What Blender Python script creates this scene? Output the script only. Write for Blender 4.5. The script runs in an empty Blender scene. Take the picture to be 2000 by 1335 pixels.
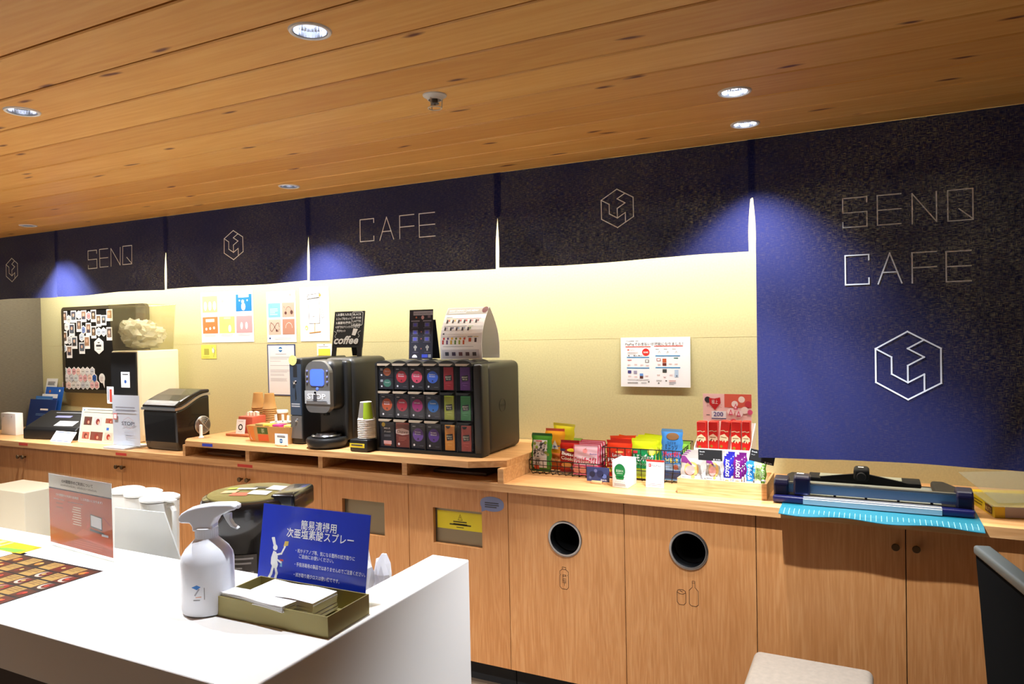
import bpy, bmesh, math, random
from mathutils import Vector, Matrix
random.seed(7)
S = bpy.context.scene
COL = S.collection
R = math.radians
PI = math.pi

# ---------------------------------------------------------------- camera
CH, CD, FPX = 1.544, 2.698, 1404.0
_yaw, _pit, _rol = R(26.551), R(-0.990), R(-1.185)
_f = Vector((-math.sin(_yaw)*math.cos(_pit), math.cos(_yaw)*math.cos(_pit), math.sin(_pit)))
_r0 = Vector((math.cos(_yaw), math.sin(_yaw), 0)); _u0 = _r0.cross(_f)
_r = _r0*math.cos(_rol) + _u0*math.sin(_rol); _u = -_r0*math.sin(_rol) + _u0*math.cos(_rol)
CAM = Vector((0, -CD, CH))
cd = bpy.data.cameras.new('camera'); cam = bpy.data.objects.new('camera', cd); COL.objects.link(cam)
cam.matrix_world = Matrix(((_r.x, _u.x, -_f.x, CAM.x), (_r.y, _u.y, -_f.y, CAM.y), (_r.z, _u.z, -_f.z, CAM.z), (0, 0, 0, 1)))
cd.sensor_width = 36; cd.lens = FPX/2000*36; cd.clip_start = .05; S.camera = cam

# ---------------------------------------------------------------- exposure, world
S.view_settings.view_transform = 'Standard'; S.view_settings.look = 'None'
S.view_settings.gamma = 1; S.view_settings.use_curve_mapping = False; S.view_settings.exposure = 0.0
W = bpy.data.worlds.new('world'); S.world = W; W.use_nodes = True
_n = W.node_tree.nodes; _bg = _n['Background']; _bg.inputs[0].default_value = (1.0, .93, .86, 1)
# ambient fill from the open room; left-rear brightening added to grade the light
_tc = _n.new('ShaderNodeTexCoord'); _dt = _n.new('ShaderNodeVectorMath'); _dt.operation = 'DOT_PRODUCT'; _dt.inputs[1].default_value = (-.86, -.5, 0)
_mr = _n.new('ShaderNodeMapRange'); _mr.inputs[1].default_value = -.3; _mr.inputs[2].default_value = 1.0; _mr.inputs[3].default_value = .01; _mr.inputs[4].default_value = .3
_l = W.node_tree.links; _l.new(_tc.outputs['Generated'], _dt.inputs[0]); _l.new(_dt.outputs['Value'], _mr.inputs[0]); _l.new(_mr.outputs[0], _bg.inputs[1])

def spot(name, x, y, z, power, ang=100, blend=.6, col=(.86, .92, 1), r=.02, tilt=0):
    l = bpy.data.lights.new(name, 'SPOT'); l.energy = power; l.spot_size = R(ang); l.spot_blend = blend
    l.color = col; l.shadow_soft_size = r
    o = bpy.data.objects.new(name, l); COL.objects.link(o); o.location = (x, y, z); o.rotation_euler = (R(tilt), 0, 0)
    return o
CEIL = 2.205
DL = [(-1.089, -1.474, 80), (-2.192, -1.453, 150), (-.339, -.574, 235), (-.364, -.218, 140), (-2.321, -.250, 210), (-4.364, -.207, 210)]
for i, (x, y, e) in enumerate(DL):
    spot('downlight_lamp', x, y, CEIL + .002, e, [104, 104, 90, 98, 98, 98][i], .6 if i < 3 else 1.0, r=.012)
# added fill lamps, unseen behind and beside the camera, to lift room and ceiling
for x, y, e in [(-3.3, -1.46, 90), (-4.4, -1.46, 60), (-3.4, -2.4, 90), (-4.4, -2.6, 110)]:
    spot('unseen_fill_lamp', x, y, CEIL - .012, e, 120, .7, (1, .93, .84))
# warm strip lamp tucked behind the curtains, washing the rear wall
def area(name, loc, rot, sx, sy, power, col):
    l = bpy.data.lights.new(name, 'AREA'); l.shape = 'RECTANGLE'; l.size = sx; l.size_y = sy; l.energy = power; l.color = col
    o = bpy.data.objects.new(name, l); COL.objects.link(o); o.location = loc; o.rotation_euler = rot; return o
area('strip_lamp', (-2.45, .29, CEIL - .05), (R(22), 0, 0), 6.0, .04, 84, (1, .94, .84))

# ---------------------------------------------------------------- pixel to place helpers
def _ray(u, v): return _r*((u - 1000)/FPX) - _u*((v - 667.5)/FPX) + _f
def on_y(u, v, y): d = _ray(u, v); return CAM + d*((y + CD)/d.y)
def on_z(u, v, z): d = _ray(u, v); return CAM + d*((z - CH)/d.z)
def on_x(u, v, x): d = _ray(u, v); return CAM + d*(x/d.x)
def span(u0, u1, v, y): return on_y(u0, v, y).x, on_y(u1, v, y).x
def hgt(u, vt, vb, y): return on_y(u, vt, y).z - on_y(u, vb, y).z

# ---------------------------------------------------------------- materials
def lin(c):
    c = c/255
    return c/12.92 if c <= .04045 else ((c + .055)/1.055)**2.4
_mats = {}
def M(rgb, rough=.5, metal=0, coat=0, emit=0, name=None, var=0.0, spec=.5):
    key = (tuple(rgb), rough, metal, coat, emit, var, spec)
    if key in _mats: return _mats[key]
    m = bpy.data.materials.new(name or 'paint_%d_%d_%d' % tuple(rgb)); m.use_nodes = True
    nt = m.node_tree; b = nt.nodes['Principled BSDF']
    c = tuple(lin(x) for x in rgb) + (1,)
    b.inputs['Base Color'].default_value = c
    b.inputs['Roughness'].default_value = rough; b.inputs['Metallic'].default_value = metal
    b.inputs['Coat Weight'].default_value = coat; b.inputs['Specular IOR Level'].default_value = spec
    if emit: b.inputs['Emission Color'].default_value = c; b.inputs['Emission Strength'].default_value = emit
    if var:
        tc = nt.nodes.new('ShaderNodeTexCoord'); n = nt.nodes.new('ShaderNodeTexNoise'); n.inputs['Scale'].default_value = 60
        n.inputs['Detail'].default_value = 3
        nt.links.new(tc.outputs['Object'], n.inputs['Vector'])
        mx = nt.nodes.new('ShaderNodeMix'); mx.data_type = 'RGBA'
        mx.inputs[6].default_value = tuple(x*(1 - var) for x in c[:3]) + (1,); mx.inputs[7].default_value = tuple(min(1, x*(1 + var)) for x in c[:3]) + (1,)
        nt.links.new(n.outputs['Fac'], mx.inputs[0]); nt.links.new(mx.outputs[2], b.inputs['Base Color'])
    _mats[key] = m; return m

def nodes(name):
    m = bpy.data.materials.new(name); m.use_nodes = True; nt = m.node_tree
    def N(t, **k):
        n = nt.nodes.new('ShaderNode' + t)
        for a, v in k.items(): setattr(n, a, v)
        return n
    def Lk(a, b): nt.links.new(a, b)
    return m, nt, nt.nodes['Principled BSDF'], N, Lk

def ramp(N, stops):
    r = N('ValToRGB'); e = r.color_ramp.elements
    while len(e) < len(stops): e.new(.5)
    for i, (p, c) in enumerate(stops): e[i].position = p; e[i].color = tuple(lin(x) for x in c) + (1,)
    return r

def wood(name, c0, c1, c2, grain='z', plank=None, knots=0, rough=.45, scale=1):
    m, nt, b, N, Lk = nodes(name)
    tc = N('TexCoord'); src = tc.outputs['Object']
    if plank:
        sep = N('SeparateXYZ'); Lk(src, sep.inputs[0])
        dv = N('Math', operation='SUBTRACT'); dv.inputs[1].default_value = plank[0]; Lk(sep.outputs[1], dv.inputs[0])
        d2 = N('Math', operation='DIVIDE'); d2.inputs[1].default_value = plank[1]; Lk(dv.outputs[0], d2.inputs[0])
        fl = N('Math', operation='FLOOR'); Lk(d2.outputs[0], fl.inputs[0])
        wn = N('TexWhiteNoise', noise_dimensions='1D'); Lk(fl.outputs[0], wn.inputs['W'])
        sc = N('Vector' + 'Math', operation='SCALE'); sc.inputs['Scale'].default_value = 17; Lk(wn.outputs['Color'], sc.inputs[0])
        ad = N('VectorMath', operation='ADD'); Lk(src, ad.inputs[0]); Lk(sc.outputs[0], ad.inputs[1]); src = ad.outputs[0]
    else:
        oi = N('ObjectInfo'); sc = N('VectorMath', operation='SCALE'); sc.inputs['Scale'].default_value = 9
        cb = N('CombineXYZ'); [Lk(oi.outputs['Random'], cb.inputs[i]) for i in range(3)]
        Lk(cb.outputs[0], sc.inputs[0]); ad = N('VectorMath', operation='ADD'); Lk(src, ad.inputs[0]); Lk(sc.outputs[0], ad.inputs[1]); src = ad.outputs[0]
    mp = N('Mapping'); s = {'z': (9, 9, .55), 'x': (.55, 9, 9), 'y': (9, .55, 9)}[grain]
    mp.inputs['Scale'].default_value = tuple(a*scale for a in s); Lk(src, mp.inputs[0])
    n1 = N('TexNoise'); n1.inputs['Scale'].default_value = 1.2; n1.inputs['Detail'].default_value = 3; n1.inputs['Distortion'].default_value = .6; Lk(mp.outputs[0], n1.inputs[0])
    n2 = N('TexNoise'); n2.inputs['Scale'].default_value = 9; n2.inputs['Detail'].default_value = 4; Lk(mp.outputs[0], n2.inputs[0])
    # growth rings: sine of the broad noise
    mu = N('Math', operation='MULTIPLY'); mu.inputs[1].default_value = 70; Lk(n1.outputs['Fac'], mu.inputs[0])
    sn = N('Math', operation='SINE'); Lk(mu.outputs[0], sn.inputs[0])
    s2 = N('Math', operation='MULTIPLY_ADD'); s2.inputs[1].default_value = .09; Lk(sn.outputs[0], s2.inputs[0]); Lk(n2.outputs['Fac'], s2.inputs[2])
    r = ramp(N, [(.3, c0), (.5, c1), (.72, c2)]); Lk(s2.outputs[0], r.inputs[0]); col = r.outputs[0]
    n3 = N('TexNoise'); n3.inputs['Scale'].default_value = .5; Lk(mp.outputs[0], n3.inputs[0])
    mx = N('Mix', data_type='RGBA', blend_type='MULTIPLY'); mx.inputs[0].default_value = 1
    r3 = ramp(N, [(.35, (244, 238, 232)), (.65, (255, 255, 255))]); Lk(n3.outputs['Fac'], r3.inputs[0]); Lk(col, mx.inputs[6]); Lk(r3.outputs[0], mx.inputs[7]); col = mx.outputs[2]
    if plank:
        m4 = N('Mix', data_type='RGBA', blend_type='MULTIPLY'); m4.inputs[0].default_value = 1
        r4 = ramp(N, [(0, (240, 232, 222)), (1, (255, 255, 255))]); Lk(wn.outputs['Value'], r4.inputs[0]); Lk(col, m4.inputs[6]); Lk(r4.outputs[0], m4.inputs[7]); col = m4.outputs[2]
    if knots:
        mk = N('Mapping'); mk.inputs['Scale'].default_value = (2.0, 7.5, 1); Lk(src, mk.inputs[0])
        nd = N('TexNoise'); nd.inputs['Scale'].default_value = 3; Lk(mk.outputs[0], nd.inputs[0])
        av = N('VectorMath', operation='MULTIPLY_ADD'); av.inputs[1].default_value = (.22, .22, .22); Lk(nd.outputs['Color'], av.inputs[0]); Lk(mk.outputs[0], av.inputs[2])
        v = N('TexVoronoi'); v.inputs['Scale'].default_value = 1.15; v.inputs['Randomness'].default_value = 1; v.voronoi_dimensions = '2D'; Lk(av.outputs[0], v.inputs['Vector'])
        rk = N('ValToRGB'); e = rk.color_ramp.elements; e[0].position = .03; e[0].color = (1, 1, 1, 1); e[1].position = .09; e[1].color = (0, 0, 0, 1); Lk(v.outputs['Distance'], rk.inputs[0])
        sp = N('SeparateColor'); Lk(v.outputs['Color'], sp.inputs[0])
        gt = N('Math', operation='GREATER_THAN'); gt.inputs[1].default_value = 1 - knots; Lk(sp.outputs[0], gt.inputs[0])
        mm = N('Math', operation='MULTIPLY'); Lk(rk.outputs[0], mm.inputs[0]); Lk(gt.outputs[0], mm.inputs[1])
        m5 = N('Mix', data_type='RGBA'); m5.inputs[7].default_value = tuple(lin(x) for x in (96, 34, 10)) + (1,); Lk(mm.outputs[0], m5.inputs[0]); Lk(col, m5.inputs[6]); col = m5.outputs[2]
    Lk(col, b.inputs['Base Color']); b.inputs['Roughness'].default_value = rough
    bp = N('Bump'); bp.inputs['Strength'].default_value = .08; bp.inputs['Distance'].default_value = .002; Lk(n2.outputs['Fac'], bp.inputs['Height']); Lk(bp.outputs[0], b.inputs['Normal'])
    return m

PL0, PLW = -1.362, .1735
m_ceil = wood('pine_boards', (224, 164, 82), (229, 172, 90), (234, 182, 102), 'x', (PL0, PLW), knots=.42, rough=.5, scale=.8)
m_door = wood('oak_veneer_vertical', (184, 126, 72), (192, 134, 80), (201, 146, 92), 'z', rough=.42, scale=1.6)
m_oakx = wood('oak_veneer_along', (196, 146, 92), (208, 158, 104), (220, 174, 120), 'x', rough=.4)
m_bamboo = wood('bamboo', (205, 160, 105), (222, 180, 126), (232, 195, 145), 'x', rough=.45, scale=2)
m_redwood = wood('stained_wood', (168, 92, 54), (184, 106, 64), (200, 122, 78), 'x', rough=.45, scale=2)

def plaster(name, rgb, bump=.15, sc=(120, 120, 120), amt=.06, rough=.85):
    m, nt, b, N, Lk = nodes(name)
    tc = N('TexCoord'); mp = N('Mapping'); mp.inputs['Scale'].default_value = sc; Lk(tc.outputs['Object'], mp.inputs[0])
    n = N('TexNoise'); n.inputs['Scale'].default_value = 1; n.inputs['Detail'].default_value = 4; Lk(mp.outputs[0], n.inputs[0])
    c = [lin(x) for x in rgb]
    r = N('ValToRGB'); e = r.color_ramp.elements; e[0].position = .3; e[1].position = .7
    e[0].color = tuple(x*(1 - amt) for x in c) + (1,); e[1].color = tuple(min(1, x*(1 + amt)) for x in c) + (1,)
    Lk(n.outputs['Fac'], r.inputs[0]); Lk(r.outputs[0], b.inputs['Base Color']); b.inputs['Roughness'].default_value = rough
    bp = N('Bump'); bp.inputs['Strength'].default_value = bump; bp.inputs['Distance'].default_value = .001; Lk(n.outputs['Fac'], bp.inputs['Height']); Lk(bp.outputs[0], b.inputs['Normal'])
    return m
m_wall = plaster('woven_wallpaper', (204, 198, 150))
m_grey = plaster('dark_woven_screen', (98, 92, 78), .3, (40, 40, 400), .18)
m_floor = plaster('warm_floor', (104, 86, 68), .1, (8, 8, 8), .15, .5)
m_white = M((236, 232, 226), .28, 0, .1, name='white_solid_surface')
m_cream = M((180, 172, 152), .5)
m_black = M((14, 14, 16), .25, 0, .3, name='gloss_black_plastic')
m_mblack = M((9, 9, 10), .45, name='matt_black_plastic')
m_char = M((29, 28, 26), .42, name='charcoal_plastic', var=.05)
m_silver = M((190, 190, 190), .28, .9, name='silver_plastic')
m_gun = M((110, 112, 116), .35, .7)
m_steel = M((168, 168, 170), .22, 1, name='brushed_steel')
m_chrome = M((230, 232, 238), .16, 1, name='chrome')
m_paper = M((240, 238, 232), .6, name='paper')
m_gold = M((150, 138, 84), .38, .35, name='gold_card')
m_wire = M((38, 32, 26), .4, .6, name='dark_wire')
m_red = M((200, 36, 28), .4); m_blk = M((15, 15, 16), .8); m_txt = M((60, 60, 64), .6); m_gtx = M((150, 150, 152), .6)
m_wht = M((245, 245, 242), .5); m_kraft = M((196, 150, 88), .75, var=.06); m_blue = M((40, 120, 200), .45)

def clear(name, tint=(1, 1, 1), mixf=.12, rough=.05, body=None, bodyf=0):
    m, nt, b, N, Lk = nodes(name); out = nt.nodes['Material Output']
    tr = N('BsdfTransparent'); tr.inputs[0].default_value = tuple(tint) + (1,)
    gl = N('BsdfGlossy'); gl.inputs['Roughness'].default_value = rough
    fr = N('Fresnel'); fr.inputs[0].default_value = 1.45
    ad = N('Math', operation='ADD'); ad.inputs[1].default_value = mixf*.1; Lk(fr.outputs[0], ad.inputs[0])
    ge = N('NewGeometry'); iv = N('Math', operation='SUBTRACT'); iv.inputs[0].default_value = 1; Lk(ge.outputs['Backfacing'], iv.inputs[1]); am = N('Math', operation='MULTIPLY'); Lk(ad.outputs[0], am.inputs[0]); Lk(iv.outputs[0], am.inputs[1]); ah = N('Math', operation='MULTIPLY'); ah.inputs[1].default_value = .5; Lk(am.outputs[0], ah.inputs[0]); ad = ah
    a = N('MixShader'); Lk(ad.outputs[0], a.inputs[0]); Lk(tr.outputs[0], a.inputs[1]); Lk(gl.outputs[0], a.inputs[2]); s = a.outputs[0]
    if body:
        d = N('BsdfDiffuse'); d.inputs[0].default_value = tuple(lin(x) for x in body) + (1,)
        a2 = N('MixShader'); a2.inputs[0].default_value = bodyf; Lk(s, a2.inputs[1]); Lk(d.outputs[0], a2.inputs[2]); s = a2.outputs[0]
    Lk(s, out.inputs[0]); nt.nodes.remove(b); return m
m_acr = clear('clear_acrylic', (.97, .98, .98))
m_smoke = clear('smoky_clear_plastic', (.93, .93, .95), body=(80, 80, 90), bodyf=.05)
m_bagc = clear('crumpled_clear_plastic', (.92, .92, .9), body=(240, 236, 214), bodyf=.34, rough=.25)
m_bin = clear('yellowed_clear_bin', (.93, .92, .86), body=(206, 196, 156), bodyf=.055)
m_frost = clear('frosted_sheet', (.92, .93, .92), body=(205, 205, 190), bodyf=.13, rough=.35)

def noren_mat():
    m, nt, b, N, Lk = nodes('indigo_linen'); out = nt.nodes['Material Output']
    tc = N('TexCoord')
    def thr(sc, lo, hi):
        mp = N('Mapping'); mp.inputs['Scale'].default_value = sc; Lk(tc.outputs['Object'], mp.inputs[0])
        n = N('TexNoise'); n.inputs['Scale'].default_value = 1; n.inputs['Detail'].default_value = 2; Lk(mp.outputs[0], n.inputs[0])
        r = N('MapRange'); r.inputs[1].default_value = lo; r.inputs[2].default_value = hi; Lk(n.outputs['Fac'], r.inputs[0]); return r.outputs[0]
    h = thr((60, 3, 520), .50, .80); v = thr((520, 3, 60), .54, .84); big = thr((3, 1, 4), .1, .8)
    mx = N('Math', operation='MAXIMUM'); Lk(h, mx.inputs[0]); Lk(v, mx.inputs[1])
    mu = N('Math', operation='MULTIPLY'); Lk(mx.outputs[0], mu.inputs[0]); Lk(big, mu.inputs[1])
    sc = N('Math', operation='MULTIPLY_ADD'); sc.inputs[1].default_value = .6; sc.inputs[2].default_value = .006; Lk(mu.outputs[0], sc.inputs[0])
    b.inputs['Base Color'].default_value = tuple(lin(x) for x in (30, 33, 76)) + (1,); b.inputs['Roughness'].default_value = .9
    b.inputs['Sheen Weight'].default_value = .15; b.inputs['Sheen Tint'].default_value = (.35, .4, 1, 1); b.inputs['Specular IOR Level'].default_value = .15
    tl = N('BsdfTranslucent'); tl.inputs[0].default_value = tuple(lin(x) for x in (120, 112, 100)) + (1,)
    ms = N('MixShader'); Lk(sc.outputs[0], ms.inputs[0]); Lk(b.outputs[0], ms.inputs[1]); Lk(tl.outputs[0], ms.inputs[2]); Lk(ms.outputs[0], out.inputs[0])
    bp = N('Bump'); bp.inputs['Strength'].default_value = .25; bp.inputs['Distance'].default_value = .0006; Lk(mx.outputs[0], bp.inputs['Height']); Lk(bp.outputs[0], b.inputs['Normal'])
    return m
m_noren = noren_mat()
m_print = M((225, 228, 235), .7, name='white_print')

# ---------------------------------------------------------------- mesh builder
_bt = {}
class MB:
    def __init__(s): s.v = []; s.f = []; s.mi = []; s.mats = []; s.warp = None; s.y = 0.0; s.T = None; s.sm = []; s.ok = 1.0
    def _m(s, m):
        if m not in s.mats: s.mats.append(m)
        return s.mats.index(m)
    def add(s, vs, fs, m, smooth=False):
        k = len(s.v); i = s._m(m)
        if s.T is not None: vs = [s.T @ Vector(v) for v in vs]
        s.v += [tuple(v) for v in vs]; s.f += [tuple(a + k for a in f) for f in fs]; s.mi += [i]*len(fs); s.sm += [smooth]*len(fs); return s
    def box(s, x0, x1, y0, y1, z0, z1, m):
        vs = [(x, y, z) for x in (x0, x1) for y in (y0, y1) for z in (z0, z1)]
        return s.add(vs, [(0, 1, 3, 2), (4, 6, 7, 5), (0, 4, 5, 1), (2, 3, 7, 6), (0, 2, 6, 4), (1, 5, 7, 3)], m)
    def rbox(s, x0, x1, y0, y1, z0, z1, m, r=.01, n=3):
        bm = bmesh.new(); bmesh.ops.create_cube(bm, size=1)
        for v in bm.verts: v.co = Vector((x0 + (v.co.x + .5)*(x1 - x0), y0 + (v.co.y + .5)*(y1 - y0), z0 + (v.co.z + .5)*(z1 - z0)))
        bmesh.ops.bevel(bm, geom=bm.edges[:], offset=r, segments=n, profile=.5, affect='EDGES')
        bm.verts.index_update(); s.add([v.co.copy() for v in bm.verts], [[v.index for v in f.verts] for f in bm.faces], m, True); bm.free(); return s
    def lathe(s, prof, c, m, n=32, axis='z', caps=True):
        vs = []; c = Vector(c)
        for r_, h in prof:
            for k in range(n):
                a = 2*PI*k/n; p = (r_*math.cos(a), r_*math.sin(a), h)
                if axis == 'y': p = (p[0], p[2], p[1])
                if axis == 'x': p = (p[2], p[0], p[1])
                vs.append(c + Vector(p))
        fs = [(j*n + k, j*n + (k + 1) % n, (j + 1)*n + (k + 1) % n, (j + 1)*n + k) for j in range(len(prof) - 1) for k in range(n)]
        if caps: fs += [tuple(range(n))[::-1], tuple((len(prof) - 1)*n + k for k in range(n))]
        return s.add(vs, fs, m, True)
    def cyl(s, c, r, h, m, n=24, axis='z'): return s.lathe([(r, 0), (r, h)], c, m, n, axis)
    def tube(s, pts, r, m, n=6):
        pts = [Vector(p) for p in pts]; vs = []; N = len(pts); up = Vector((0.13, .29, 1)).normalized()
        for i, p in enumerate(pts):
            t = (pts[min(i + 1, N - 1)] - pts[max(i - 1, 0)]).normalized()
            a = t.cross(up)
            if a.length < .05: a = t.cross(Vector((1, .2, 0)))
            a.normalize(); b = t.cross(a)
            vs += [p + a*r*math.cos(2*PI*k/n) + b*r*math.sin(2*PI*k/n) for k in range(n)]
        fs = [(j*n + k, j*n + (k + 1) % n, (j + 1)*n + (k + 1) % n, (j + 1)*n + k) for j in range(N - 1) for k in range(n)]
        fs += [tuple(range(n))[::-1], tuple((N - 1)*n + k for k in range(n))]
        return s.add(vs, fs, m, True)
    def prism(s, poly, a0, a1, m, axis='x'):
        # poly: 2d outline; axis x: (y,z); axis y: (x,z); axis z: (x,y)
        def P(a, q): return {'x': (a, q[0], q[1]), 'y': (q[0], a, q[1]), 'z': (q[0], q[1], a)}[axis]
        n = len(poly); vs = [P(a0, q) for q in poly] + [P(a1, q) for q in poly]
        fs = [(k, (k + 1) % n, n + (k + 1) % n, n + k) for k in range(n)] + [tuple(range(n))[::-1], tuple(range(n, 2*n))]
        return s.add(vs, fs, m)
    # ---- flat print on the front (faces -y) at depth s.y - off
    def _w(s, x, z, off): return (x, (s.warp(x, z) if s.warp else s.y) - off*s.ok, z)
    def rect(s, x0, z0, x1, z1, m, off=.0006, n=None):
        n = n or (12 if s.warp else 1)
        vs = [s._w(x0 + (x1 - x0)*i/n, z0 + (z1 - z0)*j/n, off) for j in range(n + 1) for i in range(n + 1)]
        return s.add(vs, [(j*(n + 1) + i, j*(n + 1) + i + 1, (j + 1)*(n + 1) + i + 1, (j + 1)*(n + 1) + i) for j in range(n) for i in range(n)], m)
    def poly(s, pts, m, off=.0008):
        cx = sum(p[0] for p in pts)/len(pts); cz = sum(p[1] for p in pts)/len(pts); n = len(pts)
        return s.add([s._w(p[0], p[1], off) for p in pts] + [s._w(cx, cz, off)], [(k, (k + 1) % n, n) for k in range(n)], m)
    def disc(s, x, z, rx, m, off=.0008, rz=None, n=24, a0=0, a1=360):
        rz = rz or rx; return s.poly([(x + rx*math.cos(R(a0 + (a1 - a0)*k/n)), z + rz*math.sin(R(a0 + (a1 - a0)*k/n))) for k in range(n + (a1 - a0 < 360))], m, off)
    def hexa(s, x, z, r, m, off=.0008, k=.866): return s.poly([(x, z + r), (x - r*k, z + r/2), (x - r*k, z - r/2), (x, z - r), (x + r*k, z - r/2), (x + r*k, z + r/2)], m, off)
    def stroke(s, pts, w, m, off=.001, closed=False, step=.03):
        pts = list(pts) + ([pts[0]] if closed else [])
        for (ax, az), (bx, bz) in zip(pts, pts[1:]):
            L = math.hypot(bx - ax, bz - az)
            if L < 1e-6: continue
            tx, tz = (bx - ax)/L, (bz - az)/L; nx, nz = -tz*w/2, tx*w/2
            ax2, az2, bx2, bz2 = ax - tx*w/2, az - tz*w/2, bx + tx*w/2, bz + tz*w/2
            n = max(1, int(L/step)) if s.warp else 1; vs = []
            for i in range(n + 1):
                px, pz = ax2 + (bx2 - ax2)*i/n, az2 + (bz2 - az2)*i/n
                vs += [s._w(px + nx, pz + nz, off), s._w(px - nx, pz - nz, off)]
            s.add(vs, [(2*i, 2*i + 1, 2*i + 3, 2*i + 2) for i in range(n)], m)
        return s
    def text(s, t, x, z, h, m, w=None, off=.001, bold=0, shear=0, align='l', rot=0):
        key = (t, bold, shear)
        if key not in _bt:
            c = bpy.data.curves.new('t', 'FONT'); c.body = t; c.size = 1; c.resolution_u = 2; c.offset = bold; c.shear = shear
            o = bpy.data.objects.new('t', c); me = bpy.data.meshes.new_from_object(o)
            _bt[key] = ([tuple(v.co) for v in me.vertices], [tuple(p.vertices) for p in me.polygons])
            bpy.data.objects.remove(o); bpy.data.curves.remove(c); bpy.data.meshes.remove(me)
        vs, fs = _bt[key]
        if not vs: return s
        x0 = min(v[0] for v in vs); x1 = max(v[0] for v in vs)
        k = h/.73; kx = (w/(x1 - x0)) if w else k; wd = (x1 - x0)*kx
        ox = {'l': 0, 'c': -wd/2, 'r': -wd}[align]; ca, sa = math.cos(R(rot)), math.sin(R(rot)); out = []
        for v in vs:
            a, b = (v[0] - x0)*kx + ox, v[1]*k
            out.append(s._w(x + a*ca - b*sa, z + a*sa + b*ca, off))
        return s.add(out, fs, m)
    def lines(s, x0, z1, x1, n, dz, m, th=None, off=.0008):
        th = th or dz*.35
        for i in range(n): s.rect(x0, z1 - i*dz - th, x0 + (x1 - x0)*(.6 + .4*random.random() if i % 3 == 2 else .93 + .07*random.random()), z1 - i*dz, m, off)
        return s
    def build(s, name, parent=None, loc=None, rot=None):
        me = bpy.data.meshes.new(name); me.from_pydata(s.v, [], s.f)
        for m in s.mats: me.materials.append(m)
        me.polygons.foreach_set('material_index', s.mi); me.polygons.foreach_set('use_smooth', s.sm)
        me.validate(); me.update()
        if any(s.sm):
            try: me.set_sharp_from_angle(angle=R(40))
            except Exception: pass
        o = bpy.data.objects.new(name, me); COL.objects.link(o)
        if parent: o.parent = parent
        if loc is not None: o.location = loc
        if rot is not None: o.rotation_euler = rot
        return o

def tag(o, label, cat, group=None):
    o['label'] = label; o['category'] = cat
    if group: o['group'] = group
    return o
def thing(name, label, cat, loc=(0, 0, 0), rz=0, group=None, rot=None):
    o = bpy.data.objects.new(name, None); o.empty_display_size = .05; COL.objects.link(o); o.location = loc
    o.rotation_euler = rot or (0, 0, rz); return tag(o, label, cat, group)
def struct(o): o['kind'] = 'structure'; return o
def dup(root, loc, label, rz=None, rot=None):
    r_ = root.copy(); COL.objects.link(r_); r_.location = loc; r_['label'] = label
    if rz is not None: r_.rotation_euler = (0, 0, rz)
    if rot is not None: r_.rotation_euler = rot
    for ch in list(root.children):
        c = ch.copy(); COL.objects.link(c); c.parent = r_
        for g in ch.children:
            d = g.copy(); COL.objects.link(d); d.parent = c
    return r_
class Pan(MB):
    """a sheet or board with printing, in fractions of its face"""
    def __init__(s, w, h, m, t=.0008, back=True):
        super().__init__(); s.w = w; s.h = h; s.box(0, w, 0, t, 0, h, m)
    def r(s, x0, z0, x1, z1, m, off=.0006): return s.rect(x0*s.w, z0*s.h, x1*s.w, z1*s.h, m, off)
    def t(s, t, x, z, h, m, w=None, **k): return s.text(t, x*s.w, z*s.h, h*s.h, m, w*s.w if w else None, **k)
    def ln(s, x0, z1, x1, n, dz, m, th=None, off=.0008): return s.lines(x0*s.w, z1*s.h, x1*s.w, n, dz*s.h, m, th*s.h if th else None, off)
    def d(s, x, z, r, m, off=.0008, **k): return s.disc(x*s.w, z*s.h, r*s.h, m, off, **k)
    def hx(s, x, z, r, m, off=.0008): return s.hexa(x*s.w, z*s.h, r*s.h, m, off)
#==SETTING==
# ---------------------------------------------------------------- the room
XL, XR, YW = -5.65, 3.2, .60
b = MB(); b.box(XL - 3, XR, -7, YW, -.05, 0, m_floor); struct(b.build('floor'))
b = MB(); b.box(XL - .1, XR, YW, YW + .1, 0, CEIL + .3, m_wall)
b.box(XL, XR, YW - .0006, YW, 1.4905, 1.4915, M((200, 186, 140), .9)); struct(b.build('wall_back'))
b = MB(); b.box(XL - .1, XL, -.3, YW, 0, CEIL, m_grey); struct(b.build('wall_left'))
b = MB()
for k in range(-30, 12):
    y0 = PL0 + k*PLW + .0035; y1 = min(y0 + PLW - .007, YW)
    if y0 >= YW: continue
    b.prism([(y0, CEIL + .003), (y0 + .003, CEIL), (y1 - .003, CEIL), (y1, CEIL + .003), (y1, CEIL + .018), (y0, CEIL + .018)], XL - 3, XR, m_ceil)
ceil = b.build('ceiling')
LR, LRI = .047, .038
cut = MB()
for x, y, e in DL: cut.cyl((x, y, CEIL - .02), LRI + .002, .06, m_ceil, 40)
for x, y, e in DL: pass
co = cut.build('cut')
mod = ceil.modifiers.new('b', 'BOOLEAN'); mod.operation = 'DIFFERENCE'; mod.object = co; mod.solver = 'EXACT'
bpy.context.view_layer.update()
nm = bpy.data.meshes.new_from_object(ceil.evaluated_get(bpy.context.evaluated_depsgraph_get()))
ceil.modifiers.clear(); ceil.data = nm; bpy.data.objects.remove(co); struct(ceil)
b = MB(); b.box(XL - 3, XR, -7, YW, CEIL + .2, CEIL + .24, M((40, 28, 20), .9)); struct(b.build('trim_1'))

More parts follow.
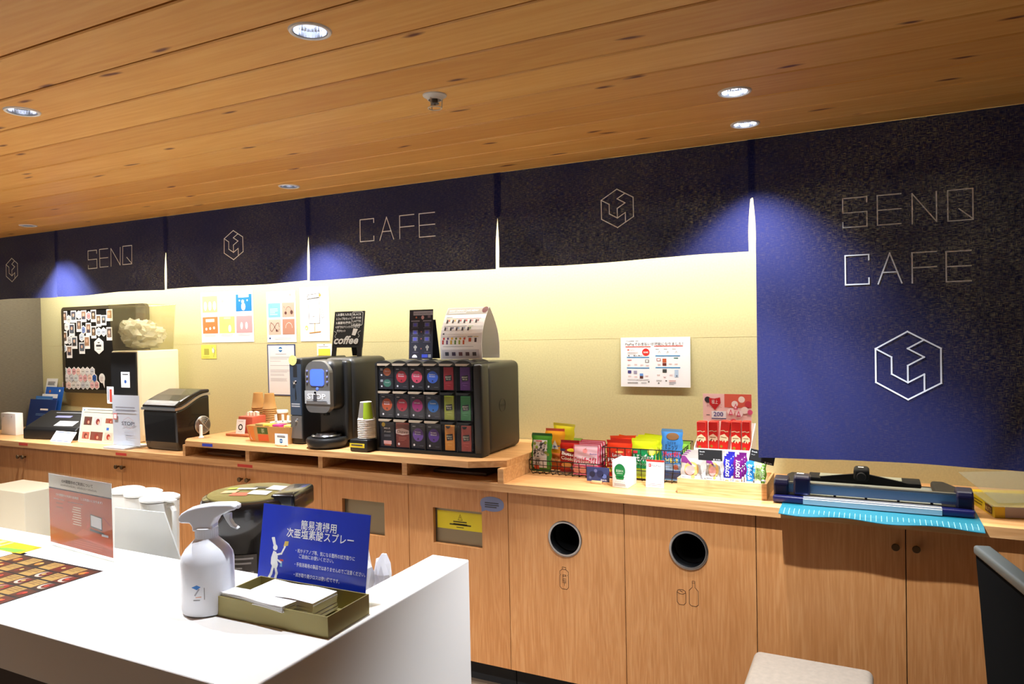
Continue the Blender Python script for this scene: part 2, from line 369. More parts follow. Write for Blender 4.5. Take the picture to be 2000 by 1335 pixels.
# ---------------------------------------------------------------- downlights
m_lamp_on = M((225, 235, 255), .5, emit=9, name='lamp_glow'); m_lamp_dim = M((225, 235, 255), .5, emit=1.6, name='lamp_glow_soft')
def downlight(x, y, label, on):
    t = thing('downlight', label, 'ceiling light', (x, y, CEIL), group='recessed downlights in the wooden ceiling')
    b = MB(); b.lathe([(LRI, .004), (LRI, -.003), (LRI + .003, -.0045), (LR - .002, -.0035), (LR, .0)], (0, 0, 0), M((226, 220, 212), .4), 40, caps=False); b.build('trim_ring', t)
    b = MB(); n = 72; prof = [(LRI - .001, -.001), (LRI - .002, .012), (LRI - .007, .035), (LRI - .016, .055)]; vs = []
    for r_, h in prof:
        for k in range(n):
            rr = r_*(1 - .045*(k % 2)); vs.append((rr*math.cos(2*PI*k/n), rr*math.sin(2*PI*k/n), h))
    b.add(vs, [(j*n + k, j*n + (k + 1) % n, (j + 1)*n + (k + 1) % n, (j + 1)*n + k) for j in range(3) for k in range(n)], m_chrome); b.build('reflector', t)
    b = MB(); b.lathe([(.001, .007), (.010, .009), (.016, .016), (.019, .030), (.019, .052)], (0, 0, 0), m_lamp_on if on else m_lamp_dim, 24, caps=False); b.build('lamp_bulb', t)
    return t
for (x, y, e), lb, on in zip(DL, ['large recessed downlight nearest the camera, at the top left of the ceiling', 'recessed downlight at the left edge above the menu sheets', 'bright white downlight, the nearer of the pair by the long curtain', 'bright white downlight close against the curtain top, farther of the pair', 'small downlight against the curtain above the hexagon printed panel', 'tiny far downlight at the far left beside the curtain top'], [0, 0, 1, 1, 0, 0]):
    downlight(x, y, lb, on)
p = on_z(849, 186, CEIL)
t = thing('sprinkler_head', 'small white ceiling sprinkler head with a ring guard between the downlights', 'sprinkler', (p.x, p.y, CEIL))
b = MB(); b.lathe([(.034, 0), (.033, -.003), (.024, -.008), (.020, -.014), (.018, -.014), (.018, 0)], (0, 0, 0), M((225, 218, 205), .5), 32, caps=False); b.build('flange', t)
b = MB(); b.tube([(.019*math.cos(2*PI*k/24), .019*math.sin(2*PI*k/24), -.036) for k in range(25)], .0016, M((225, 218, 205), .5))
for k in range(3):
    a = 2*PI*k/3 + .5; b.tube([(.021*math.cos(a), .021*math.sin(a), -.010), (.019*math.cos(a), .019*math.sin(a), -.036)], .0016, M((225, 218, 205), .5))
b.build('ring_guard', t)
b = MB(); b.cyl((0, 0, -.020), .008, .018, m_gun, 12); b.cyl((0, 0, -.030), .003, .012, m_steel, 8); b.cyl((0, 0, -.024), .012, .0015, m_gun, 16); b.build('sensor', t)

# ---------------------------------------------------------------- curtains (noren)
YN = -.004
NX = [-5.46, -4.435, -3.458, -2.440, -1.400, -.380]
NZ0 = 1.803
def edge_x(x, z, slit_top, side):
    # slits open slightly below the sewn part
    if z >= slit_top: return x
    t = (slit_top - z)/(slit_top - NZ0); return x - side*((.0012 if abs(x + 4.435) < .02 else .0085)*math.sin(min(1, t*1.15)*PI*.62))
def noren(x0, x1, z0, label, sl, sr, seed, fold=.006, n=48, m=36, draw=None):
    rnd = random.Random(seed); ph = [rnd.random()*6 for _ in range(6)]
    H = CEIL - z0
    def wy(x, z):
        t = (CEIL - z)/H; u_ = (x - x0)/(x1 - x0)
        y = fold*t*(math.sin(u_*7 + ph[0] + t) + .5*math.sin(u_*15 + ph[1] + 2*t))
        for xe in (x0, x1):   # drag folds running out from each slit
            d = abs(x - xe); q = (1.0 - t)*.9
            y += .017*t*math.exp(-((d - .28*max(0, t - .35)/.65)/.055)**2) * math.exp(-((t - .75)/.35)**2)
            y -= .008*t*math.exp(-(d/.05)**2)
        return YN + y - .004*t + (.003 if seed % 2 else 0)
    b = MB(); vs = []
    zs = [CEIL - .0005 - (H)*j/m for j in range(m + 1)]
    for z in zs:
        a, c = x0, x1
        t = (CEIL - z)/H
        if sl: a = edge_x(x0, z, sl, -1)
        else: a = x0 - .012 if z0 > 1.5 else x0 + .0
        if sr: c = edge_x(x1, z, sr, 1)
        if sl and z >= sl: a = x0 - .016
        if sr and z >= sr: c = x1 + .016
        for i in range(n + 1):
            x = a + (c - a)*i/n
            hem = -.004*math.sin(PI*(x - x0)/(x1 - x0)*2 + ph[3])*t if z == zs[-1] else 0
            vs.append((x, wy(x, z) , z + hem))
    k = n + 1
    b.add(vs, [(j*k + i, (j + 1)*k + i, (j + 1)*k + i + 1, j*k + i + 1) for j in range(m) for i in range(n)], m_noren, True)
    b.warp = lambda x, z: wy(x, z)
    # stitched hems along the bottom and sides
    if draw: draw(b)
    b.warp = None
    o = b.build('curtain_panel'); pass
    return tag(o, label, 'curtain', 'indigo curtain panels hanging from the ceiling')
GL = {'S': [[(1, .82), (1, 1), (0, 1), (0, .5), (1, .5), (1, 0), (0, 0), (0, .18)]], 'E': [[(1, 1), (0, 1), (0, 0), (1, 0)], [(0, .5), (1, .5)]],
      'N': [[(0, 0), (0, 1), (1, .02), (1, 1)]], 'Q': [[(0, 0), (0, 1), (1, 1), (1, 0), (0, 0)], [(.45, .38), (1, .02)]],
      'C': [[(1, .82), (1, 1), (0, 1), (0, 0), (1, 0), (1, .2)]], 'A': [[(0, 0), (.5, 1), (1, 0)], [(.18, .37), (.82, .37)]], 'F': [[(0, 0), (0, 1), (1, 1)], [(0, .5), (1, .5)]]}
def letters(b, word, us, v0s, v1s, w):
    for ch, (u0, u1), va, vb in zip(word, us, v0s, v1s):
        um = (u0 + u1)/2; x0, x1 = span(u0, u1, (va + vb)/2, YN); z1 = on_y(um, va, YN).z; z0 = on_y(um, vb, YN).z
        for st in GL[ch]: b.stroke([(x0 + (x1 - x0)*p, z0 + (z1 - z0)*q) for p, q in st], w, m_print, .0020, step=.02)
HK = .866
def cube_mark(b, u, vt, vb, w, k=1.0, yy=YN):
    zt = on_y(u, vt, yy).z; zb = on_y(u, vb, yy).z; cx = on_y(u, (vt + vb)/2, yy).x; cz = (zt + zb)/2; r = (zt - zb)/2; h = HK
    def T(pts): return [(cx + p*r*k, cz + q*r) for p, q in pts]
    b.stroke(T([(0, 1), (h, .5), (h, -.5), (0, -1), (-h, -.5), (-h, .5)]), w, m_print, .0020, closed=True, step=.02)
    b.stroke(T([(-h, .5), (-h/2, .25), (-h/2, -.25), (0, -.5), (0, 0), (h/2, .25), (0, .5), (h/2, .75)]), w, m_print, .0020, step=.02)
    b.stroke(T([(0, -.5), (h/2, -.25), (h/2, -.75)]), w, m_print, .0020, step=.02)
ZS = {1: on_y(115, 515, YN).z, 2: on_y(327, 492, YN).z, 3: on_y(605, 460, YN).z, 4: on_y(975, 424, YN).z, 5: on_y(1469, 384, YN).z}
noren(NX[0], NX[1], NZ0, 'far left short indigo curtain panel with a cube outline mark', None, ZS[1], 1, draw=lambda b: cube_mark(b, 24, 504, 550, .0042, .95))
noren(NX[1], NX[2], NZ0, 'short indigo curtain panel with four thin outline letters, second from the left', ZS[1], ZS[2], 2, draw=lambda b: letters(b, 'SENQ', [(173, 190), (195.5, 212), (218, 237), (242, 260)], [489, 486, 484, 480], [524, 521, 519, 516], .0042))
noren(NX[2], NX[3], NZ0, 'short indigo curtain panel with a cube outline mark, third from the left', ZS[2], ZS[3], 3, draw=lambda b: cube_mark(b, 457, 450, 507, .004))
noren(NX[3], NX[4], NZ0, 'short indigo curtain panel printed CAFE in thin outline letters, above the coffee machine', ZS[3], ZS[4], 4, draw=lambda b: letters(b, 'CAFE', [(705, 731.5), (743, 770), (782, 810), (820, 850)], [428, 424, 420, 416], [471, 468, 465, 462], .004))
noren(NX[4], NX[5], NZ0, 'short indigo curtain panel with a cube outline mark beside the long curtain', ZS[4], ZS[5], 5, draw=lambda b: cube_mark(b, 1205, 369, 444, .0036))
def bigdraw(b):
    letters(b, 'SENQ', [(1646, 1693), (1713.5, 1759.5), (1781.5, 1829), (1851, 1900)], [386, 380, 376, 370], [443, 438, 435, 430], .0036)
    letters(b, 'CAFE', [(1651, 1697), (1715, 1761), (1781.5, 1829), (1848, 1896)], [498, 494, 492, 490], [555, 553, 551, 549], .0042)
    cube_mark(b, 1773, 647, 780, .0048, .97)
noren(NX[5] + .008, .66, on_y(1475, 889, YN).z, 'long indigo curtain with two lines of outline letters above a large cube mark', ZS[5], None, 6, fold=.009, n=60, m=70, draw=bigdraw)

# ---------------------------------------------------------------- back counter
ZU, ZT, ZR0, ZR = .86, .895, .957, .985
b = MB(); b.box(XL, 1.6, -.02, YW - .001, ZU, ZT, m_oakx)
wt = tag(b.build('worktop'), 'long oak veneer worktop running over all the cabinets', 'worktop')
t_sh = thing('raised_shelf', 'raised oak shelf carrying the coffee machine, with open slots beneath', 'shelf', (0, 0, 0))
x0 = -3.362; x1 = -1.372
b = MB(); b.prism([(x0, .595), (x0, .02), (x0 + .07, -.05), (-1.545, -.05), (-1.40, .03), (-1.372, .595)], ZR0, ZR, m_oakx, 'z'); b.build('shelf_top', t_sh)
for u0, u1, vv in [(357, 362, 880), (479.5, 487, 895), (621.5, 630, 905), (785, 795, 918), (972, 983, 930)]:
    a, c = span(u0, u1, vv, -.018); b = MB(); b.box(a, c, -.018, .59, ZT + .0004, ZR0 - .0004, m_oakx); b.build('divider', t_sh)
# things kept in the slots
def slot_item(name, label, cat, u0, u1, y0, d, h, m, n=1, group=None):
    a, c = span(u0, u1, 920, y0)
    b = MB()
    if n == 1: b.rbox(a, c, y0, y0 + d, 0, h, m, .003, 2)
    else:
        for i in range(n): b.box(a + .004*random.random(), c - .006*random.random(), y0 + .01*random.random(), y0 + d, i*h/n, (i + .8)*h/n, m)
    return tag(b.build(name, loc=(0, 0, ZT + .0008)), label, cat)
slot_item('paper_pile', 'low pile of papers lying in the leftmost slot of the raised shelf', 'papers', 405, 472, .06, .3, .014, M((150, 120, 92), .7), 4)
slot_item('serving_tray', 'dark flat tray lying in the right slot under the raised shelf', 'tray', 846, 950, .09, .3, .014, M((70, 46, 30), .4))
def tape(name, label, u0, u1, vt, vb, y, m):
    a, c = span(u0, u1, (vt + vb)/2, y); z1 = on_y((u0 + u1)/2, vt, y).z; z0 = on_y((u0 + u1)/2, vb, y).z
    zc = max(ZU + .012, min(ZT - .012, (z0 + z1)/2)) if y > -.03 else (ZR0 + ZR)/2
    b = MB(); b.box(a, c, y - .0006, y, zc - .0075, zc + .0075, m); return tag(b.build(name), label, 'tape')
m_rt = M((196, 60, 48), .6)
tape('label_tape', 'red tape on the worktop edge above the far left cabinet knobs', 37, 54, 865, 869, -.0202, m_rt)
tape('label_tape', 'red tape on the worktop edge right below the white dispenser', 226, 247, 884, 889, -.0202, m_rt)
tape('label_tape', 'red tape on the worktop edge above the knobs behind the airpot', 464, 493, 908, 916, -.0202, m_rt)
tape('label_tape', 'blue tape on the left front edge of the raised shelf', 395, 415, 869, 875, -.0502, M((50, 70, 190), .6))

JX = [-5.36, -4.857, -4.372, -3.890, -3.400, -2.905, -2.400, -1.892, -1.384, -.874, -.380, .095, .58, 1.07, 1.56]
KZ0 = .10; DT = .855; DTH = .02
def door_plain(x0, x1, par, knob=None):
    b = MB(); b.box(x0 + .0015, x1 - .0015, 0, DTH, KZ0, DT, m_door); d = b.build('door', par)
    if knob:
        b = MB(); kz = DT - .057; b.lathe([(.001, -.026), (.011, -.026), (.0125, -.022), (.011, -.016), (.005, -.012), (.005, .0)], (knob, 0, kz), M((96, 72, 44), .35, .6), 20, 'y'); kb = b.build('knob', d)
    return d
def carcass(x0, x1, par):
    b = MB(); m = M((120, 88, 60), .6)
    b.box(x0 + .002, x0 + .018, DTH + .002, .58, KZ0, ZU - .001, m); b.box(x1 - .018, x1 - .002, DTH + .002, .58, KZ0, ZU - .001, m)
    b.box(x0 + .018, x1 - .018, .56, .58, KZ0, ZU - .001, m); b.box(x0 + .018, x1 - .018, DTH + .002, .56, KZ0, KZ0 + .018, m)
    b.box(x0 + .002, x1 - .002, .05, .07, 0, KZ0, m_blk); b.build('carcass', par)
dbl = [(0, 2, 'far left double cabinet, its knobs under red tape'), (2, 4, 'double cabinet beneath the white dispenser and ice maker'), (4, 6, 'double cabinet behind the airpot, with round knobs')]
JX2 = JX
for (a, c, lb) in [(-5.645, -4.372, 'oak double door cabinet at the far left under the card terminal'), (-4.372, -3.400, 'oak double door cabinet below the water dispenser and ice maker'), (-3.400, -2.400, 'oak double door cabinet behind the airpot, below the raised shelf')]:
    mid = {(-5.645): -4.857, (-4.372): -3.890, (-3.400): -2.905}[a]
    t = thing('cabinet', lb, 'cabinet', ((a + c)/2, 0, 0), group='oak double door cabinets'); o = (a + c)/2
    door_plain(a - o, mid - o, t, mid - o - .026); door_plain(mid - o, c - o, t, mid - o + .026); carcass(a - o, c - o, t)
a, mid, c = -.380, .095, .58
t = thing('cabinet', 'oak double door cabinet beneath the paper trimmer and teal mat', 'cabinet', ((a + c)/2, 0, 0), group='oak double door cabinets'); o = (a + c)/2
door_plain(a - o, mid - o, t, mid - o - .03); door_plain(mid - o, c - o, t, mid - o + .03); carcass(a - o, c - o, t)

def hole_door(x0, x1, par, hx, hz, hr):
    n = 96; b = MB(); vs = []; A = (x0 + .0015, x1 - .0015, KZ0, DT)
    angs = sorted(set([2*PI*k/n for k in range(n)] + [math.atan2(zz - hz, xx - hx) % (2*PI) for xx in A[:2] for zz in A[2:]]))
    out = []
    for a in angs:
        ca, sa = math.cos(a), math.sin(a); tt = 1e9
        if ca > 1e-9: tt = min(tt, (A[1] - hx)/ca)
        if ca < -1e-9: tt = min(tt, (A[0] - hx)/ca)
        if sa > 1e-9: tt = min(tt, (A[3] - hz)/sa)
        if sa < -1e-9: tt = min(tt, (A[2] - hz)/sa)
        out.append((hx + ca*tt, hz + sa*tt))
    inn = [(hx + hr*math.cos(a), hz + hr*math.sin(a)) for a in angs]; k = len(angs)
    for y in (0, DTH):
        vs += [(p[0], y, p[1]) for p in out] + [(p[0], y, p[1]) for p in inn]
    fs = []
    for i in range(k):
        j = (i + 1) % k
        fs += [(i, j, k + j, k + i), (2*k + i, 3*k + i, 3*k + j, 2*k + j), (k + i, k + j, 3*k + j, 3*k + i), (i, 2*k + i, 2*k + j, j)]
    b.add(vs, fs, m_door); return b.build('door', par)
m_icon = M((44, 26, 14), .7, name='burnt_icon')
def icon_pet(b, x, zt, zb):
    h = zt - zb; w = h*.42/2; T = lambda pts: [(x + p*w, zb + q*h) for p, q in pts]
    b.stroke(T([(-.4, 1), (.4, 1), (.4, .9), (-.4, .9)]), .0016, m_icon, .0005, closed=True)
    b.stroke(T([(-.4, .9), (-1, .8), (-1, .68), (-.85, .64), (-1, .6), (-1, .1), (-.6, 0), (.6, 0), (1, .1), (1, .6), (.85, .64), (1, .68), (1, .8), (.4, .9)]), .0016, m_icon, .0005)
    for ch, q in (('P', .52), ('E', .34), ('T', .16)):
        pts = {'P': [[(-.3, 0), (-.3, 1), (.4, 1), (.4, .5), (-.3, .5)]], 'E': [[(.4, 1), (-.3, 1), (-.3, 0), (.4, 0)], [(-.3, .5), (.4, .5)]], 'T': [[(-.4, 1), (.4, 1)], [(0, 1), (0, 0)]]}[ch]
        for st in pts: b.stroke([(x + p*w, zb + (q + r_*.13)*h) for p, r_ in st], .0016, m_icon, .0005)
for (a, c, u, v, lb, kind) in [(-1.384, -.874, 1103.5, 1051.5, 'waste bin cabinet with a round steel hole and a plastic bottle mark', 0), (-.874, -.380, 1345, 1074, 'waste bin cabinet with a round steel hole, can and glass bottle marks', 1)]:
    o = (a + c)/2; p = on_y(u, v, 0); t = thing('waste_cabinet', lb, 'cabinet', (o, 0, 0), group='oak waste bin cabinets')
    d = hole_door(a - o, c - o, t, p.x - o, p.z, .064); carcass(a - o, c - o, t)
    b = MB(); b.y = 0
    if kind == 0: icon_pet(b, on_y(1102, 1128, 0).x - o, on_y(1102, 1107, 0).z, on_y(1102, 1149.5, 0).z)
    else:
        x, zt, zb = on_y(1331, 1165, 0).x - o, on_y(1331, 1150, 0).z, on_y(1331, 1180, 0).z; h = zt - zb; w = h*.28
        b.stroke([(x + w*math.cos(q*PI/4 + PI/8), zt - h*.16 + h*.15*math.sin(q*PI/4 + PI/8)) for q in range(8)], .0016, m_icon, .0005, closed=True)
        b.stroke([(x - w, zt - .2*h), (x - w, zb + .15*h), (x - w*.5, zb), (x + w*.5, zb), (x + w, zb + .15*h), (x + w, zt - .2*h)], .0016, m_icon, .0005)
        b.stroke([(x - w*.3, zt - .1*h), (x + w*.2, zt - .16*h)], .002, m_icon, .0005)
        x, zt, zb = on_y(1355, 1160, 0).x - o, on_y(1355, 1134.5, 0).z, on_y(1355, 1183, 0).z; h = zt - zb; w = h*.18
        b.stroke([(x - w*.3, zt), (x + w*.3, zt), (x + w*.3, zt - .25*h), (x + w, zt - .38*h), (x + w, zb + .07*h), (x + w*.5, zb), (x - w*.5, zb), (x - w, zb + .07*h), (x - w, zt - .38*h), (x - w*.3, zt - .25*h)], .0016, m_icon, .0005, closed=True)
        b.stroke([(x - w*.3, zt - .07*h), (x + w*.3, zt - .07*h)], .0014, m_icon, .0005)
    b.build('door_mark', d)
    b = MB(); b.lathe([(.0625, .05), (.0625, -.001), (.064, -.004), (.070, -.0045), (.0735, -.003), (.074, 0)], (p.x - o, 0, p.z), m_steel, 64, 'y', False); b.build('hole_ring', d)
    b = MB(); b.lathe([(.0630, .051), (.066, .20), (.066, .35)], (p.x - o, 0, p.z), m_blk, 48, 'y', False); b.lathe([(.067, .35), (.067, .352)], (p.x - o, 0, p.z), m_blk, 48, 'y'); b.build('chute', d)
m_flap = M((128, 116, 92), .35, .6, name='brushed_flap')
for (a, c, ru, lb, kind) in [(-2.400, -1.892, (669, 751, 973, 1046), 'oak waste cabinet with a plain rectangular opening left of the yellow notice', 0), (-1.892, -1.384, (846, 941, 991, 1070), 'oak waste cabinet whose opening shows a yellow warning notice', 1)]:
    o = (a + c)/2; t = thing('waste_cabinet', lb, 'cabinet', (o, 0, 0), group='oak waste bin cabinets')
    xa, xb = span(ru[0], ru[1], 1010, 0); xa -= o; xb -= o; um = (ru[0] + ru[1])/2; z1 = on_y(um, ru[2] + 4, 0).z; z0 = on_y(um, ru[3] - 4, 0).z
    if kind: z1 = on_y(um, 995, 0).z; z0 = on_y(um, 1065, 0).z
    x0, x1 = a - o + .0015, c - o - .0015
    b = MB()
    vs = [(x, y, z) for y in (0, DTH) for x, z in [(x0, KZ0), (x1, KZ0), (x1, DT), (x0, DT), (xa, z0), (xb, z0), (xb, z1), (xa, z1)]]
    fs = []
    for i in range(4):
        j = (i + 1) % 4; fs += [(i, j, 4 + j, 4 + i), (8 + j, 8 + i, 12 + i, 12 + j), (4 + i, 4 + j, 12 + j, 12 + i), (i, 8 + i, 8 + j, j)]
    b.add(vs, fs, m_door); d = b.build('door', t); carcass(a - o, c - o, t)
    b = MB(); b.y = .024; b.box(xa - .01, xb + .01, .024, .028, z0 - .01, z1 + .01, m_flap)
    if kind:
        pass
    f = b.build('flap', d)
    if kind:
        h = z1 - z0; b = MB(); b.y = .0235; ya, yb = xa + .008, xb - .004; za, zb = z0 + h*.40, z0 + h*.9
        b.box(ya, yb, .0232, .024, za, zb, M((214, 196, 20), .5)); b.y = .0232; cx = (ya + yb)/2; hh = zb - za
        b.stroke([(cx - .011, zb - hh*.45), (cx + .011, zb - hh*.45), (cx, zb - hh*.14)], .0015, m_blk, .0004, closed=True); b.rect(cx - .001, zb - hh*.36, cx + .001, zb - hh*.25, m_blk, .0004)
        b.lines(cx - .036, zb - hh*.52, cx + .036, 2, hh*.13, M((70, 62, 10), .6), hh*.07, .0004); b.lines(cx - .055, zb - hh*.68, cx + .062, 1, hh*.13, M((70, 62, 10), .6), hh*.08, .0004); b.lines(cx - .02, zb - hh*.84, cx + .02, 1, hh*.1, M((90, 80, 10), .6), hh*.05, .0004)
        b.build('warning_notice', f)
    else:
        b = MB(); b.y = 0; x, z, h = on_y(713, 1080, 0).x - o, on_y(713, 1080, 0).z, .052
        b.stroke([(x - .02, z - .02), (x + .018, z + .028)], .0017, m_icon, .0005); b.stroke([(x + .018, z - .024), (x - .004, z + .02)], .0017, m_icon, .0005)
        b.stroke([(x - .012, z + .004), (x + .016, z + .002), (x + .018, z - .024), (x - .004, z - .024)], .0017, m_icon, .0005); b.build('door_mark', d)
# speech bubble sticker on the yellow notice cabinet
p = on_y(961, 984, 0); b = MB(); b.y = p.y; rx = (span(938, 984, 984, 0)[1] - span(938, 984, 984, 0)[0])/2; rz = hgt(961, 969, 998, 0)/2
pts = [(rx*math.cos(2*PI*k/40)*1.0, rz*math.copysign(abs(math.sin(2*PI*k/40))**.8, math.sin(2*PI*k/40))) for k in range(40)]
m_st = M((112, 122, 158), .5); b.prism(pts, -.0012, -.0004, m_st, 'y'); b.prism([(-rx*.9, -rz*.3), (-rx*.9, -rz*1.15), (-rx*.45, -rz*.85)], -.0013, -.0004, m_st, 'y')
b.y = -.0012; b.lines(-rx*.6, rz*.22, rx*.6, 3, rz*.28, m_txt, rz*.14)
tag(b.build('speech_sticker', loc=(p.x, 0, p.z)), 'grey blue speech bubble sticker beside the yellow notice opening', 'sticker')
# ---------------------------------------------------------------- sheets on the rear wall
def sheet(name, label, cat, u0, u1, vt, vb, y, m, t=.0008, rx=0, ry=0, rz=0, z=None, group=None):
    um = (u0 + u1)/2; vm = (vt + vb)/2
    x0, x1 = span(u0, u1, vm, y); zb = on_y(um, vb, y).z; h = hgt(um, vt, vb, y)
    p = Pan(x1 - x0, h, m, t); p.meta = (name, label, cat, group, (x0, y, zb if z is None else z), (R(rx), R(ry), R(rz))); return p
def put(p):
    name, label, cat, group, loc, rot = p.meta
    return tag(p.build(name, loc=loc, rot=rot), label, cat, group)
YP = YW - .0022
wp = M((246, 246, 244), .6)
def pastel(*c): return M(c, .6)
p = sheet('poster', 'wide white poster of six pastel pictures, leftmost on the wall', 'poster', 393, 495, 569, 668, YP, wp)
for i, (c, z) in enumerate([((178, 206, 128), 0), ((184, 178, 206), 0), ((10, 116, 184), 0), ((232, 118, 62), 1), ((222, 212, 120), 1), ((226, 150, 156), 1)]):
    cx = .03 + (i % 3)*.325; zt = .93 - (.42 if z else 0); p.r(cx, zt - .33, cx + .295, zt, pastel(*c)); p.ln(cx + .03, zt - .35, cx + .26, 2, .025, pastel(190, 190, 190), .008)
    if i == 0: [p.d(cx + .06 + k*.09, zt - .2, .045, wp, rz=.09*p.h) for k in range(3)]
    if i == 1: p.d(cx + .07, zt - .11, .035, pastel(240, 190, 160)); p.d(cx + .2, zt - .24, .06, wp, rz=.1*p.h)
    if i == 2: p.r(cx + .05, zt - .06, cx + .24, zt + .01, wp, .0008); p.d(cx + .14, zt - .24, .055, wp, .001, rz=.075*p.h); p.d(cx + .13, zt - .14, .035, wp, .001); p.d(cx + .07, zt - .12, .018, pastel(200, 220, 220), .001); p.d(cx + .215, zt - .12, .018, pastel(200, 220, 220), .001)
    if i == 3: p.r(cx + .06, zt - .1, cx + .23, zt - .04, pastel(250, 225, 215), .0008); [p.d(cx + .07 + k*.075, zt - .24 + .01*k, .028, wp, .001) or p.d(cx + .07 + k*.075, zt - .19, .013, pastel(130, 50, 40), .001, rz=.04*p.h) for k in range(3)]
    if i == 4: p.r(cx + .09, zt - .05, cx + .22, zt - .015, pastel(220, 200, 170), .0008); p.stroke([((cx + .07 + .03*math.cos(a*.6))*p.w, (zt - .12 + .05*math.sin(a*.6))*p.h) for a in range(11)], .0015, pastel(200, 210, 110)); p.d(cx + .2, zt - .24, .04, wp, .001, rz=.07*p.h)
    if i == 5: [p.d(cx + .1 + k*.09, zt - .19, .032, wp, .001, rz=.07*p.h) or p.d(cx + .1 + k*.09, zt - .18, .012, pastel(160, 190, 180), .0012) for k in range(2)]
put(p)
p = sheet('poster', 'narrow white poster of four tool pictures, left of the easel drawing', 'poster', 521, 578, 568, 668, YP, wp)
gt = pastel(140, 140, 140); p.stroke([(p.w*(.22 + .13*math.cos(k*.6)), p.h*(.86 + .09*math.sin(k*.6))) for k in range(11)], .0012, pastel(200, 200, 205)); p.t('貸出し備品', .52, .9, .04, gt, .42); p.t('あります', .6, .83, .035, gt, .3)
p.r(.06, .49, .48, .77, pastel(116, 176, 212)); p.ln(.12, .66, .4, 4, .035, pastel(205, 230, 243), .014); p.d(.16, .71, .025, pastel(110, 180, 225), .001)
p.r(.54, .49, .95, .77, pastel(190, 156, 140)); p.r(.06, .15, .48, .45, pastel(206, 176, 160)); p.r(.54, .15, .95, .45, pastel(178, 130, 110))
dk = pastel(84, 50, 44)
p.stroke([(p.w*(.76 + .09*math.cos(PI*k/8)), p.h*(.61 + .08*math.sin(PI*k/8))) for k in range(9)], .002, dk); p.d(.66, .57, .03, dk, .0012); p.d(.86, .58, .035, dk, .0012, rz=.04*p.h); p.stroke([(p.w*.6, p.h*.7), (p.w*.62, p.h*.67)], .002, dk)
p.stroke([(p.w*(.27 + .16*math.cos(k*.55)), p.h*(.3 + .09*math.sin(k*1.1))) for k in range(12)], .003, dk); p.d(.34, .23, .025, dk, .0012)
p.stroke([(p.w*(.76 + .11*math.cos(PI*k/8)), p.h*(.28 + .1*math.sin(PI*k/8))) for k in range(9)], .0025, pastel(235, 232, 230))
p.hx(.1, .08, .022, pastel(36, 60, 120)); p.ln(.25, .09, .85, 2, .025, pastel(205, 205, 205), .008); put(p)
p = sheet('poster', 'white sheet with a line drawing of a standing flip easel', 'poster', 586, 643, 560, 666, YP, wp)
T = lambda pts: [(a*p.w, c*p.h) for a, c in pts]
bl = pastel(40, 38, 36); orr = pastel(214, 140, 60)
p.stroke(T([(.26, .78), (.68, .81), (.7, .88), (.28, .86)]), .0022, bl, closed=True); p.d(.7, .845, .028, orr, .0012); p.stroke(T([(.3, .78), (.32, .33), (.68, .33), (.68, .8)]), .0022, bl, closed=True)
p.stroke(T([(.7, .78), (.82, .44), (.76, .42), (.7, .6)]), .002, bl)
for cx in (.4, .5, .6):
    for k in range(6): p.stroke(T([(cx - .02, .72 - k*.06), (cx + .02, .715 - k*.06)]), .0016, pastel(150, 150, 150))
p.t('M', .45, .44, .03, bl, .05); p.stroke(T([(.51, .33), (.5, .18)]), .004, orr); p.stroke(T([(.32, .155), (.7, .175)]), .005, orr); p.stroke(T([(.32, .145), (.7, .165)]), .0016, bl)
p.d(.22, .25, .035, pastel(198, 220, 120), .001, rz=.045*p.h); p.d(.22, .24, .018, wp, .0014); p.stroke(T([(.15, .09), (.6, .095)]), .0012, pastel(190, 190, 190)); put(p)
p = sheet('notice', 'white notice with a navy border and blue hexagon emblem, below the posters', 'notice', 523, 577.5, 672, 772, YP, M((44, 66, 120), .5))
p.r(.035, .02, .965, .98, M((234, 233, 236), .6)); p.hx(.48, .9, .055, pastel(20, 110, 180), .0009); p.r(.41, .885, .55, .915, pastel(200, 220, 235), .001); p.ln(.3, .815, .7, 1, .02, pastel(150, 150, 160), .01, .0009)
for k, (w_, n) in enumerate([(.88, 3), (.5, 1), (.85, 1), (.82, 3), (.6, 2), (.7, 3)]): p.ln(.1, .76 - k*.085, w_, n, .022, pastel(176, 176, 186), .007, .0009)
put(p)
p = sheet('note_card', 'small yellow note with a doodle below the six picture poster', 'note', 393, 422.5, 673, 700, YP, M((226, 222, 96), .6))
p.r(.2, .28, .52, .72, pastel(170, 168, 70)); p.d(.8, .6, .12, pastel(220, 226, 225), .001, rz=.2*p.h); p.stroke([(p.w*.7, p.h*.9), (p.w*.78, p.h*.75), (p.w*.92, p.h*.6), (p.w*.82, p.h*.12)], .0018, pastel(90, 110, 110)); p.ln(.1, .14, .6, 1, .05, pastel(150, 146, 60)); put(p)
p = sheet('note_card', 'small white and yellow note between the navy bordered notice and chalkboard', 'note', 619, 648, 671, 694, YP, wp)
p.r(.1, .0, .9, .58, M((232, 226, 80), .6)); p.ln(.1, .78, .8, 1, .1, pastel(170, 170, 170)); p.d(.5, .92, .05, bl); put(p)
p = sheet('payment_notice', 'white landscape payment notice hanging alone on the right of the wall', 'notice', 1213.5, 1349, 658, 755, YP, M((238, 240, 246), .5), rx=2.2)
p.meta = p.meta[:2] + p.meta[2:]
p.t('こちらの自販機・お菓子', .07, .915, .022, m_txt, .2); p.t('PayPayでお支払いが可能になりました！', .07, .84, .05, M((40, 40, 44), .6), .83)
rd = pastel(206, 70, 52); bb = pastel(34, 134, 196)
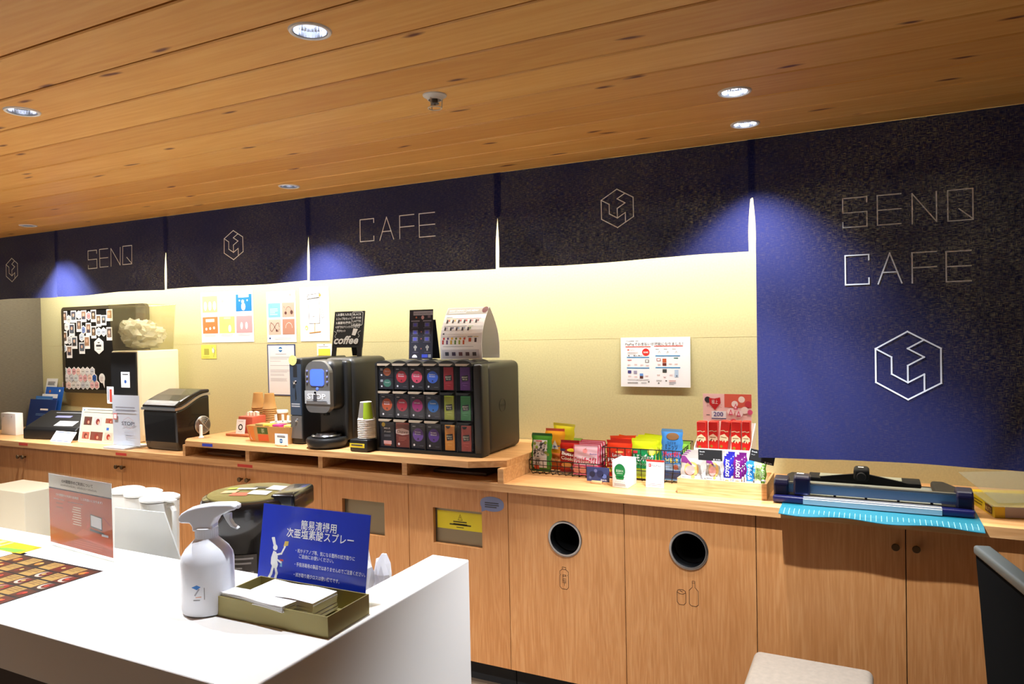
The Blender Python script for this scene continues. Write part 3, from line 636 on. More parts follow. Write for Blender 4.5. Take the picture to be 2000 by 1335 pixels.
p.r(.07, .802, .44, .818, rd); p.r(.49, .812, .9, .828, rd); p.r(.1, .735, .125, .76, rd); p.t('PayPay', .135, .738, .02, m_gtx, .07); p.d(.37, .7, .075, M((214, 46, 40), .5)); p.t('500', .335, .68, .035, wp, .07, bold=.02, off=.0014)
p.ln(.1, .7, .26, 3, .018, pastel(198, 190, 190), .006)
for k in (.11, .19, .26): p.r(k, .62, k + .02, .64, pastel(90, 90, 90)); 
p.ln(.21, .63, .25, 1, .02, m_gtx); p.ln(.28, .63, .32, 1, .02, m_gtx)
for x0_, x1_, zz in [(.09, .42, .585), (.09, .42, .37), (.51, .86, .615), (.51, .86, .38)]: p.r(x0_, zz, x1_, zz + .02, bb)
for x_, z_, w_, h_, c in [(.1, .53, .06, .02, (210, 120, 120)), (.36, .49, .055, .06, (90, 92, 100)), (.105, .27, .05, .06, (60, 60, 130)), (.19, .26, .05, .065, (150, 150, 180)), (.28, .22, .05, .05, (100, 150, 220)), (.28, .17, .05, .05, (90, 40, 26)), (.525, .52, .06, .055, (170, 90, 100)), (.61, .49, .055, .08, (190, 90, 50)), (.61, .43, .055, .05, (110, 40, 30)), (.77, .57, .06, .02, (70, 130, 120)), (.61, .29, .06, .07, (60, 66, 64)), (.78, .2, .055, .15, (176, 200, 226)), (.8, .21, .02, .03, (110, 120, 140)), (.4, .09, .022, .03, (120, 120, 120))]: p.r(x_, z_, x_ + w_, z_ + h_, pastel(*c), .0008)
p.r(.37, .5, .405, .54, wp, .001); p.r(.535, .53, .575, .565, wp, .001)
for x_ in (.53, .65, .77): p.ln(x_ - .02, .765, x_ + .03, 1, .02, m_gtx, .007); p.stroke([(p.w*(x_ + .02), p.h*.68), (p.w*(x_ + .035), p.h*.72), (p.w*(x_ + .05), p.h*.69)], .0012, m_gtx)
for x_, z_ in [(.1, .45), (.2, .46), (.29, .45), (.37, .44), (.11, .22), (.2, .21), (.36, .23), (.54, .46), (.7, .47), (.78, .47), (.53, .25), (.62, .21), (.71, .25)]: p.ln(x_, z_, x_ + .045, 2, .018, pastel(222, 176, 170), .006)
p.ln(.1, .15, .42, 2, .018, m_gtx, .005); p.ln(.1, .09, .26, 2, .018, pastel(120, 120, 120), .007); p.ln(.3, .09, .38, 2, .018, m_gtx, .006); p.ln(.52, .14, .6, 2, .018, m_gtx, .006); p.ln(.7, .14, .8, 2, .02, pastel(220, 150, 140), .007); p.ln(.7, .1, .8, 3, .02, pastel(150, 150, 160), .007); p.r(.65, .115, .672, .14, pastel(100, 100, 100)); p.poly([(p.w*.54, p.h*.07), (p.w*.57, p.h*.07), (p.w*.555, p.h*.1)], pastel(110, 110, 110))
n_, l_, c_, g_, loc_, rot_ = p.meta; p.meta = (n_, l_, c_, g_, (loc_[0], YW - .0135, loc_[2]), (R(-2.2), 0, 0)); put(p)

# magnet board with its snapshots and hexagon cards
YB = YW - .030
bx0, bx1 = span(119, 284, 600, YB); bz1 = on_y(200, 596, YB).z; bz0 = on_y(195, 768, YB).z
t = thing('magnet_board', 'black magnet board in an olive brown frame covered with snapshots and hexagons', 'board', (bx0, YB, bz0))
bw, bh = bx1 - bx0, bz1 - bz0
b = MB(); b.box(.02, bw - .02, .006, .022, .02, bh - .02, m_mblack); b.build('board_face', t)
fr = M((62, 54, 36), .5); b = MB()
def ring(b, x0, x1, z0, z1, w, r, y0, y1, m, n=6):
    def rr(x0, x1, z0, z1, r): return [(cx + r*math.cos(a0 + PI/2*k/n), cz + r*math.sin(a0 + PI/2*k/n)) for cx, cz, a0 in ((x1 - r, z1 - r, 0), (x0 + r, z1 - r, PI/2), (x0 + r, z0 + r, PI), (x1 - r, z0 + r, 1.5*PI)) for k in range(n + 1)]
    o = rr(x0, x1, z0, z1, r); i = rr(x0 + w, x1 - w, z0 + w, z1 - w, max(.001, r - w)); k = len(o)
    vs = [(p[0], y, p[1]) for y in (y0, y1) for l in (o, i) for p in l]; fs = []
    for a in range(k):
        c = (a + 1) % k; fs += [(a, c, k + c, k + a), (2*k + c, 2*k + a, 3*k + a, 3*k + c), (k + a, k + c, 3*k + c, 3*k + a), (a, 2*k + a, 2*k + c, c)]
    b.add(vs, fs, m)
ring(b, 0, bw, 0, bh, .024, .03, 0, .028, fr); b.build('board_frame', t)
bco = lambda cx, cz: on_y(cx/3.9275, 560 + cz/3.9275, YB + .005)
pol = [(478, 183, 515, 278), (547, 180, 585, 275), (623, 178, 662, 270), (700, 175, 738, 270), (740, 212, 775, 305), (780, 215, 817, 295), (820, 170, 862, 262), (590, 250, 628, 345), (533, 280, 572, 378), (662, 275, 700, 375), (702, 300, 738, 395), (478, 340, 517, 437), (552, 378, 592, 475), (650, 375, 690, 475), (820, 308, 860, 410), (612, 425, 652, 513), (515, 450, 553, 545)]
where = ['top left corner', 'upper left, beside the first hexagon row', 'top centre left', 'top centre right', 'centre right, upper of a pair', 'centre right beside its twin', 'top right near the clear bin', 'upper middle, just under the top row', 'left of centre in the second row', 'middle of the second row', 'second row, right of centre', 'left edge of the third row', 'third row, left part', 'third row, middle', 'right side beside the big white hexagon', 'lowest middle, overlapping its neighbour', 'lowest left of all snapshots']
ph = [(96, 84, 80), (70, 72, 88), (150, 120, 100), (60, 52, 48), (120, 96, 70), (90, 100, 110), (170, 130, 96)]
for i, (x0_, z1_, x1_, z0_) in enumerate(pol):
    a = bco(x0_, z0_); c = bco(x1_, z1_); w_, h_ = c.x - a.x, c.z - a.z
    p = Pan(w_, h_, wp, .0008); p.r(.12, .24, .88, .9, pastel(*ph[i % 7])); p.d(.5, .62, .13, pastel(214, 176, 150), .0009, rz=.14*h_); p.r(.25, .24, .75, .48, pastel(*ph[(i*3 + 2) % 7]), .001)
    tag(p.build('snapshot', loc=(a.x, YB + .0035 - .0012*(i % 2), a.z)), 'white framed snapshot on the black board, ' + where[i], 'photo', 'snapshots on the magnet board')
hexs = [(605, 213, 'white hexagon card high on the board between snapshots', (235, 235, 235)), (530, 250, 'grey patterned hexagon card below the top left snapshots', (206, 210, 206)), (680, 222, 'red and white hexagon card in the top row of the board', (226, 150, 150)), (515, 305, 'pale hexagon card by the left edge, second row', (230, 228, 224)), (640, 330, 'blue and white hexagon card in the middle of the board', (120, 140, 190)), (760, 345, 'pale blue hexagon card, left one of a side by side pair', (190, 204, 222)), (795, 345, 'pale blue hexagon card, right one of a side by side pair', (196, 206, 224)), (535, 408, 'grey hexagon card above the lowest left snapshot', (200, 200, 200)), (627, 385, 'white blue hexagon card between two middle snapshots', (206, 216, 230)), (495, 470, 'pale blue hexagon card lowest at the left edge of the upper group', (190, 204, 220))]
rows = [(648, [500, 533, 568, 603, 637, 672, 708], 'top'), (698, [515, 550, 585, 620, 655, 690, 727], 'middle'), (752, [497, 532, 565, 602, 637, 672, 708, 745], 'bottom')]
ordn = ['leftmost', 'second from left', 'third from left', 'fourth from left', 'fifth from left', 'sixth from left', 'seventh from left', 'eighth from left']
hc = [(236, 190, 196), (200, 206, 216), (226, 226, 222), (224, 168, 172), (210, 222, 226), (228, 228, 230), (240, 206, 196)]
for zz, xs, rn in rows:
    for k, xx in enumerate(xs): hexs.append((xx, zz, 'small hexagon card, %s in the %s row at the foot of the board' % (ordn[k], rn), (40, 90, 170) if (rn == 'middle' and k == 6) else hc[(k*3 + zz) % 7]))
for i, (xx, zz, lb, c) in enumerate(hexs):
    a = bco(xx, zz); r_ = abs(bco(0, zz - 33).z - bco(0, zz).z); b = MB()
    b.prism([(0, r_), (-r_*.8, r_/2), (-r_*.8, -r_/2), (0, -r_), (r_*.8, -r_/2), (r_*.8, r_/2)], 0, .0008, wp, 'y'); b.hexa(0, 0, r_*.8, pastel(*c), .0006, .8); b.rect(-r_*.4, -r_*.12, r_*.4, r_*.1, pastel(*[int(v*.75) for v in c]), .0009)
    tag(b.build('hexagon_card', loc=(a.x, YB + .0047 - .0022*(i % 2), a.z)), lb, 'card', 'hexagon cards on the magnet board')
a = bco(762, 452); r_ = .0; b = MB(); r_ = abs(bco(762, 388).z - a.z)
b.prism([(0, r_), (-r_*.85, r_/2), (-r_*.85, -r_/2), (0, -r_), (r_*.85, -r_/2), (r_*.85, r_/2)], 0, .001, wp, 'y'); b.lines(-r_*.2, r_*.45, r_*.2, 1, .01, m_txt, .006); b.lines(-r_*.5, r_*.15, r_*.5, 1, .01, m_txt, .014); b.lines(-r_*.4, -r_*.35, r_*.4, 1, .01, m_gtx, .004)
tag(b.build('hexagon_card', loc=(a.x, YB + .0015, a.z)), 'large white hexagon card at the centre right of the board', 'card')
a = bco(783, 700); r_ = abs(bco(783, 663).z - a.z); b = MB(); b.prism([(r_*.95*math.cos(k*PI/12), r_*math.sin(k*PI/12)) for k in range(24)], 0, .001, wp, 'y'); b.prism([(r_*.1, -r_*.8), (r_*.75, -r_*2), (r_*.8, -r_*.5)], .0002, .001, wp, 'y'); b.lines(-r_*.5, r_*.3, r_*.5, 4, r_*.25, pastel(214, 190, 190), r_*.08)
tag(b.build('bubble_card', loc=(a.x, YB + .0035, a.z)), 'white speech bubble card right of the hexagon rows on the board', 'card')
# ---------------------------------------------------------------- left end of the counter
def depth_to(x, z, u, y0=.0, y1=.59):
    for _ in range(40):
        ym = (y0 + y1)/2; d = Vector((x, ym, z)) - CAM; uu = 1000 + FPX*d.dot(_r)/d.dot(_f)
        if uu < u: y0 = ym
        else: y1 = ym
    return (y0 + y1)/2
YD = .21
dx0, dx1 = span(216, 267, 760, YD); zt_ = on_y(250, 685, YD).z - ZT; dy = depth_to(dx1, 1.2, 351)
t = thing('drink_dispenser', 'tall dispenser with white sides and a black front under a clear bin', 'dispenser', (dx0, YD, ZT)); w_ = dx1 - dx0; d_ = dy - YD
b = MB(); b.rbox(0, w_, .012, d_, 0, zt_, M((236, 228, 200), .45), .008); b.build('housing', t)
b = MB(); b.box(.006, w_ - .006, .002, .012, .04, zt_ - .01, m_mblack); b.y = .002; f = b.build('front_panel', t)
b = MB(); b.box(w_*.42, w_*.75, -.0002, .0018, zt_*.60, zt_*.77, wp); b.y = -.0002; b.hexa(w_*.585, zt_*.665, .012, pastel(30, 80, 160)); b.lines(w_*.48, zt_*.75, w_*.7, 1, .01, m_txt, .006); b.build('paper_label', f)
b = MB(); b.box(w_*.3, w_*.7, -.03, .0, zt_*.18, zt_*.3, m_mblack); b.box(.01, w_ - .01, -.035, .0, 0, .03, m_mblack); b.build('spout', t)
b = MB(); b.box(w_*1 + .0002, w_ + .001, .03, d_ - .03, .04, zt_ - .05, M((240, 232, 208), .5)); b.build('side_panel', t)
# clear bin of folded bags on top
bz = ZT + zt_ + .0005; tb = hgt(300, 598, 688, YD + .1)
t = thing('clear_bin', 'clear plastic bin standing on the dispenser, full of crumpled bags', 'bin', (dx0 + .0, YD - .0, bz)); bw_, bd_ = w_ + .01, d_ - .02
b = MB(); T_ = .003; q = .014
def tub(b, w, d, h, tk, m, fl=.0):
    o0 = [(q, q), (w - q, q), (w - q, d - q), (q, d - q)]; o1 = [(0, 0), (w, 0), (w, d), (0, d)]
    vs = [(x, y, 0) for x, y in o0] + [(x, y, h) for x, y in o1] + [(x*(1 - 2*tk/w) + tk, y*(1 - 2*tk/d) + tk, h) for x, y in o1] + [(x*(1 - 2*tk/w) + tk, y*(1 - 2*tk/d) + tk, tk) for x, y in o0]
    fs = [(3, 2, 1, 0)] + [(i, (i + 1) % 4, 4 + (i + 1) % 4, 4 + i) for i in range(4)] + [(4 + i, 4 + (i + 1) % 4, 8 + (i + 1) % 4, 8 + i) for i in range(4)] + [(8 + i, 8 + (i + 1) % 4, 12 + (i + 1) % 4, 12 + i) for i in range(4)] + [(12, 13, 14, 15)]
    b.add(vs, fs, m)
tub(b, bw_, bd_, tb, T_, m_bin); b.build('tub', t)
b = MB(); b.tube([(0, 0, tb), (bw_, 0, tb), (bw_, bd_, tb), (0, bd_, tb), (0, 0, tb)], .003, m_bin); b.build('rim', t)
b = MB(); rnd = random.Random(3)
def crumple(b, cx, cy, cz, rx, ry, rz, m, seed, n=3, amp=.35):
    bm = bmesh.new(); bmesh.ops.create_icosphere(bm, subdivisions=n, radius=1); rd_ = random.Random(seed)
    for v in bm.verts:
        k = 1 + amp*(rd_.random() - .6); v.co = Vector((cx + v.co.x*rx*k, cy + v.co.y*ry*k, max(cz - rz*.8, cz + v.co.z*rz*k)))
    b.add([v.co.copy() for v in bm.verts], [[v.index for v in f.verts] for f in bm.faces], m); bm.free()
[crumple(b, bw_*cx, bd_*cy, tb*cz, bw_*rx, bd_*ry, tb*rz, m_bagc, k, 3, .45) for k, (cx, cy, cz, rx, ry, rz) in enumerate([(.5, .5, .22, .42, .42, .22), (.45, .25, .40, .38, .2, .24), (.55, .5, .48, .34, .22, .2), (.5, .78, .34, .4, .15, .2), (.3, .4, .5, .2, .3, .2)])]
o = b.build('folded_bags', loc=(dx0, YD, bz)); tag(o, 'crumpled clear plastic bags heaped in the bin on the dispenser', 'bags')

# ice maker
YI = .06
ix0, ix1 = span(279, 345, 850, YI); ih = hgt(300, 782, 880, YI); iw = ix1 - ix0; idp = depth_to(ix1, 1.1, 411, YI) - YI
t = thing('ice_maker', 'glossy black ice maker with a silver band and sloping lid', 'ice maker', (ix0, YI, ZT)); hb = on_y(345, 764, YI + idp).z - ZT
hb = max(ih*1.12, min(hb, ih*1.5))
prof = lambda k: [(.012, k), (idp - .01, k)]
n = 12; top = [(idp*i/n, ih*.80 + (hb*.93 - ih*.80)*(.5 - .5*math.cos(PI*min(1, i/n*1.15)))) for i in range(n + 1)]
b = MB(); b.prism([(.02, 0), (.008, .05), (.0, ih*.7)] + top + [(idp, .0)], .004, iw - .004, m_black, 'x'); o = b.build('body', t)
m_ = o.modifiers.new('b', 'BEVEL'); m_.width = .012; m_.segments = 3; m_.limit_method = 'ANGLE'
b = MB(); band = [(y - (.006 if i == 0 else 0), z) for i, (y, z) in enumerate(top)] + [(idp, hb*.93 + .014)] + [(y - (.006 if i == 0 else 0), z + .014) for i, (y, z) in reversed(list(enumerate(top)))]
b.prism(band, -.001, iw + .001, m_silver, 'x'); b.build('silver_band', t)
b = MB(); lid = [(y, z + .0145) for y, z in top]; lid = [(-.006, ih*.80 + .0145)] + lid[1:] + [(idp, hb + .012), (idp*.75, hb + .014), (idp*.4, hb*.96), (.03, ih*.98), (.0, ih*.9)]
b.prism(lid, .002, iw - .002, m_black, 'x'); o = b.build('lid', t); m_ = o.modifiers.new('b', 'BEVEL'); m_.width = .008; m_.segments = 3; m_.limit_method = 'ANGLE'
b = MB(); b.add([(iw*.3, .06, ih*1.0 + .004), (iw*.72, .06, ih*1.0 + .004), (iw*.72, .12, ih*1.03 + .01), (iw*.3, .12, ih*1.03 + .01)], [(0, 1, 2, 3)], M((214, 206, 160), .5)); b.build('lid_label', o)
b = MB(); vz = ih*.45; b.lathe([(.001, .006), (.05, .006), (.054, .003), (.055, 0)], (iw - .0005, idp*.76, vz), m_silver, 40, 'x', False)
for rr in (.014, .024, .034, .044): b.lathe([(rr - .002, .0062), (rr, .0085), (rr + .002, .0062)], (iw, idp*.76, vz), m_gun, 40, 'x', False)
b.tube([(iw + .009, idp*.76 - .036, vz - .036), (iw + .009, idp*.76 + .036, vz + .036)], .003, m_silver); b.tube([(iw + .009, idp*.76 + .036, vz - .036), (iw + .009, idp*.76 - .036, vz + .036)], .003, m_silver); b.build('round_vent', t)

# small things on the left worktop
def stand_card(name, label, u0, u1, vt, vb, y, m, draw=None, lean=8, cat='sign', zz=ZT, thick=.0012, rz=0, group=None):
    p = sheet(name, label, cat, u0, u1, vt, vb, y, m, thick, rx=-lean, rz=rz, z=zz + .001, group=group)
    if draw: draw(p)
    return put(p)
b = MB(); x0, x1 = span(2, 30, 820, .15); h = hgt(15, 806, 848, .15); b.rbox(0, x1 - x0, 0, .05, 0, h, M((240, 238, 234), .5), .002, 2); b.y = 0
b.disc((x1 - x0)*.2, h*.85, .004, pastel(150, 190, 170)); b.disc((x1 - x0)*.75, h*.85, .004, pastel(220, 160, 170)); tag(b.build('white_box', loc=(x0, .15, ZT)), 'plain white box at the far left end of the worktop', 'box')
YT = .07
x0, x1 = span(44, 128, 830, YT); w_ = x1 - x0; h = hgt(80, 803, 856, YT)
t = thing('card_terminal', 'black wedge shaped card terminal with a white sticker', 'card terminal', (x0, YT, ZT), R(8))
b = MB(); b.prism([(0, 0), (0, h*.35), (.02, h*.45), (.20, h*.95), (.215, h*.9), (.22, 0)], 0, w_, m_mblack, 'x'); o = b.build('body', t); m_ = o.modifiers.new('b', 'BEVEL'); m_.width = .008; m_.segments = 3; m_.limit_method = 'ANGLE'
b = MB(); sl = h*.50/.18
def onslope(b, xa, xb, ya, yb, m, off=.001): b.add([(xa, ya, h*.45 + (ya - .02)*sl + off), (xb, ya, h*.45 + (ya - .02)*sl + off), (xb, yb, h*.45 + (yb - .02)*sl + off), (xa, yb, h*.45 + (yb - .02)*sl + off)], [(0, 1, 2, 3)], m)
onslope(b, w_*.5, w_*.85, .035, .085, wp); onslope(b, w_*.3, w_*.6, .12, .14, pastel(120, 120, 160)); onslope(b, w_*.2, w_*.75, .17, .175, m_gtx); b.build('stickers', t)
# brochures in a tiered rack
YR = .40
t = thing('brochure_rack', 'clear tiered rack for blue brochures against the grey wall', 'rack', on_z(62, 838, ZT).xyz if False else (XL + .06, .285, ZT))
b = MB(); b.box(0, .30, 0, .30, 0, .004, m_acr); b.box(0, .30, .297, .30, .004, .2, m_acr); b.build('rack_frame', t)
br = [(50, 100, 787, 842, .53, (24, 52, 116), 'dark blue brochure lowest in the rack behind the card terminal'), (60, 92, 775, 835, .56, (70, 130, 200), 'sky blue brochure, second tier of the rack'), (73, 103, 768, 825, .59, (46, 78, 150), 'mid blue brochure with a white band, third tier of the rack'), (80, 114, 754, 815, .62, (40, 100, 190), 'bright blue brochure with an orange badge at the rack back'), (81, 102, 738, 800, .65, (226, 226, 220), 'tall white leaflet rising behind the blue brochures')]
for i, (u0, u1, vt, vb, y, c, lb) in enumerate(br):
    def dr(p, i=i):
        if i == 0: p.r(.45, .62, .75, .68, wp); p.ln(.3, .5, .7, 2, .05, pastel(90, 130, 190), .02)
        if i == 1: p.ln(.1, .92, .9, 2, .04, pastel(150, 190, 230), .015)
        if i == 2: p.r(0, .86, 1, 1, wp)
        if i == 3: p.d(.25, .85, .05, pastel(190, 110, 50)); p.d(.8, .88, .04, wp)
        if i == 4: p.ln(.15, .9, .85, 4, .03, m_txt, .014)
    p = sheet('brochure', lb, 'brochure', u0, u1, vt, vb, y - .1, M(c, .4), .003, rx=-11, z=max(ZT + .006, on_y(u0, vb, y - .1).z), group='blue brochures in the tiered rack'); dr(p); put(p)
b = MB(); b.box(.0, .10, .0, .09, 0, .035, m_mblack); x0 = on_y(136, 850, .12).x; tag(b.build('black_box', loc=(x0, .16, ZT)), 'low black box between card terminal and food picture sign', 'box')
b = MB(); b.rbox(0, .035, 0, .02, 0, .07, M((236, 232, 220), .5), .003); tag(b.build('white_card', loc=(on_y(124, 830, .15).x, .13, ZT + .036 - .036)), 'small white upright card beside the black low box', 'card')
stand_card('name_sign', 'small tilted white sign with blue lines before the card terminal', 97, 137, 838, 861, .06, wp, lambda p: (p.r(.03, .88, .97, .93, pastel(90, 110, 160)), p.r(.03, .08, .97, .13, pastel(90, 110, 160)), p.t('ご自由に', .3, .4, .2, m_gtx, .4)), lean=35)
def food(p):
    p.r(.02, .02, .98, .98, M((222, 212, 186), .6)); p.hx(.07, .93, .025, bb, .0009); p.ln(.15, .95, .9, 1, .03, m_txt, .014, .0009); p.ln(.07, .87, .9, 1, .03, m_txt, .012, .0009)
    for x_, z_, w_, h_, c in [(.1, .5, .22, .24, 0), (.38, .5, .22, .24, 1), (.7, .58, .24, .14, 2), (.1, .1, .2, .2, 3), (.33, .08, .34, .24, 4), (.72, .1, .22, .22, 5)]:
        p.r(x_, z_, x_ + w_, z_ + h_, pastel(*[(96, 60, 48), (196, 190, 182), (150, 84, 60), (176, 100, 80), (120, 64, 50), (206, 180, 160)][c]), .0009); p.d(x_ + w_/2, z_ + h_*.45, h_*.36, pastel(110 + 20*(c % 3), 44, 34), .0012); p.d(x_ + w_*.6, z_ + h_*.35, h_*.18, pastel(226, 150, 120), .0014)
    p.r(.75, .38, .82, .46, pastel(60, 110, 190), .0009)
stand_card('menu_sign', 'upright sign of food pictures left of the stop poster', 151, 221, 797, 865, .11, wp, food, lean=10)
# acrylic stand with a printed stop sheet
x0, x1 = span(222, 276, 830, .06); h = hgt(250, 772, 874, .06)
t = thing('acrylic_sign', 'clear acrylic stand printed STOP in front of the white dispenser', 'sign', (x0, .05, ZT + .012))
w_ = x1 - x0; b = MB(); b.box(0, w_, 0, .003, 0, h, m_acr); b.box(0, w_, -.02, .05, 0, .003, m_acr); b.build('acrylic_sheet', t)
b = MB(); b.box(.004, w_ - .004, .0032, .004, .004, h*.97, M((226, 228, 238), .6)); b.y = -.0002; b.text('STOP!', w_*.36, h*.40, .022, M((70, 70, 80), .6), w_*.46, bold=.01); b.text('STOP', 0, 0, .0001, wp) if False else None
b.stroke([(w_*(.6 + .2*math.cos(k*PI/3 + PI/6)), h*.44 + .035*math.sin(k*PI/3 + PI/6)) for k in range(6)], .0015, pastel(200, 150, 150), closed=True)
b.rect(w_*.06, h*.5, w_*.2, h*.62, pastel(226, 120, 110)); b.rect(w_*.08, h*.52, w_*.18, h*.6, wp, .001); b.lines(w_*.15, h*.75, w_*.85, 2, .02, pastel(150, 150, 160), .008); b.lines(w_*.45, h*.27, w_*.8, 3, .012, pastel(196, 196, 204), .005); b.build('stop_print', t)
b = MB(); [b.box(.004*random.random(), .19 - .004*random.random(), .005*random.random(), .16, k*.0024, k*.0024 + .002, M((222, 224, 230), .6)) for k in range(5)]; tag(b.build('leaflet_pile', loc=(on_z(212, 874, ZT).x, -.012, ZT)), 'thin pile of pale leaflets under the acrylic stop stand', 'papers')
stand_card('hanging_tag', 'narrow white tag with red writing left of the stop stand', 209, 222, 755, 788, .12, wp, lambda p: (p.r(.4, .1, .75, .85, rd), p.r(.1, .2, .3, .9, pastel(170, 170, 180))), lean=0, zz=on_y(215, 788, .12).z)
b = MB(); b.cyl((0, 0, 0), .014, .06, M((200, 205, 214), .3), 20); b.lathe([(.0142, .01), (.0142, .045)], (0, 0, 0), wp, 20, caps=False); b.cyl((0, 0, .06), .010, .012, m_gun, 16); p = on_y(243, 760, .12); tag(b.build('small_bottle', loc=(p.x, .083, on_y(243, 783, .12).z)), 'small silver bottle by the black dispenser front', 'bottle') if False else None
# ---------------------------------------------------------------- things on the raised shelf
ZS_ = ZR + .0008
p0 = on_z(367, 852, ZR)
t = thing('peg_stand', 'small white peg on a clear base at the left corner of the raised shelf', 'stand', (-3.30, .06, ZS_))
b = MB(); b.box(-.04, .05, -.035, .035, 0, .002, m_acr); b.build('base', t)
b = MB(); b.lathe([(.014, .002), (.009, .008), (.008, .012), (.008, hgt(367, 826, 850, .06)), (.001, hgt(367, 826, 850, .06) + .004)], (0, 0, 0), m_wht, 20); b.build('peg', t)
t = thing('power_cable', 'tangle of black cable looping on the shelf behind the ice maker', 'cable', (-3.30, .40, ZS_))
b = MB(); b.tube([(0 + .16*k/20 + .03*math.sin(k*.9), .06*math.cos(k*.55), .004 + .045*max(0, math.sin(k*.42))) for k in range(30)], .0045, m_blk, 8); b.build('cable_loop', t)
b = MB(); b.tube([(.02 + .012*k, .09 + .04*math.sin(k*.5), .004 + .06*max(0, math.sin(PI*k/18))) for k in range(19)], .0045, m_blk, 8); b.build('cable_loop', t)
# tissue box on tray
yt = .20; x0, x1 = span(466, 493, 830, yt); h = hgt(485, 813, 845, yt); w_ = x1 - x0
tag(MB().rbox(x0 - .06, x1 + .01, yt - .04, yt + .12, 0, .014, m_redwood, .004).build('wooden_tray', loc=(0, 0, ZS_)), 'low reddish wooden tray under the red tissue box', 'tray')
t = thing('tissue_box', 'red box with pale tissue sticking out on the wooden tray', 'tissue box', (x0, yt, ZS_ + .0145))
b = MB(); b.rbox(0, w_, 0, .10, 0, h, M((196, 88, 64), .6), .002, 2); b.build('box', t)
b = MB(); [b.prism([(w_*(.22 + .16*k), h - .004), (w_*(.38 + .16*k), h - .004), (w_*(.36 + .17*k), h + .024 - .005*(k % 2)), (w_*(.26 + .14*k), h + .018 + .007*(k % 2))], .03 + .006*k, .055 + .004*k, M((240, 234, 205), .8), 'y') for k in range(4)]; b.build('tissue', t)
stand_card('small_sign', 'narrow leaning sign with a dark ring, before the red tissue box', 460, 478, 817, 845, .167, wp, lambda p: (ring_(p, .5, .46, .2, m_txt), p.ln(.2, .88, .8, 1, .04, pastel(200, 150, 150), .02), p.ln(.25, .15, .75, 1, .04, m_gtx, .015)), lean=10, zz=ZS_ + .0145) if False else None
def ring_(p, x, z, r, m, k=28, th=.006):
    cx, cz, rr = x*p.w, z*p.h, r*p.h
    for a in range(k):
        a0, a1 = 2*PI*a/k, 2*PI*(a + .8)/k; p.stroke([(cx + rr*math.cos(a0), cz + rr*math.sin(a0)), (cx + rr*math.cos(a1), cz + rr*math.sin(a1))], th, m)
stand_card('small_sign', 'narrow leaning sign with a dark ring, before the red tissue box', 460, 477, 817, 845, .162, wp, lambda p: (ring_(p, .5, .46, .17, m_txt), p.ln(.2, .88, .8, 1, .04, pastel(200, 150, 150), .02), p.ln(.25, .15, .75, 1, .04, m_gtx, .015)), lean=8, zz=ZS_ + .0145)
# paper cups: one of each kind, then copies
def cup_mesh(r0, r1, h, m, m2=None):
    b = MB(); b.lathe([(r1*.985, .004), (r1 + .0022, .002), (r1 + .0028, .0045), (r1 + .0005, .007), (r0 + (r1 - r0)*.5, h*.5), (r0, h - .001), (r0 - .003, h), (r0 - .004, h - .004), (.001, h - .004)], (0, 0, 0), m, 36, caps=False)
    if m2: b.lathe([(r1 + .001 - (r1 - r0)*.1, h*.12), (r0 + .0006, h - .003)], (0, 0, 0), m2, 36, caps=False)
    return b
def cup_stack(u, vt, y, zb, n, pitch, r0, r1, h, m, name, lb, grp, m2=None):
    x = on_y(u, vt, y).x; first = None
    for k in range(n):
        wh = 'topmost' if k == n - 1 else 'bottom one' if k == 0 else '%s from the bottom' % ['', 'second', 'third', 'fourth', 'fifth', 'sixth', 'seventh', 'eighth', 'ninth', 'tenth', 'eleventh', 'twelfth', 'thirteenth'][k]
        l_ = '%s, %s' % (lb, wh); loc = (x, y, zb + k*pitch)
        if first is None: first = tag(cup_mesh(r0, r1, h, m, m2).build(name, loc=loc), l_, 'cup', grp)
        else:
            c = first.copy(); COL.objects.link(c); c.location = loc; c['label'] = l_
cy = .37; hh = hgt(526, 759, 786, cy)
r1_ = (span(515, 537.5, 800, cy)[1] - span(515, 537.5, 800, cy)[0])/2; r1_ = .037
tot1 = on_y(504, 757, cy).z - on_y(504, 840, cy).z; n_ = 12
cup_stack(504.5, 790, cy, ZS_, 12, (hgt(504, 757, 832, cy) - .09)/11, .026, .037, .09, m_kraft, 'paper_cup', 'upside down brown cup in the left kraft stack', 'upside down kraft paper cups')
cup_stack(526.5, 790, cy - .02, ZS_, 12, (hgt(526, 759, 835, cy - .02) - .09)/11, .026, .037, .09, m_kraft, 'paper_cup', 'upside down brown cup in the right kraft stack', 'upside down kraft paper cups')
t = thing('lidded_cup', 'brown paper cup with a white lid behind the white bowl', 'cup', (on_y(549, 795, .42).x, .42, ZS_))
b = MB(); b.lathe([(.026, 0), (.038, .105)], (0, 0, 0), m_kraft, 32); b.build('cup', t)
b = MB(); b.lathe([(.040, .104), (.041, .108), (.038, .118), (.036, .120), (.001, .119)], (0, 0, 0), m_wht, 32, caps=False); b.build('lid', t)
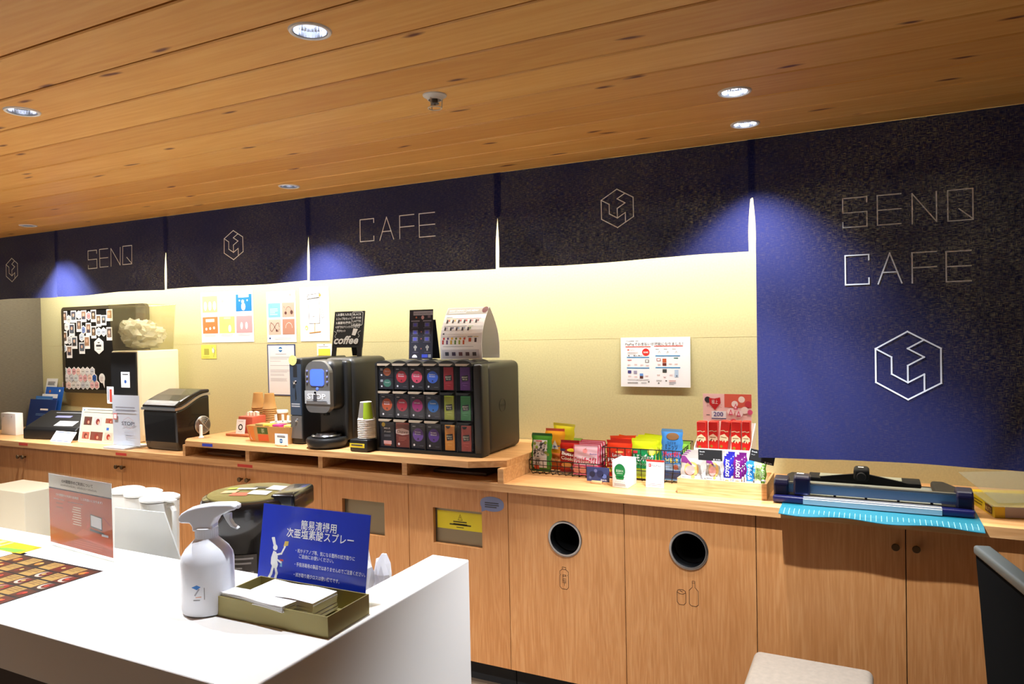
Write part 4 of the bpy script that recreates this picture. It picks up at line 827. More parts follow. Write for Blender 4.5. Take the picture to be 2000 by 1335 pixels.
# white bowl of sugar sticks
yb = .21; x_ = on_y(548, 820, yb).x
t = thing('white_tub', 'white round tub with a pink sticker behind the kraft carton', 'tub', (x_, yb, ZS_)); h = .082
b = MB(); b.lathe([(.042, 0), (.052, h), (.055, h), (.055, h + .004), (.049, h + .003), (.040, .004), (.001, .004)], (0, 0, 0), M((232, 226, 206), .5), 40, caps=False); b.build('tub', t)
b = MB(); b.box(-.026, .002, -.0525, -.0495, h*.5, h*.85, M((196, 80, 160), .5)); b.build('sticker', t)
for k, (dx, dz, lb) in enumerate([(-.018, .1, 'slim white packet standing left in the white tub'), (.012, .1, 'slim pale green packet in the middle of the white tub'), (.030, .095, 'slim pale green packet at the right of the white tub')]):
    b = MB(); b.box(-.008, .008, -.0015, .0015, 0, dz + .02, wp); b.y = -.0015; b.lines(-.004, dz*.85, .004, 5, .012, pastel(130, 160, 100) if k else m_gtx, .005); tag(b.build('sugar_packet', loc=(x_ + dx, yb - .005 + .01*k, ZS_ + .006), rot=(0, R(-6 + 6*k), 0)), lb, 'packet', 'slim packets in the white tub')
# kraft carton
yc = .04; x0, x1 = span(481, 566, 850, yc); h = hgt(500, 832, 864, yc); w_ = x1 - x0; dp = .13
t = thing('kraft_carton', 'open kraft carton of tea bags with green and orange labels', 'carton', (x0, yc, ZS_))
b = MB(); tub(b, w_, dp, h, .003, m_kraft); q_ = b; b.build('carton', t)
b = MB(); b.box(.016, w_*.18, -.0012 + .012, .012, .004, h*.75, M((226, 130, 50), .6)) if False else None
b.y = .0; 
def sl(z): return .014*(1 - z/h)
b.warp = lambda x, z: sl(z)
b.rect(.014, .006, w_*.17, h*.95, M((222, 134, 60), .6), .0006); b.poly([(w_*.03 + .01, h*.6), (w_*.04 + .01, h*.2), (w_*.12, h*.08), (w_*.07, h*.3)], pastel(226, 214, 214), .0016); b.rect(w_*.25, h*.52, w_*.49, h*.92, M((70, 96, 36), .6)); b.rect(w_*.25, h*.08, w_*.49, h*.48, M((216, 96, 52), .6)); b.text('茶', w_*.34, h*.6, h*.22, pastel(200, 214, 170), off=.0014)
b.warp = None; b.build('labels', t)
t_c = t
cols_ = [((206, 196, 70), .30, 'yellow tea packets'), ((150, 130, 70), .12, 'olive tea packet'), ((184, 50, 120), .52, 'magenta tea packet'), ((206, 190, 90), .78, 'pale yellow tea packet')]
for k, (c, fx, nm_) in enumerate(cols_):
    b = MB(); b.rbox(-.028, .028, 0, .05, 0, .02, M(c, .5), .003, 2); b.y = 0; b.rect(-.015, .006, .017, .012, m_txt, .001); b.box(-.028, .028, .004, .046, .0202, .0206, M(c, .5))
    tag(b.build('tea_packet', loc=(x0 + fx*w_ + .004, yc + .05, ZS_ + h - .018)), ['yellow tea packet lying in the kraft carton, left of the magenta one', 'olive packet at the left end inside the kraft carton', 'magenta tea packet lying in the middle of the kraft carton', 'pale yellow packet at the right end inside the kraft carton'][k], 'packet', 'tea packets in the kraft carton')
MB().box(.02, w_ - .02, .02, dp - .02, .0035, h - .02, m_kraft).build('insert', t)
t = thing('price_sign', 'small white sign with a blue hexagon clipped before the kraft carton', 'sign', (span(540, 565, 850, .0)[0], -.012, ZS_))
w_ = span(540, 565, 850, 0)[1] - span(540, 565, 850, 0)[0]; h = hgt(552, 840, 864, 0)
b = MB(); b.box(0, w_, 0, .002, .004, h, M((225, 236, 245), .3)); b.y = 0; b.rect(.003, .007, w_ - .003, h - .003, wp); b.hexa(w_*.5, h*.42, h*.2, pastel(26, 110, 180), .001); b.rect(w_*.38, h*.38, w_*.62, h*.46, pastel(190, 214, 232), .0014); b.lines(w_*.2, h*.85, w_*.85, 2, h*.09, m_txt, h*.045, .001); b.build('card', t)
b = MB(); b.box(w_*.2, w_*.8, -.008, .012, 0, .006, m_bamboo); b.build('wooden_foot', t)

# coin machine
yq = .06; x0, x1 = span(566.5, 589.5, 800, yq); h = hgt(578, 701, 869, yq); w_ = x1 - x0
t = thing('coin_box', 'slim grey coin machine standing left of the coffee machine', 'coin machine', (x0, yq, ZS_))
b = MB(); b.rbox(0, w_, .004, .36, 0, h, m_mblack, .012); b.build('body', t)
b = MB(); b.box(.004, w_ - .004, 0, .006, h*.34, h*.93, M((70, 84, 104), .35, .5)); b.y = 0; b.rect(w_*.35, h*.78, w_*.68, h*.92, m_blk); b.rect(w_*.15, h*.46, w_*.85, h*.475, M((170, 172, 176), .5)); b.rect(w_*.15, h*.435, w_*.85, h*.45, M((170, 172, 176), .5)); b.poly([(w_*.5, h*.68), (w_*.58, h*.6), (w_*.6, h*.53), (w_*.5, h*.5), (w_*.46, h*.57)], m_blk); f = b.build('upper_panel', t)
b = MB(); b.lathe([(.008, .004), (.012, .0), (.008, -.008), (.003, -.009)], (w_*.48, 0, h*.72), m_chrome, 20, 'y'); b.build('coin_button', f)
b = MB(); b.box(.004, w_ - .004, 0, .006, .03, h*.33, M((120, 118, 116), .35, .6)); f = b.build('lower_panel', t)
b = MB(); b.lathe([(.007, .003), (.010, 0), (.007, -.006), (.002, -.007)], (w_*.55, 0, h*.28), m_chrome, 20, 'y'); b.build('lock', f)
b = MB(); b.lathe([(.001, -.0015), (.026, -.0015), (.026, 0)], (w_*.35, -.001, h*.975), M((206, 196, 120), .5), 32, 'y', False); b.build('round_sticker', t)

# coffee machine
ym = -.01; x0, x1 = span(594, 645, 750, ym); w_ = x1 - x0; H = hgt(620, 697, 872, ym)
t = thing('coffee_machine', 'black capsule coffee machine with a glowing blue screen on the raised shelf', 'coffee machine', (x0, ym, ZS_))
dpt = depth_to(x1 + .02, 1.3, 755) - ym
b = MB(); b.rbox(.004, w_ + .03, .13, dpt, .012, H, m_char, .03, 4); b.build('body', t)
b = MB(); b.rbox(.002, w_ + .018, .10, .15, .03, H*.97, m_mblack, .012, 3); b.build('back_plate', t)
b = MB(); b.rbox(.0, w_, .012, .14, H*.42, H*.985, m_mblack, .035, 5); hd = b.build('head', t)
def rrect(x0, x1, z0, z1, r, rt=None, n=8):
    rt = rt or r; return [(cx + q*math.cos(a0 + PI/2*k/n), cz + q*math.sin(a0 + PI/2*k/n)) for cx, cz, a0, q in ((x1 - rt, z1 - rt, 0, rt), (x0 + rt, z1 - rt, PI/2, rt), (x0 + r, z0 + r, PI, r), (x1 - r, z0 + r, 1.5*PI, r)) for k in range(n + 1)]
b = MB(); b.prism(rrect(.006, w_ - .006, H*.40, H*.975, .038, .055), .002, .03, M((104, 102, 100), .38, .4), 'y'); fp = b.build('front_panel', hd)
b = MB(); b.prism(rrect(w_*.24, w_*.76, H*.70, H*.885, .014), -.0005, .003, M((60, 90, 235), .4, emit=1.3, name='blue_screen'), 'y'); ob = b.build('screen', hd)
b = MB()
for sx in (.12, .88):
    for sz in (.865, .80, .745): b.lathe([(.005, .002), (.0055, -.001), (.003, -.003)], (w_*sx, 0, H*sz), M((150, 160, 225), .2, .6), 14, 'y')
b.lathe([(.007, .002), (.0075, -.001), (.004, -.003)], (w_*.5, 0, H*.668), M((90, 120, 240), .3, .3, emit=.5), 18, 'y'); b.build('buttons', hd)
b = MB(); x0s, x1s = w_*.02, w_*.98; z0s, z1s = H*.50, H*.645
b.box(x0s, x1s, -.0008, .0015, z0s, z1s, M((176, 178, 180), .35, .2)); b.y = -.0008; b.text('STOP', w_*.12, z0s + (z1s - z0s)*.38, .026, M((226, 226, 228), .4), w_*.7, bold=.02); b.lathe([(.0001, -.0005), (.007, -.0005)], (w_*.42, -.0008, z1s - .010), m_txt, 14, 'y'); b.rect(w_*.35, z0s + .014, w_*.49, z1s - .018, m_txt, .0014); b.lines(w_*.08, z0s + .014, w_*.92, 2, .007, m_txt, .003); b.build('stop_sheet', hd)
b = MB(); cx, cyy = w_*.5 + .004, .058
b.lathe([(.10, 0), (.112, .008), (.122, .03), (.122, .042), (.115, .050), (.095, .052)], (0, 0, 0), m_mblack, 48); v0 = len(b.v)
b.v = [(cx + v[0]*.84, cyy + v[1]*.80, v[2]) for v in b.v]; ba = b.build('drip_base', t)
b = MB(); b.lathe([(.090, .052), (.092, .060), (.084, .066), (.076, .060), (.064, .062), (.058, .072), (.05, .068), (.001, .068)], (0, 0, 0), M((90, 90, 92), .25, .8), 48, caps=False); b.v = [(cx + v[0]*.80, cyy - .004 + v[1]*.8, v[2]) for v in b.v]; b.build('drip_grille', ba)
b = MB(); b.cyl((w_*.5, .06, H*.36), .018, H*.07, m_blk, 24); b.build('spout', hd)
# chalkboard easel on the coffee machine
yk = ym + .27; zt2 = ZS_ + H + .0008
x0, x1 = span(647, 705, 690, yk); hb_ = on_y(680, 606, yk).z - zt2; w_ = x1 - x0
t = thing('chalkboard', 'little black chalkboard easel lettered coffee on top of the coffee machine', 'chalkboard', (x0, yk, zt2), rot=(0, 0, 0))
bd = thing_dummy = None
b = MB(); b.T = Matrix.Rotation(R(-9), 4, 'X'); zl = hb_*.20; m_cb = M((22, 22, 20), .7)
b.box(0, w_, 0, .008, zl, hb_*1.0, m_cb); b.y = 0; f = b.build('board', t)
b = MB(); b.T = Matrix.Rotation(R(-9), 4, 'X'); b.y = 0; hz = hb_ - zl; Zk = lambda q: zl + q*hz; ck = M((232, 232, 226), .7)
for i, s_ in enumerate(['1.お湯を入れる', '2.コップをセット', '3.画面を操作', '4.お好きなドリンクパックを選び']): b.text(s_, w_*.07, Zk(.88 - i*.115), hz*.06, ck, w_*(.5 if i < 3 else .82), bold=.02)
b.text('選びセット', w_*.12, Zk(.43), hz*.055, ck, w_*.3, bold=.02)
for i, s_ in enumerate(['BLACK', '1P ¥100', 'LATTE', '2P ¥200']): b.text(s_, w_*.64, Zk(.88 - i*.095), hz*.06, ck, w_*.27, bold=.01)
b.stroke([(w_*.62, Zk(.6)), (w_*.6, Zk(.63)), (w_*.6, Zk(.94)), (w_*.63, Zk(.975)), (w_*.93, Zk(.975)), (w_*.96, Zk(.94)), (w_*.96, Zk(.63)), (w_*.93, Zk(.6))], .0022, ck, closed=True)
b.text('coffee', w_*.05, Zk(.10), hz*.22, ck, w_*.82, bold=.03, shear=.25); b.poly([(w_*.64, Zk(.34)), (w_*.76, Zk(.32)), (w_*.83, Zk(.5)), (w_*.68, Zk(.52))], ck, .001)
for sx, q0 in ((.04, 1), (.92, -1)): b.stroke([(w_*(sx + q0*.05*math.sin(a*.7) + q0*.012*a), Zk(.45 - .022*a)) for a in range(9)], .002, ck)
b.build('chalk_writing', f)
for fx in (.0, .86):
    b = MB(); b.T = Matrix.Rotation(R(-9), 4, 'X'); b.box(w_*fx, w_*(fx + .13), 0.0003, .0083, .0013, zl + .002, m_cb); b.build('leg', t)
b = MB(); b.T = Matrix.Translation((0, hb_*.30, 0)) @ Matrix.Rotation(R(9), 4, 'X'); b.box(w_*.42, w_*.60, 0, .006, .001, hb_*.9, m_cb); b.build('rear_leg', t)

# grey takeaway cups beside the machine
yg = .03; xg = on_y(713, 867, yg).x
t = thing('cup_holder', 'black block with a yellow label under the grey cup stack', 'stand', (xg, yg, ZS_)); hb_ = hgt(712, 855, 879, yg)
b = MB(); b.rbox(-.052, .052, -.05, .06, 0, hb_, m_mblack, .008); b.build('block', t)
b = MB(); b.box(-.050, .036, -.0512, -.0502, hb_*.35, hb_*.68, M((222, 200, 40), .5)); b.y = -.0512; b.lines(-.04, hb_*.6, .026, 1, .01, m_txt, .006); b.build('yellow_label', t)
hc_ = .088; pit = (hgt(714, 785, 856, yg) - hc_)/10
m_gc = M((112, 106, 98), .55); b = None
cup_stack(716, 840, yg, ZS_ + hb_ + .0006, 11, pit, .027, .039, hc_, M((224, 218, 208), .5), 'takeaway_cup', 'upside down white rimmed grey cup beside the drink rack', 'upside down grey cups on the black block', m_gc)
b = MB(); b.lathe([(.0398, .009), (.0289, hc_ - .002)], (0, 0, 0), M((150, 176, 30), .5), 24, caps=False)
b.v = b.v; keep = [k for k in range(24) if k in (20, 21, 22, 23, 19)]
b.f = [f for i, f in enumerate(b.f) if i % 24 in keep]; b.mi = b.mi[:len(b.f)]; b.sm = b.sm[:len(b.f)]
tops = [o for o in COL.objects if o.name.startswith('takeaway_cup') and 'topmost' in o.get('label', '')]
b.build('green_stripe', tops[0])

# capsule rack
yd = .04; x0, x1 = span(733, 941, 800, yd); HD = (hgt(940, 705, 892, yd) + hgt(735, 702, 879, yd))/2; WD = x1 - x0; DD = depth_to(x1, 1.1, 1018) - yd
t = thing('capsule_rack', 'wide black drink rack with eighteen clear drawers of coffee and tea packets', 'drink rack', (x0, yd, ZS_)); RK = t
ins = .016; cw = (WD - ins - .046)/6; cx0 = ins
# housing with an open front
b = MB(); b.rbox(0, WD, .062, DD, 0, HD - .012, m_char, .03, 4); b.box(.006, WD - .006, .0, .064, .001, .016, m_mblack); b.box(.001, cx0 - .001, .004, .064, .008, HD - .02, m_mblack)
b.build('housing', t)
b = MB(); b.rbox(cx0 + 6*cw + .001, WD, .002, .075, .001, HD - .014, m_char, .012, 3); b.build('corner_post', t)
b = MB(); [b.box(cx0 + k*cw - .0012, cx0 + k*cw + .0012, .006, .063, .016, HD - .018, m_mblack) for k in range(1, 6)]; b.build('dividers', t)
for k in range(6):
    b = MB(); n = 14; xa, xb = cx0 + k*cw, cx0 + (k + 1)*cw
    if k == 0: xa = .002
    prof = [(xa + (xb - xa)*i/n, HD - .013 + .016*math.sin(PI*min(1, max(0, i/n)))**.6) for i in range(n + 1)]
    b.prism([(xb, HD - .022), (xa, HD - .022)] + prof, .0, .16, m_char, 'y'); b.build('top_hump', t)
b = MB(); yy_, zz_ = DD*.50, HD*.5; pts = [(WD + .0006, yy_ + .03*math.cos(2*PI*k/40), zz_ + .03*math.sin(2*PI*k/40)) for k in range(41)]; b.tube(pts, .0009, m_mblack, 4)
b.T = Matrix.Translation((WD + .0008, yy_ - .024, zz_ - .006)) @ Matrix.Rotation(R(90), 4, 'Z'); b.text('FLAVIA', 0, 0, .012, m_mblack, .048, off=0, shear=.2); b.build('side_emblem', t)
DRK = (32, 32, 36)
pk = [[('two', (206, 112, 60), ''), ('o', (190, 40, 50), 'Rich\nRoast'), ('o', (232, 80, 110), 'Smooth\nRoast'), ('o', (60, 110, 220), 'Italian\nRoast'), ('tea', (170, 24, 36), ''), ('tea', (88, 30, 110), '')],
      [('o', (196, 84, 30), 'Premium\nSmooth'), ('o', (184, 30, 50), 'Colombia'), ('o', (170, 30, 110), 'Ethiopia'), ('o', (20, 110, 190), 'Sumatra'), ('tea', (166, 176, 40), ''), ('tea', (56, 140, 70), '')],
      [('milk', (90, 60, 60), ''), ('choc', (120, 50, 34), ''), ('o', (116, 80, 160), 'European\nRoast'), ('o', (96, 60, 150), "Barista's\nBlend"), ('tea', (236, 160, 60), ''), ('tea', (176, 70, 54), '')]]
rowz = [(HD*.69, HD*.945), (HD*.375, HD*.64), (HD*.05, HD*.33)]
rn = ['top', 'middle', 'bottom']; cn = ['first', 'second', 'third', 'fourth', 'fifth', 'sixth']
coln = {(206, 112, 60): 'orange', (190, 40, 50): 'red', (232, 80, 110): 'pink', (60, 110, 220): 'blue', (170, 24, 36): 'red', (88, 30, 110): 'purple', (196, 84, 30): 'orange', (184, 30, 50): 'crimson', (170, 30, 110): 'magenta', (20, 110, 190): 'bright blue', (166, 176, 40): 'lime', (56, 140, 70): 'green', (90, 60, 60): 'dark', (120, 50, 34): 'brown', (116, 80, 160): 'lilac', (96, 60, 150): 'violet', (236, 160, 60): 'orange', (176, 70, 54): 'rust red'}
m_lip = M((176, 160, 140), .3, .3)
for r_i in range(3):
    z0, z1 = rowz[r_i]; hz = z1 - z0
    for c_i in range(6):
        xa, xb = cx0 + c_i*cw + .0025, cx0 + (c_i + 1)*cw - .0025; w_ = xb - xa
        b = MB(); b.box(xa, xb, .006, .0075, z0, z1, m_smoke); b.box(xa, xa + .0012, .0075, .05, z0, z1, m_smoke); b.box(xb - .0012, xb, .0075, .05, z0, z1, m_smoke); b.box(xa, xb, .006, .055, z0 - .0012, z0, m_smoke); d_ = b.build('drawer', t)
        b = MB(); b.prism([(xa + .001, z1 + .0115), (xa + .001, z1 + .004), (xa + .006, z1 + .0015), (xa + w_*.72, z1 + .0015), (xa + w_*.92, z1 + .0115)], -.004, .006, m_lip if (r_i == 0 or c_i < 4) else m_mblack, 'y'); b.build('drawer_lip', d_)
        kind, c, nm_ = pk[r_i][c_i]; mc = M(c, .45); sub = [(0, 1)]
        if kind == 'two': sub = [(.5, 1), (0, .5)]
        for s_i, (f0, f1) in enumerate(sub):
            pw = w_ - .006 if kind != 'tea' else w_*.62; ph_ = (hz*.98)*(f1 - f0) - .003
            p = Pan(pw, ph_, M(DRK, .4) if kind in ('o', 'two', 'milk') else mc, .006)
            if kind == 'o':
                p.disc(p.w*.52, p.h*.55, p.w*.39, mc, rz=p.h*.27)
                for li, tx in enumerate(nm_.split('\n')): p.text(tx, p.w*.30, p.h*(.64 - li*.085), p.h*.055, wp, p.w*.42, bold=.02, off=.0014)
                p.d(.22, .13, .045, wp, .001, rz=.045*p.h); p.ln(.12, .9, .35, 1, .03, wp, .02, .001); p.ln(.62, .91, .88, 1, .02, m_gtx, .01, .001); p.ln(.62, .11, .92, 1, .02, m_gtx, .01, .001); p.disc(p.w*.52, p.h*.38, p.w*.06, pastel(*[int(q*.4) for q in c]), .0014, rz=p.h*.04)
            elif kind == 'two':
                cc = c if s_i == 0 else (60, 120, 96); p.disc(p.w*.58, p.h*.52, p.w*.3, M(cc, .45), rz=p.h*.36); p.text('Blend' if s_i == 0 else 'Decaf', p.w*.42, p.h*.55, p.h*.1, wp, p.w*.34, off=.0014); p.d(.15, .22, .08, wp, .001); p.ln(.06, .82, .26, 2, .12, wp, .05, .001)
            elif kind == 'tea':
                dkk = M((26, 26, 30), .5); p.poly([(p.w*.15, p.h*.62), (p.w*.82, p.h*.66), (p.w*.86, p.h*.42), (p.w*.2, p.h*.38)], dkk, .0008)
                p.text('BRIGHT', p.w*.2, p.h*.535, p.h*.06, pastel(230, 226, 190), p.w*.58, bold=.02, off=.0014); p.text('TEA CO', p.w*.24, p.h*.445, p.h*.06, pastel(230, 226, 190), p.w*.5, bold=.02, off=.0014)
                p.stroke([(p.w*.2, p.h*.3), (p.w*.8, p.h*.32)], .0016, pastel(*[min(255, q + 60) for q in c]), .001); p.stroke([(p.w*.3, p.h*.22), (p.w*.7, p.h*.2)], .0016, pastel(*[min(255, q + 60) for q in c]), .001)
                if r_i == 2: p.disc(p.w*.34, p.h*.97, p.w*.26, dkk, .0008, rz=p.h*.11, a0=180, a1=360, n=16)
            elif kind == 'milk':
                p.text('MILK', p.w*.25, p.h*.72, p.h*.07, wp, p.w*.5, bold=.01); p.text('froth', p.w*.25, p.h*.58, p.h*.08, wp, p.w*.5, shear=.3); p.d(.2, .9, .09, M((226, 190, 40), .5)); p.r(.2, .1, .8, .24, pastel(232, 180, 170)); p.r(.25, .04, .75, .1, pastel(180, 90, 60)); p.ln(.25, .48, .75, 2, .05, m_gtx, .015)
            else:
                p.poly([(0, p.h*.72), (p.w*.5, p.h*.78), (p.w, p.h*.7), (p.w, p.h*.55), (p.w*.5, p.h*.5), (0, p.h*.56)], pastel(232, 206, 196), .0008); p.text('Dove', p.w*.08, p.h*.58, p.h*.12, M((70, 30, 24), .5), p.w*.84, off=.0014, shear=.2); p.ln(.2, .42, .8, 3, .06, pastel(176, 110, 90), .02); p.d(.22, .13, .05, wp, .001)
            lb = '%s %s packet in the %s row, %s drawer from the left' % (coln[c] if s_i == 0 else 'green', {'o': 'oval marked coffee', 'tea': 'tea', 'two': 'oval marked coffee', 'milk': 'milk froth', 'choc': 'chocolate drink'}[kind], rn[r_i], cn[c_i])
            if kind == 'milk': lb = 'dark milk froth packet in the bottom row, first drawer from the left'
            o = p.build('drink_packet', loc=(x0 + xa + (w_ - pw)/2, yd + .012, ZS_ + z0 + .001 + hz*.98*f0)); tag(o, lb, 'drink packet', 'drink packets in the rack drawers')
# cards on the rack
zt3 = ZS_ + HD + .0045; yy_ = yd + .10
x0_, x1_ = span(798, 844, 680, yy_); h = on_y(820, 604, yy_).z - zt3
t2 = thing('instruction_card', 'tall dark instruction card standing on the drink rack', 'card', (x0_, yy_, zt3)); w_ = x1_ - x0_
p = Pan(w_, h, M((34, 36, 50), .5), .0012); p.T = None
p.r(.17, .885, .99, .97, pastel(176, 172, 180)); p.t('How to make your drink', .2, .915, .022, m_blk, .7, off=.001); p.d(.57, .84, .035, pastel(220, 170, 170), .001, rz=.04*p.h); p.d(.3, .845, .02, pastel(200, 110, 80), .001); p.r(.78, .83, .9, .88, pastel(130, 110, 120))
for k, zz in enumerate((.70, .55, .41)):
    for cx in (.26, .76):
        if k == 0: p.r(cx - .18, zz + .06, cx + .18, zz + .082, pastel(150, 146, 160))
        p.r(cx - .11, zz - .05, cx + .11, zz + .04, pastel(104, 104, 132)); p.r(cx - .065, zz - .035, cx + .06, zz + .022, pastel(84, 84, 190), .001); p.ln(cx - .16, zz - .065, cx + .16, 1, .02, pastel(100, 96, 120), .008)
for cx in (.27, .78): p.r(cx - .07, .22, cx + .07, .26, pastel(170, 166, 160)); p.r(cx - .03, .17, cx + .03, .28, pastel(170, 166, 160)); p.ln(cx - .12, .14, cx + .14, 1, .02, pastel(100, 96, 120), .008)
for zz in (.55, .41, .21): p.d(.52, zz, .016, pastel(150, 90, 80), .001)
p.disc(p.w*.25, p.h*.03, p.w*.11, wp, a0=0, a1=180, rz=p.h*.06); p.r(.55, .03, .8, .095, pastel(60, 80, 200)); p.r(.82, .03, .94, .095, pastel(150, 156, 160)); p.build('front', t2, rot=(R(-4), 0, 0))
b = MB(); b.box(.002, w_ - .002, 0, .0012, 0, h*.8, M((34, 36, 50), .5)); b.build('prop', t2, loc=(0, .07, 0.0005), rot=(R(10), 0, 0))
x0_, x1_ = span(861, 942, 690, yy_ - .03); xt0, xt1 = span(868, 950, 600, yy_); h = on_y(905, 600, yy_).z - zt3; w_ = (x1_ - x0_)
t2 = thing('menu_tent', 'white tent card headed CAFE MENU standing on the drink rack', 'menu card', (x0_, yy_ - .03, zt3))
p = Pan(w_, h, wp, .0012, True); n = 10; rw = [(.16, (176, 172, 160))]
HB = h
def bow(x, z): return .075*(z/HB)**2.2 - .012*math.sin(PI*z/HB)
p.v = []; p.f = []; p.mi = []; p.sm = []; k_ = 14
def bowsheet(b, fn, m):
    vs = [(x, fn(x, z) + o_, z) for o_ in (0, .0012) for z in [HB*j/k_ for j in range(k_ + 1)] for x in (0, w_)]; q = 2*(k_ + 1); fs = []
    for j in range(k_):
        a = 2*j; fs += [(a, a + 1, a + 3, a + 2), (q + a + 1, q + a, q + a + 2, q + a + 3), (a, a + 2, q + a + 2, q + a), (a + 1, q + a + 1, q + a + 3, a + 3)]
    b.add(vs, fs, m, False)
bowsheet(p, bow, wp); p.warp = bow
p.r(0.01, .87, .99, .995, pastel(172, 168, 156)); p.t('MARS DRINKS CAFE MENU', .07, .925, .035, wp, .7, off=.001, bold=.02); p.ln(.07, .905, .5, 1, .02, wp, .012, .001); p.disc(p.w*.93, p.h*.95, p.w*.07, M((96, 30, 20), .4), .001, rz=p.h*.06)
p.ln(.05, .82, .2, 1, .02, m_gtx, .008); p.r(.05, .785, .3, .79, pastel(226, 196, 90)); p.r(.3, .785, .9, .79, pastel(226, 130, 130)); p.r(.05, .64, .6, .647, pastel(90, 90, 110)); p.r(.64, .64, .76, .645, pastel(150, 190, 110)); p.r(.04, .43, .62, .435, pastel(120, 110, 100)); p.r(.66, .43, .78, .44, m_txt); p.r(.8, .43, .92, .44, pastel(220, 190, 80))
for k in range(6): p.r(.08 + k*.14, .70, .12 + k*.14, .765, pastel(60, 46, 46)); p.d(.145 + k*.14, .75, .017, pastel(*[(214, 110, 70), (226, 190, 90), (206, 70, 70), (210, 80, 80), (220, 150, 160), (160, 90, 90)][k]), .001)
for k in range(5): p.r(.07 + k*.14, .555, .11 + k*.14, .62, pastel(56, 50, 60)); p.d(.135 + k*.14, .605, .017, pastel(*[(180, 170, 190), (70, 70, 120), (140, 170, 200), (150, 170, 190), (110, 150, 80)][k]), .001)
p.r(.05, .48, .09, .505, m_txt)
for k in range(6): p.d(.09 + k*.1, .40, .022, pastel(*[(196, 50, 50), (90, 60, 120), (226, 180, 40), (90, 130, 60), (210, 160, 50), (206, 80, 50)][k]), .001); p.r(.05 + k*.1, .29, .09 + k*.1, .37, pastel(*[(190, 50, 56), (90, 60, 110), (206, 170, 50), (90, 140, 70), (160, 180, 70), (206, 90, 50)][k]))
p.r(.69, .34, .75, .41, pastel(190, 80, 50)); p.r(.83, .33, .88, .41, pastel(80, 66, 70))
p.r(.04, .03, .94, .19, pastel(206, 206, 212)); [p.r(.12 + k*.165, .07, .21 + k*.165, .14, pastel(*[(60, 60, 76), (66, 56, 84), (100, 60, 64), (80, 56, 66), (76, 66, 66)][k]), .001) for k in range(5)]; p.ln(.08, .25, .85, 1, .02, m_gtx, .006)
p.warp = None; p.build('front_sheet', t2)
b = MB(); bowsheet(b, lambda x, z: .165 - .075*(z/HB)**2.2 + .012*math.sin(PI*z/HB) - .012*(z/HB), wp); b.build('rear_sheet', t2)
# ---------------------------------------------------------------- snacks on the right worktop
def wire_basket(name, label, x0, x1, y0, y1, h, hf, par_z):
    t = thing(name, label, 'basket', (x0, y0, par_z)); w, d = x1 - x0, y1 - y0; r_ = .0016; q = .012
    b = MB(); b.tube([(0, 0, hf), (w, 0, hf), (w, d, h), (0, d, h), (0, 0, hf)], .0024, m_wire, 6); b.build('rim', t)
    b = MB(); n = max(3, int(w/.032))
    for k in range(n + 1):
        x = w*k/n; xi = q + (w - 2*q)*k/n
        b.tube([(x, 0, hf), (x, q*.3, hf*.4), (xi, q, .004), (xi, d - q, .004), (x, d - q*.3, h*.4), (x, d, h)], r_, m_wire, 5)
    for k in range(1, int(d/.035) + 1):
        y = d*k/(int(d/.035) + 1); hy = hf + (h - hf)*y/d
        b.tube([(0, y, hy), (q*.3, y, hy*.4), (q, y, .0045), (w - q, y, .0045), (w - q*.3, y, hy*.4), (w, y, hy)], r_, m_wire, 5)
    for f in (.34, .68): b.tube([(q*.4, 0 + q*.4*(1 - f), hf*f), (w - q*.4, q*.4*(1 - f), hf*f), (w - q*.4, d - q*.4*(1 - f), h*f), (q*.4, d - q*.4*(1 - f), h*f), (q*.4, q*.4*(1 - f), hf*f)], r_, m_wire, 5)
    b.build('wire_grid', t); return t
yb1 = .20
xb0, xb1 = span(1038, 1176, 930, yb1); xb2 = on_y(1180, 900, .22).x; xb3 = on_y(1331, 945, .22).x
H1 = hgt(1100, 903, 932, yb1); H2 = hgt(1250, 878, 942, .22)
wire_basket('wire_basket', 'low dark wire basket of snack bags, left of the two', xb0 - .01, xb1 - .004, yb1, .42, H1 + .045, H1, ZT)
wire_basket('wire_basket', 'taller dark wire basket of snack bags behind the white donation box', xb2 - .008, xb3, .22, .44, H2 + .01, H2, ZT)
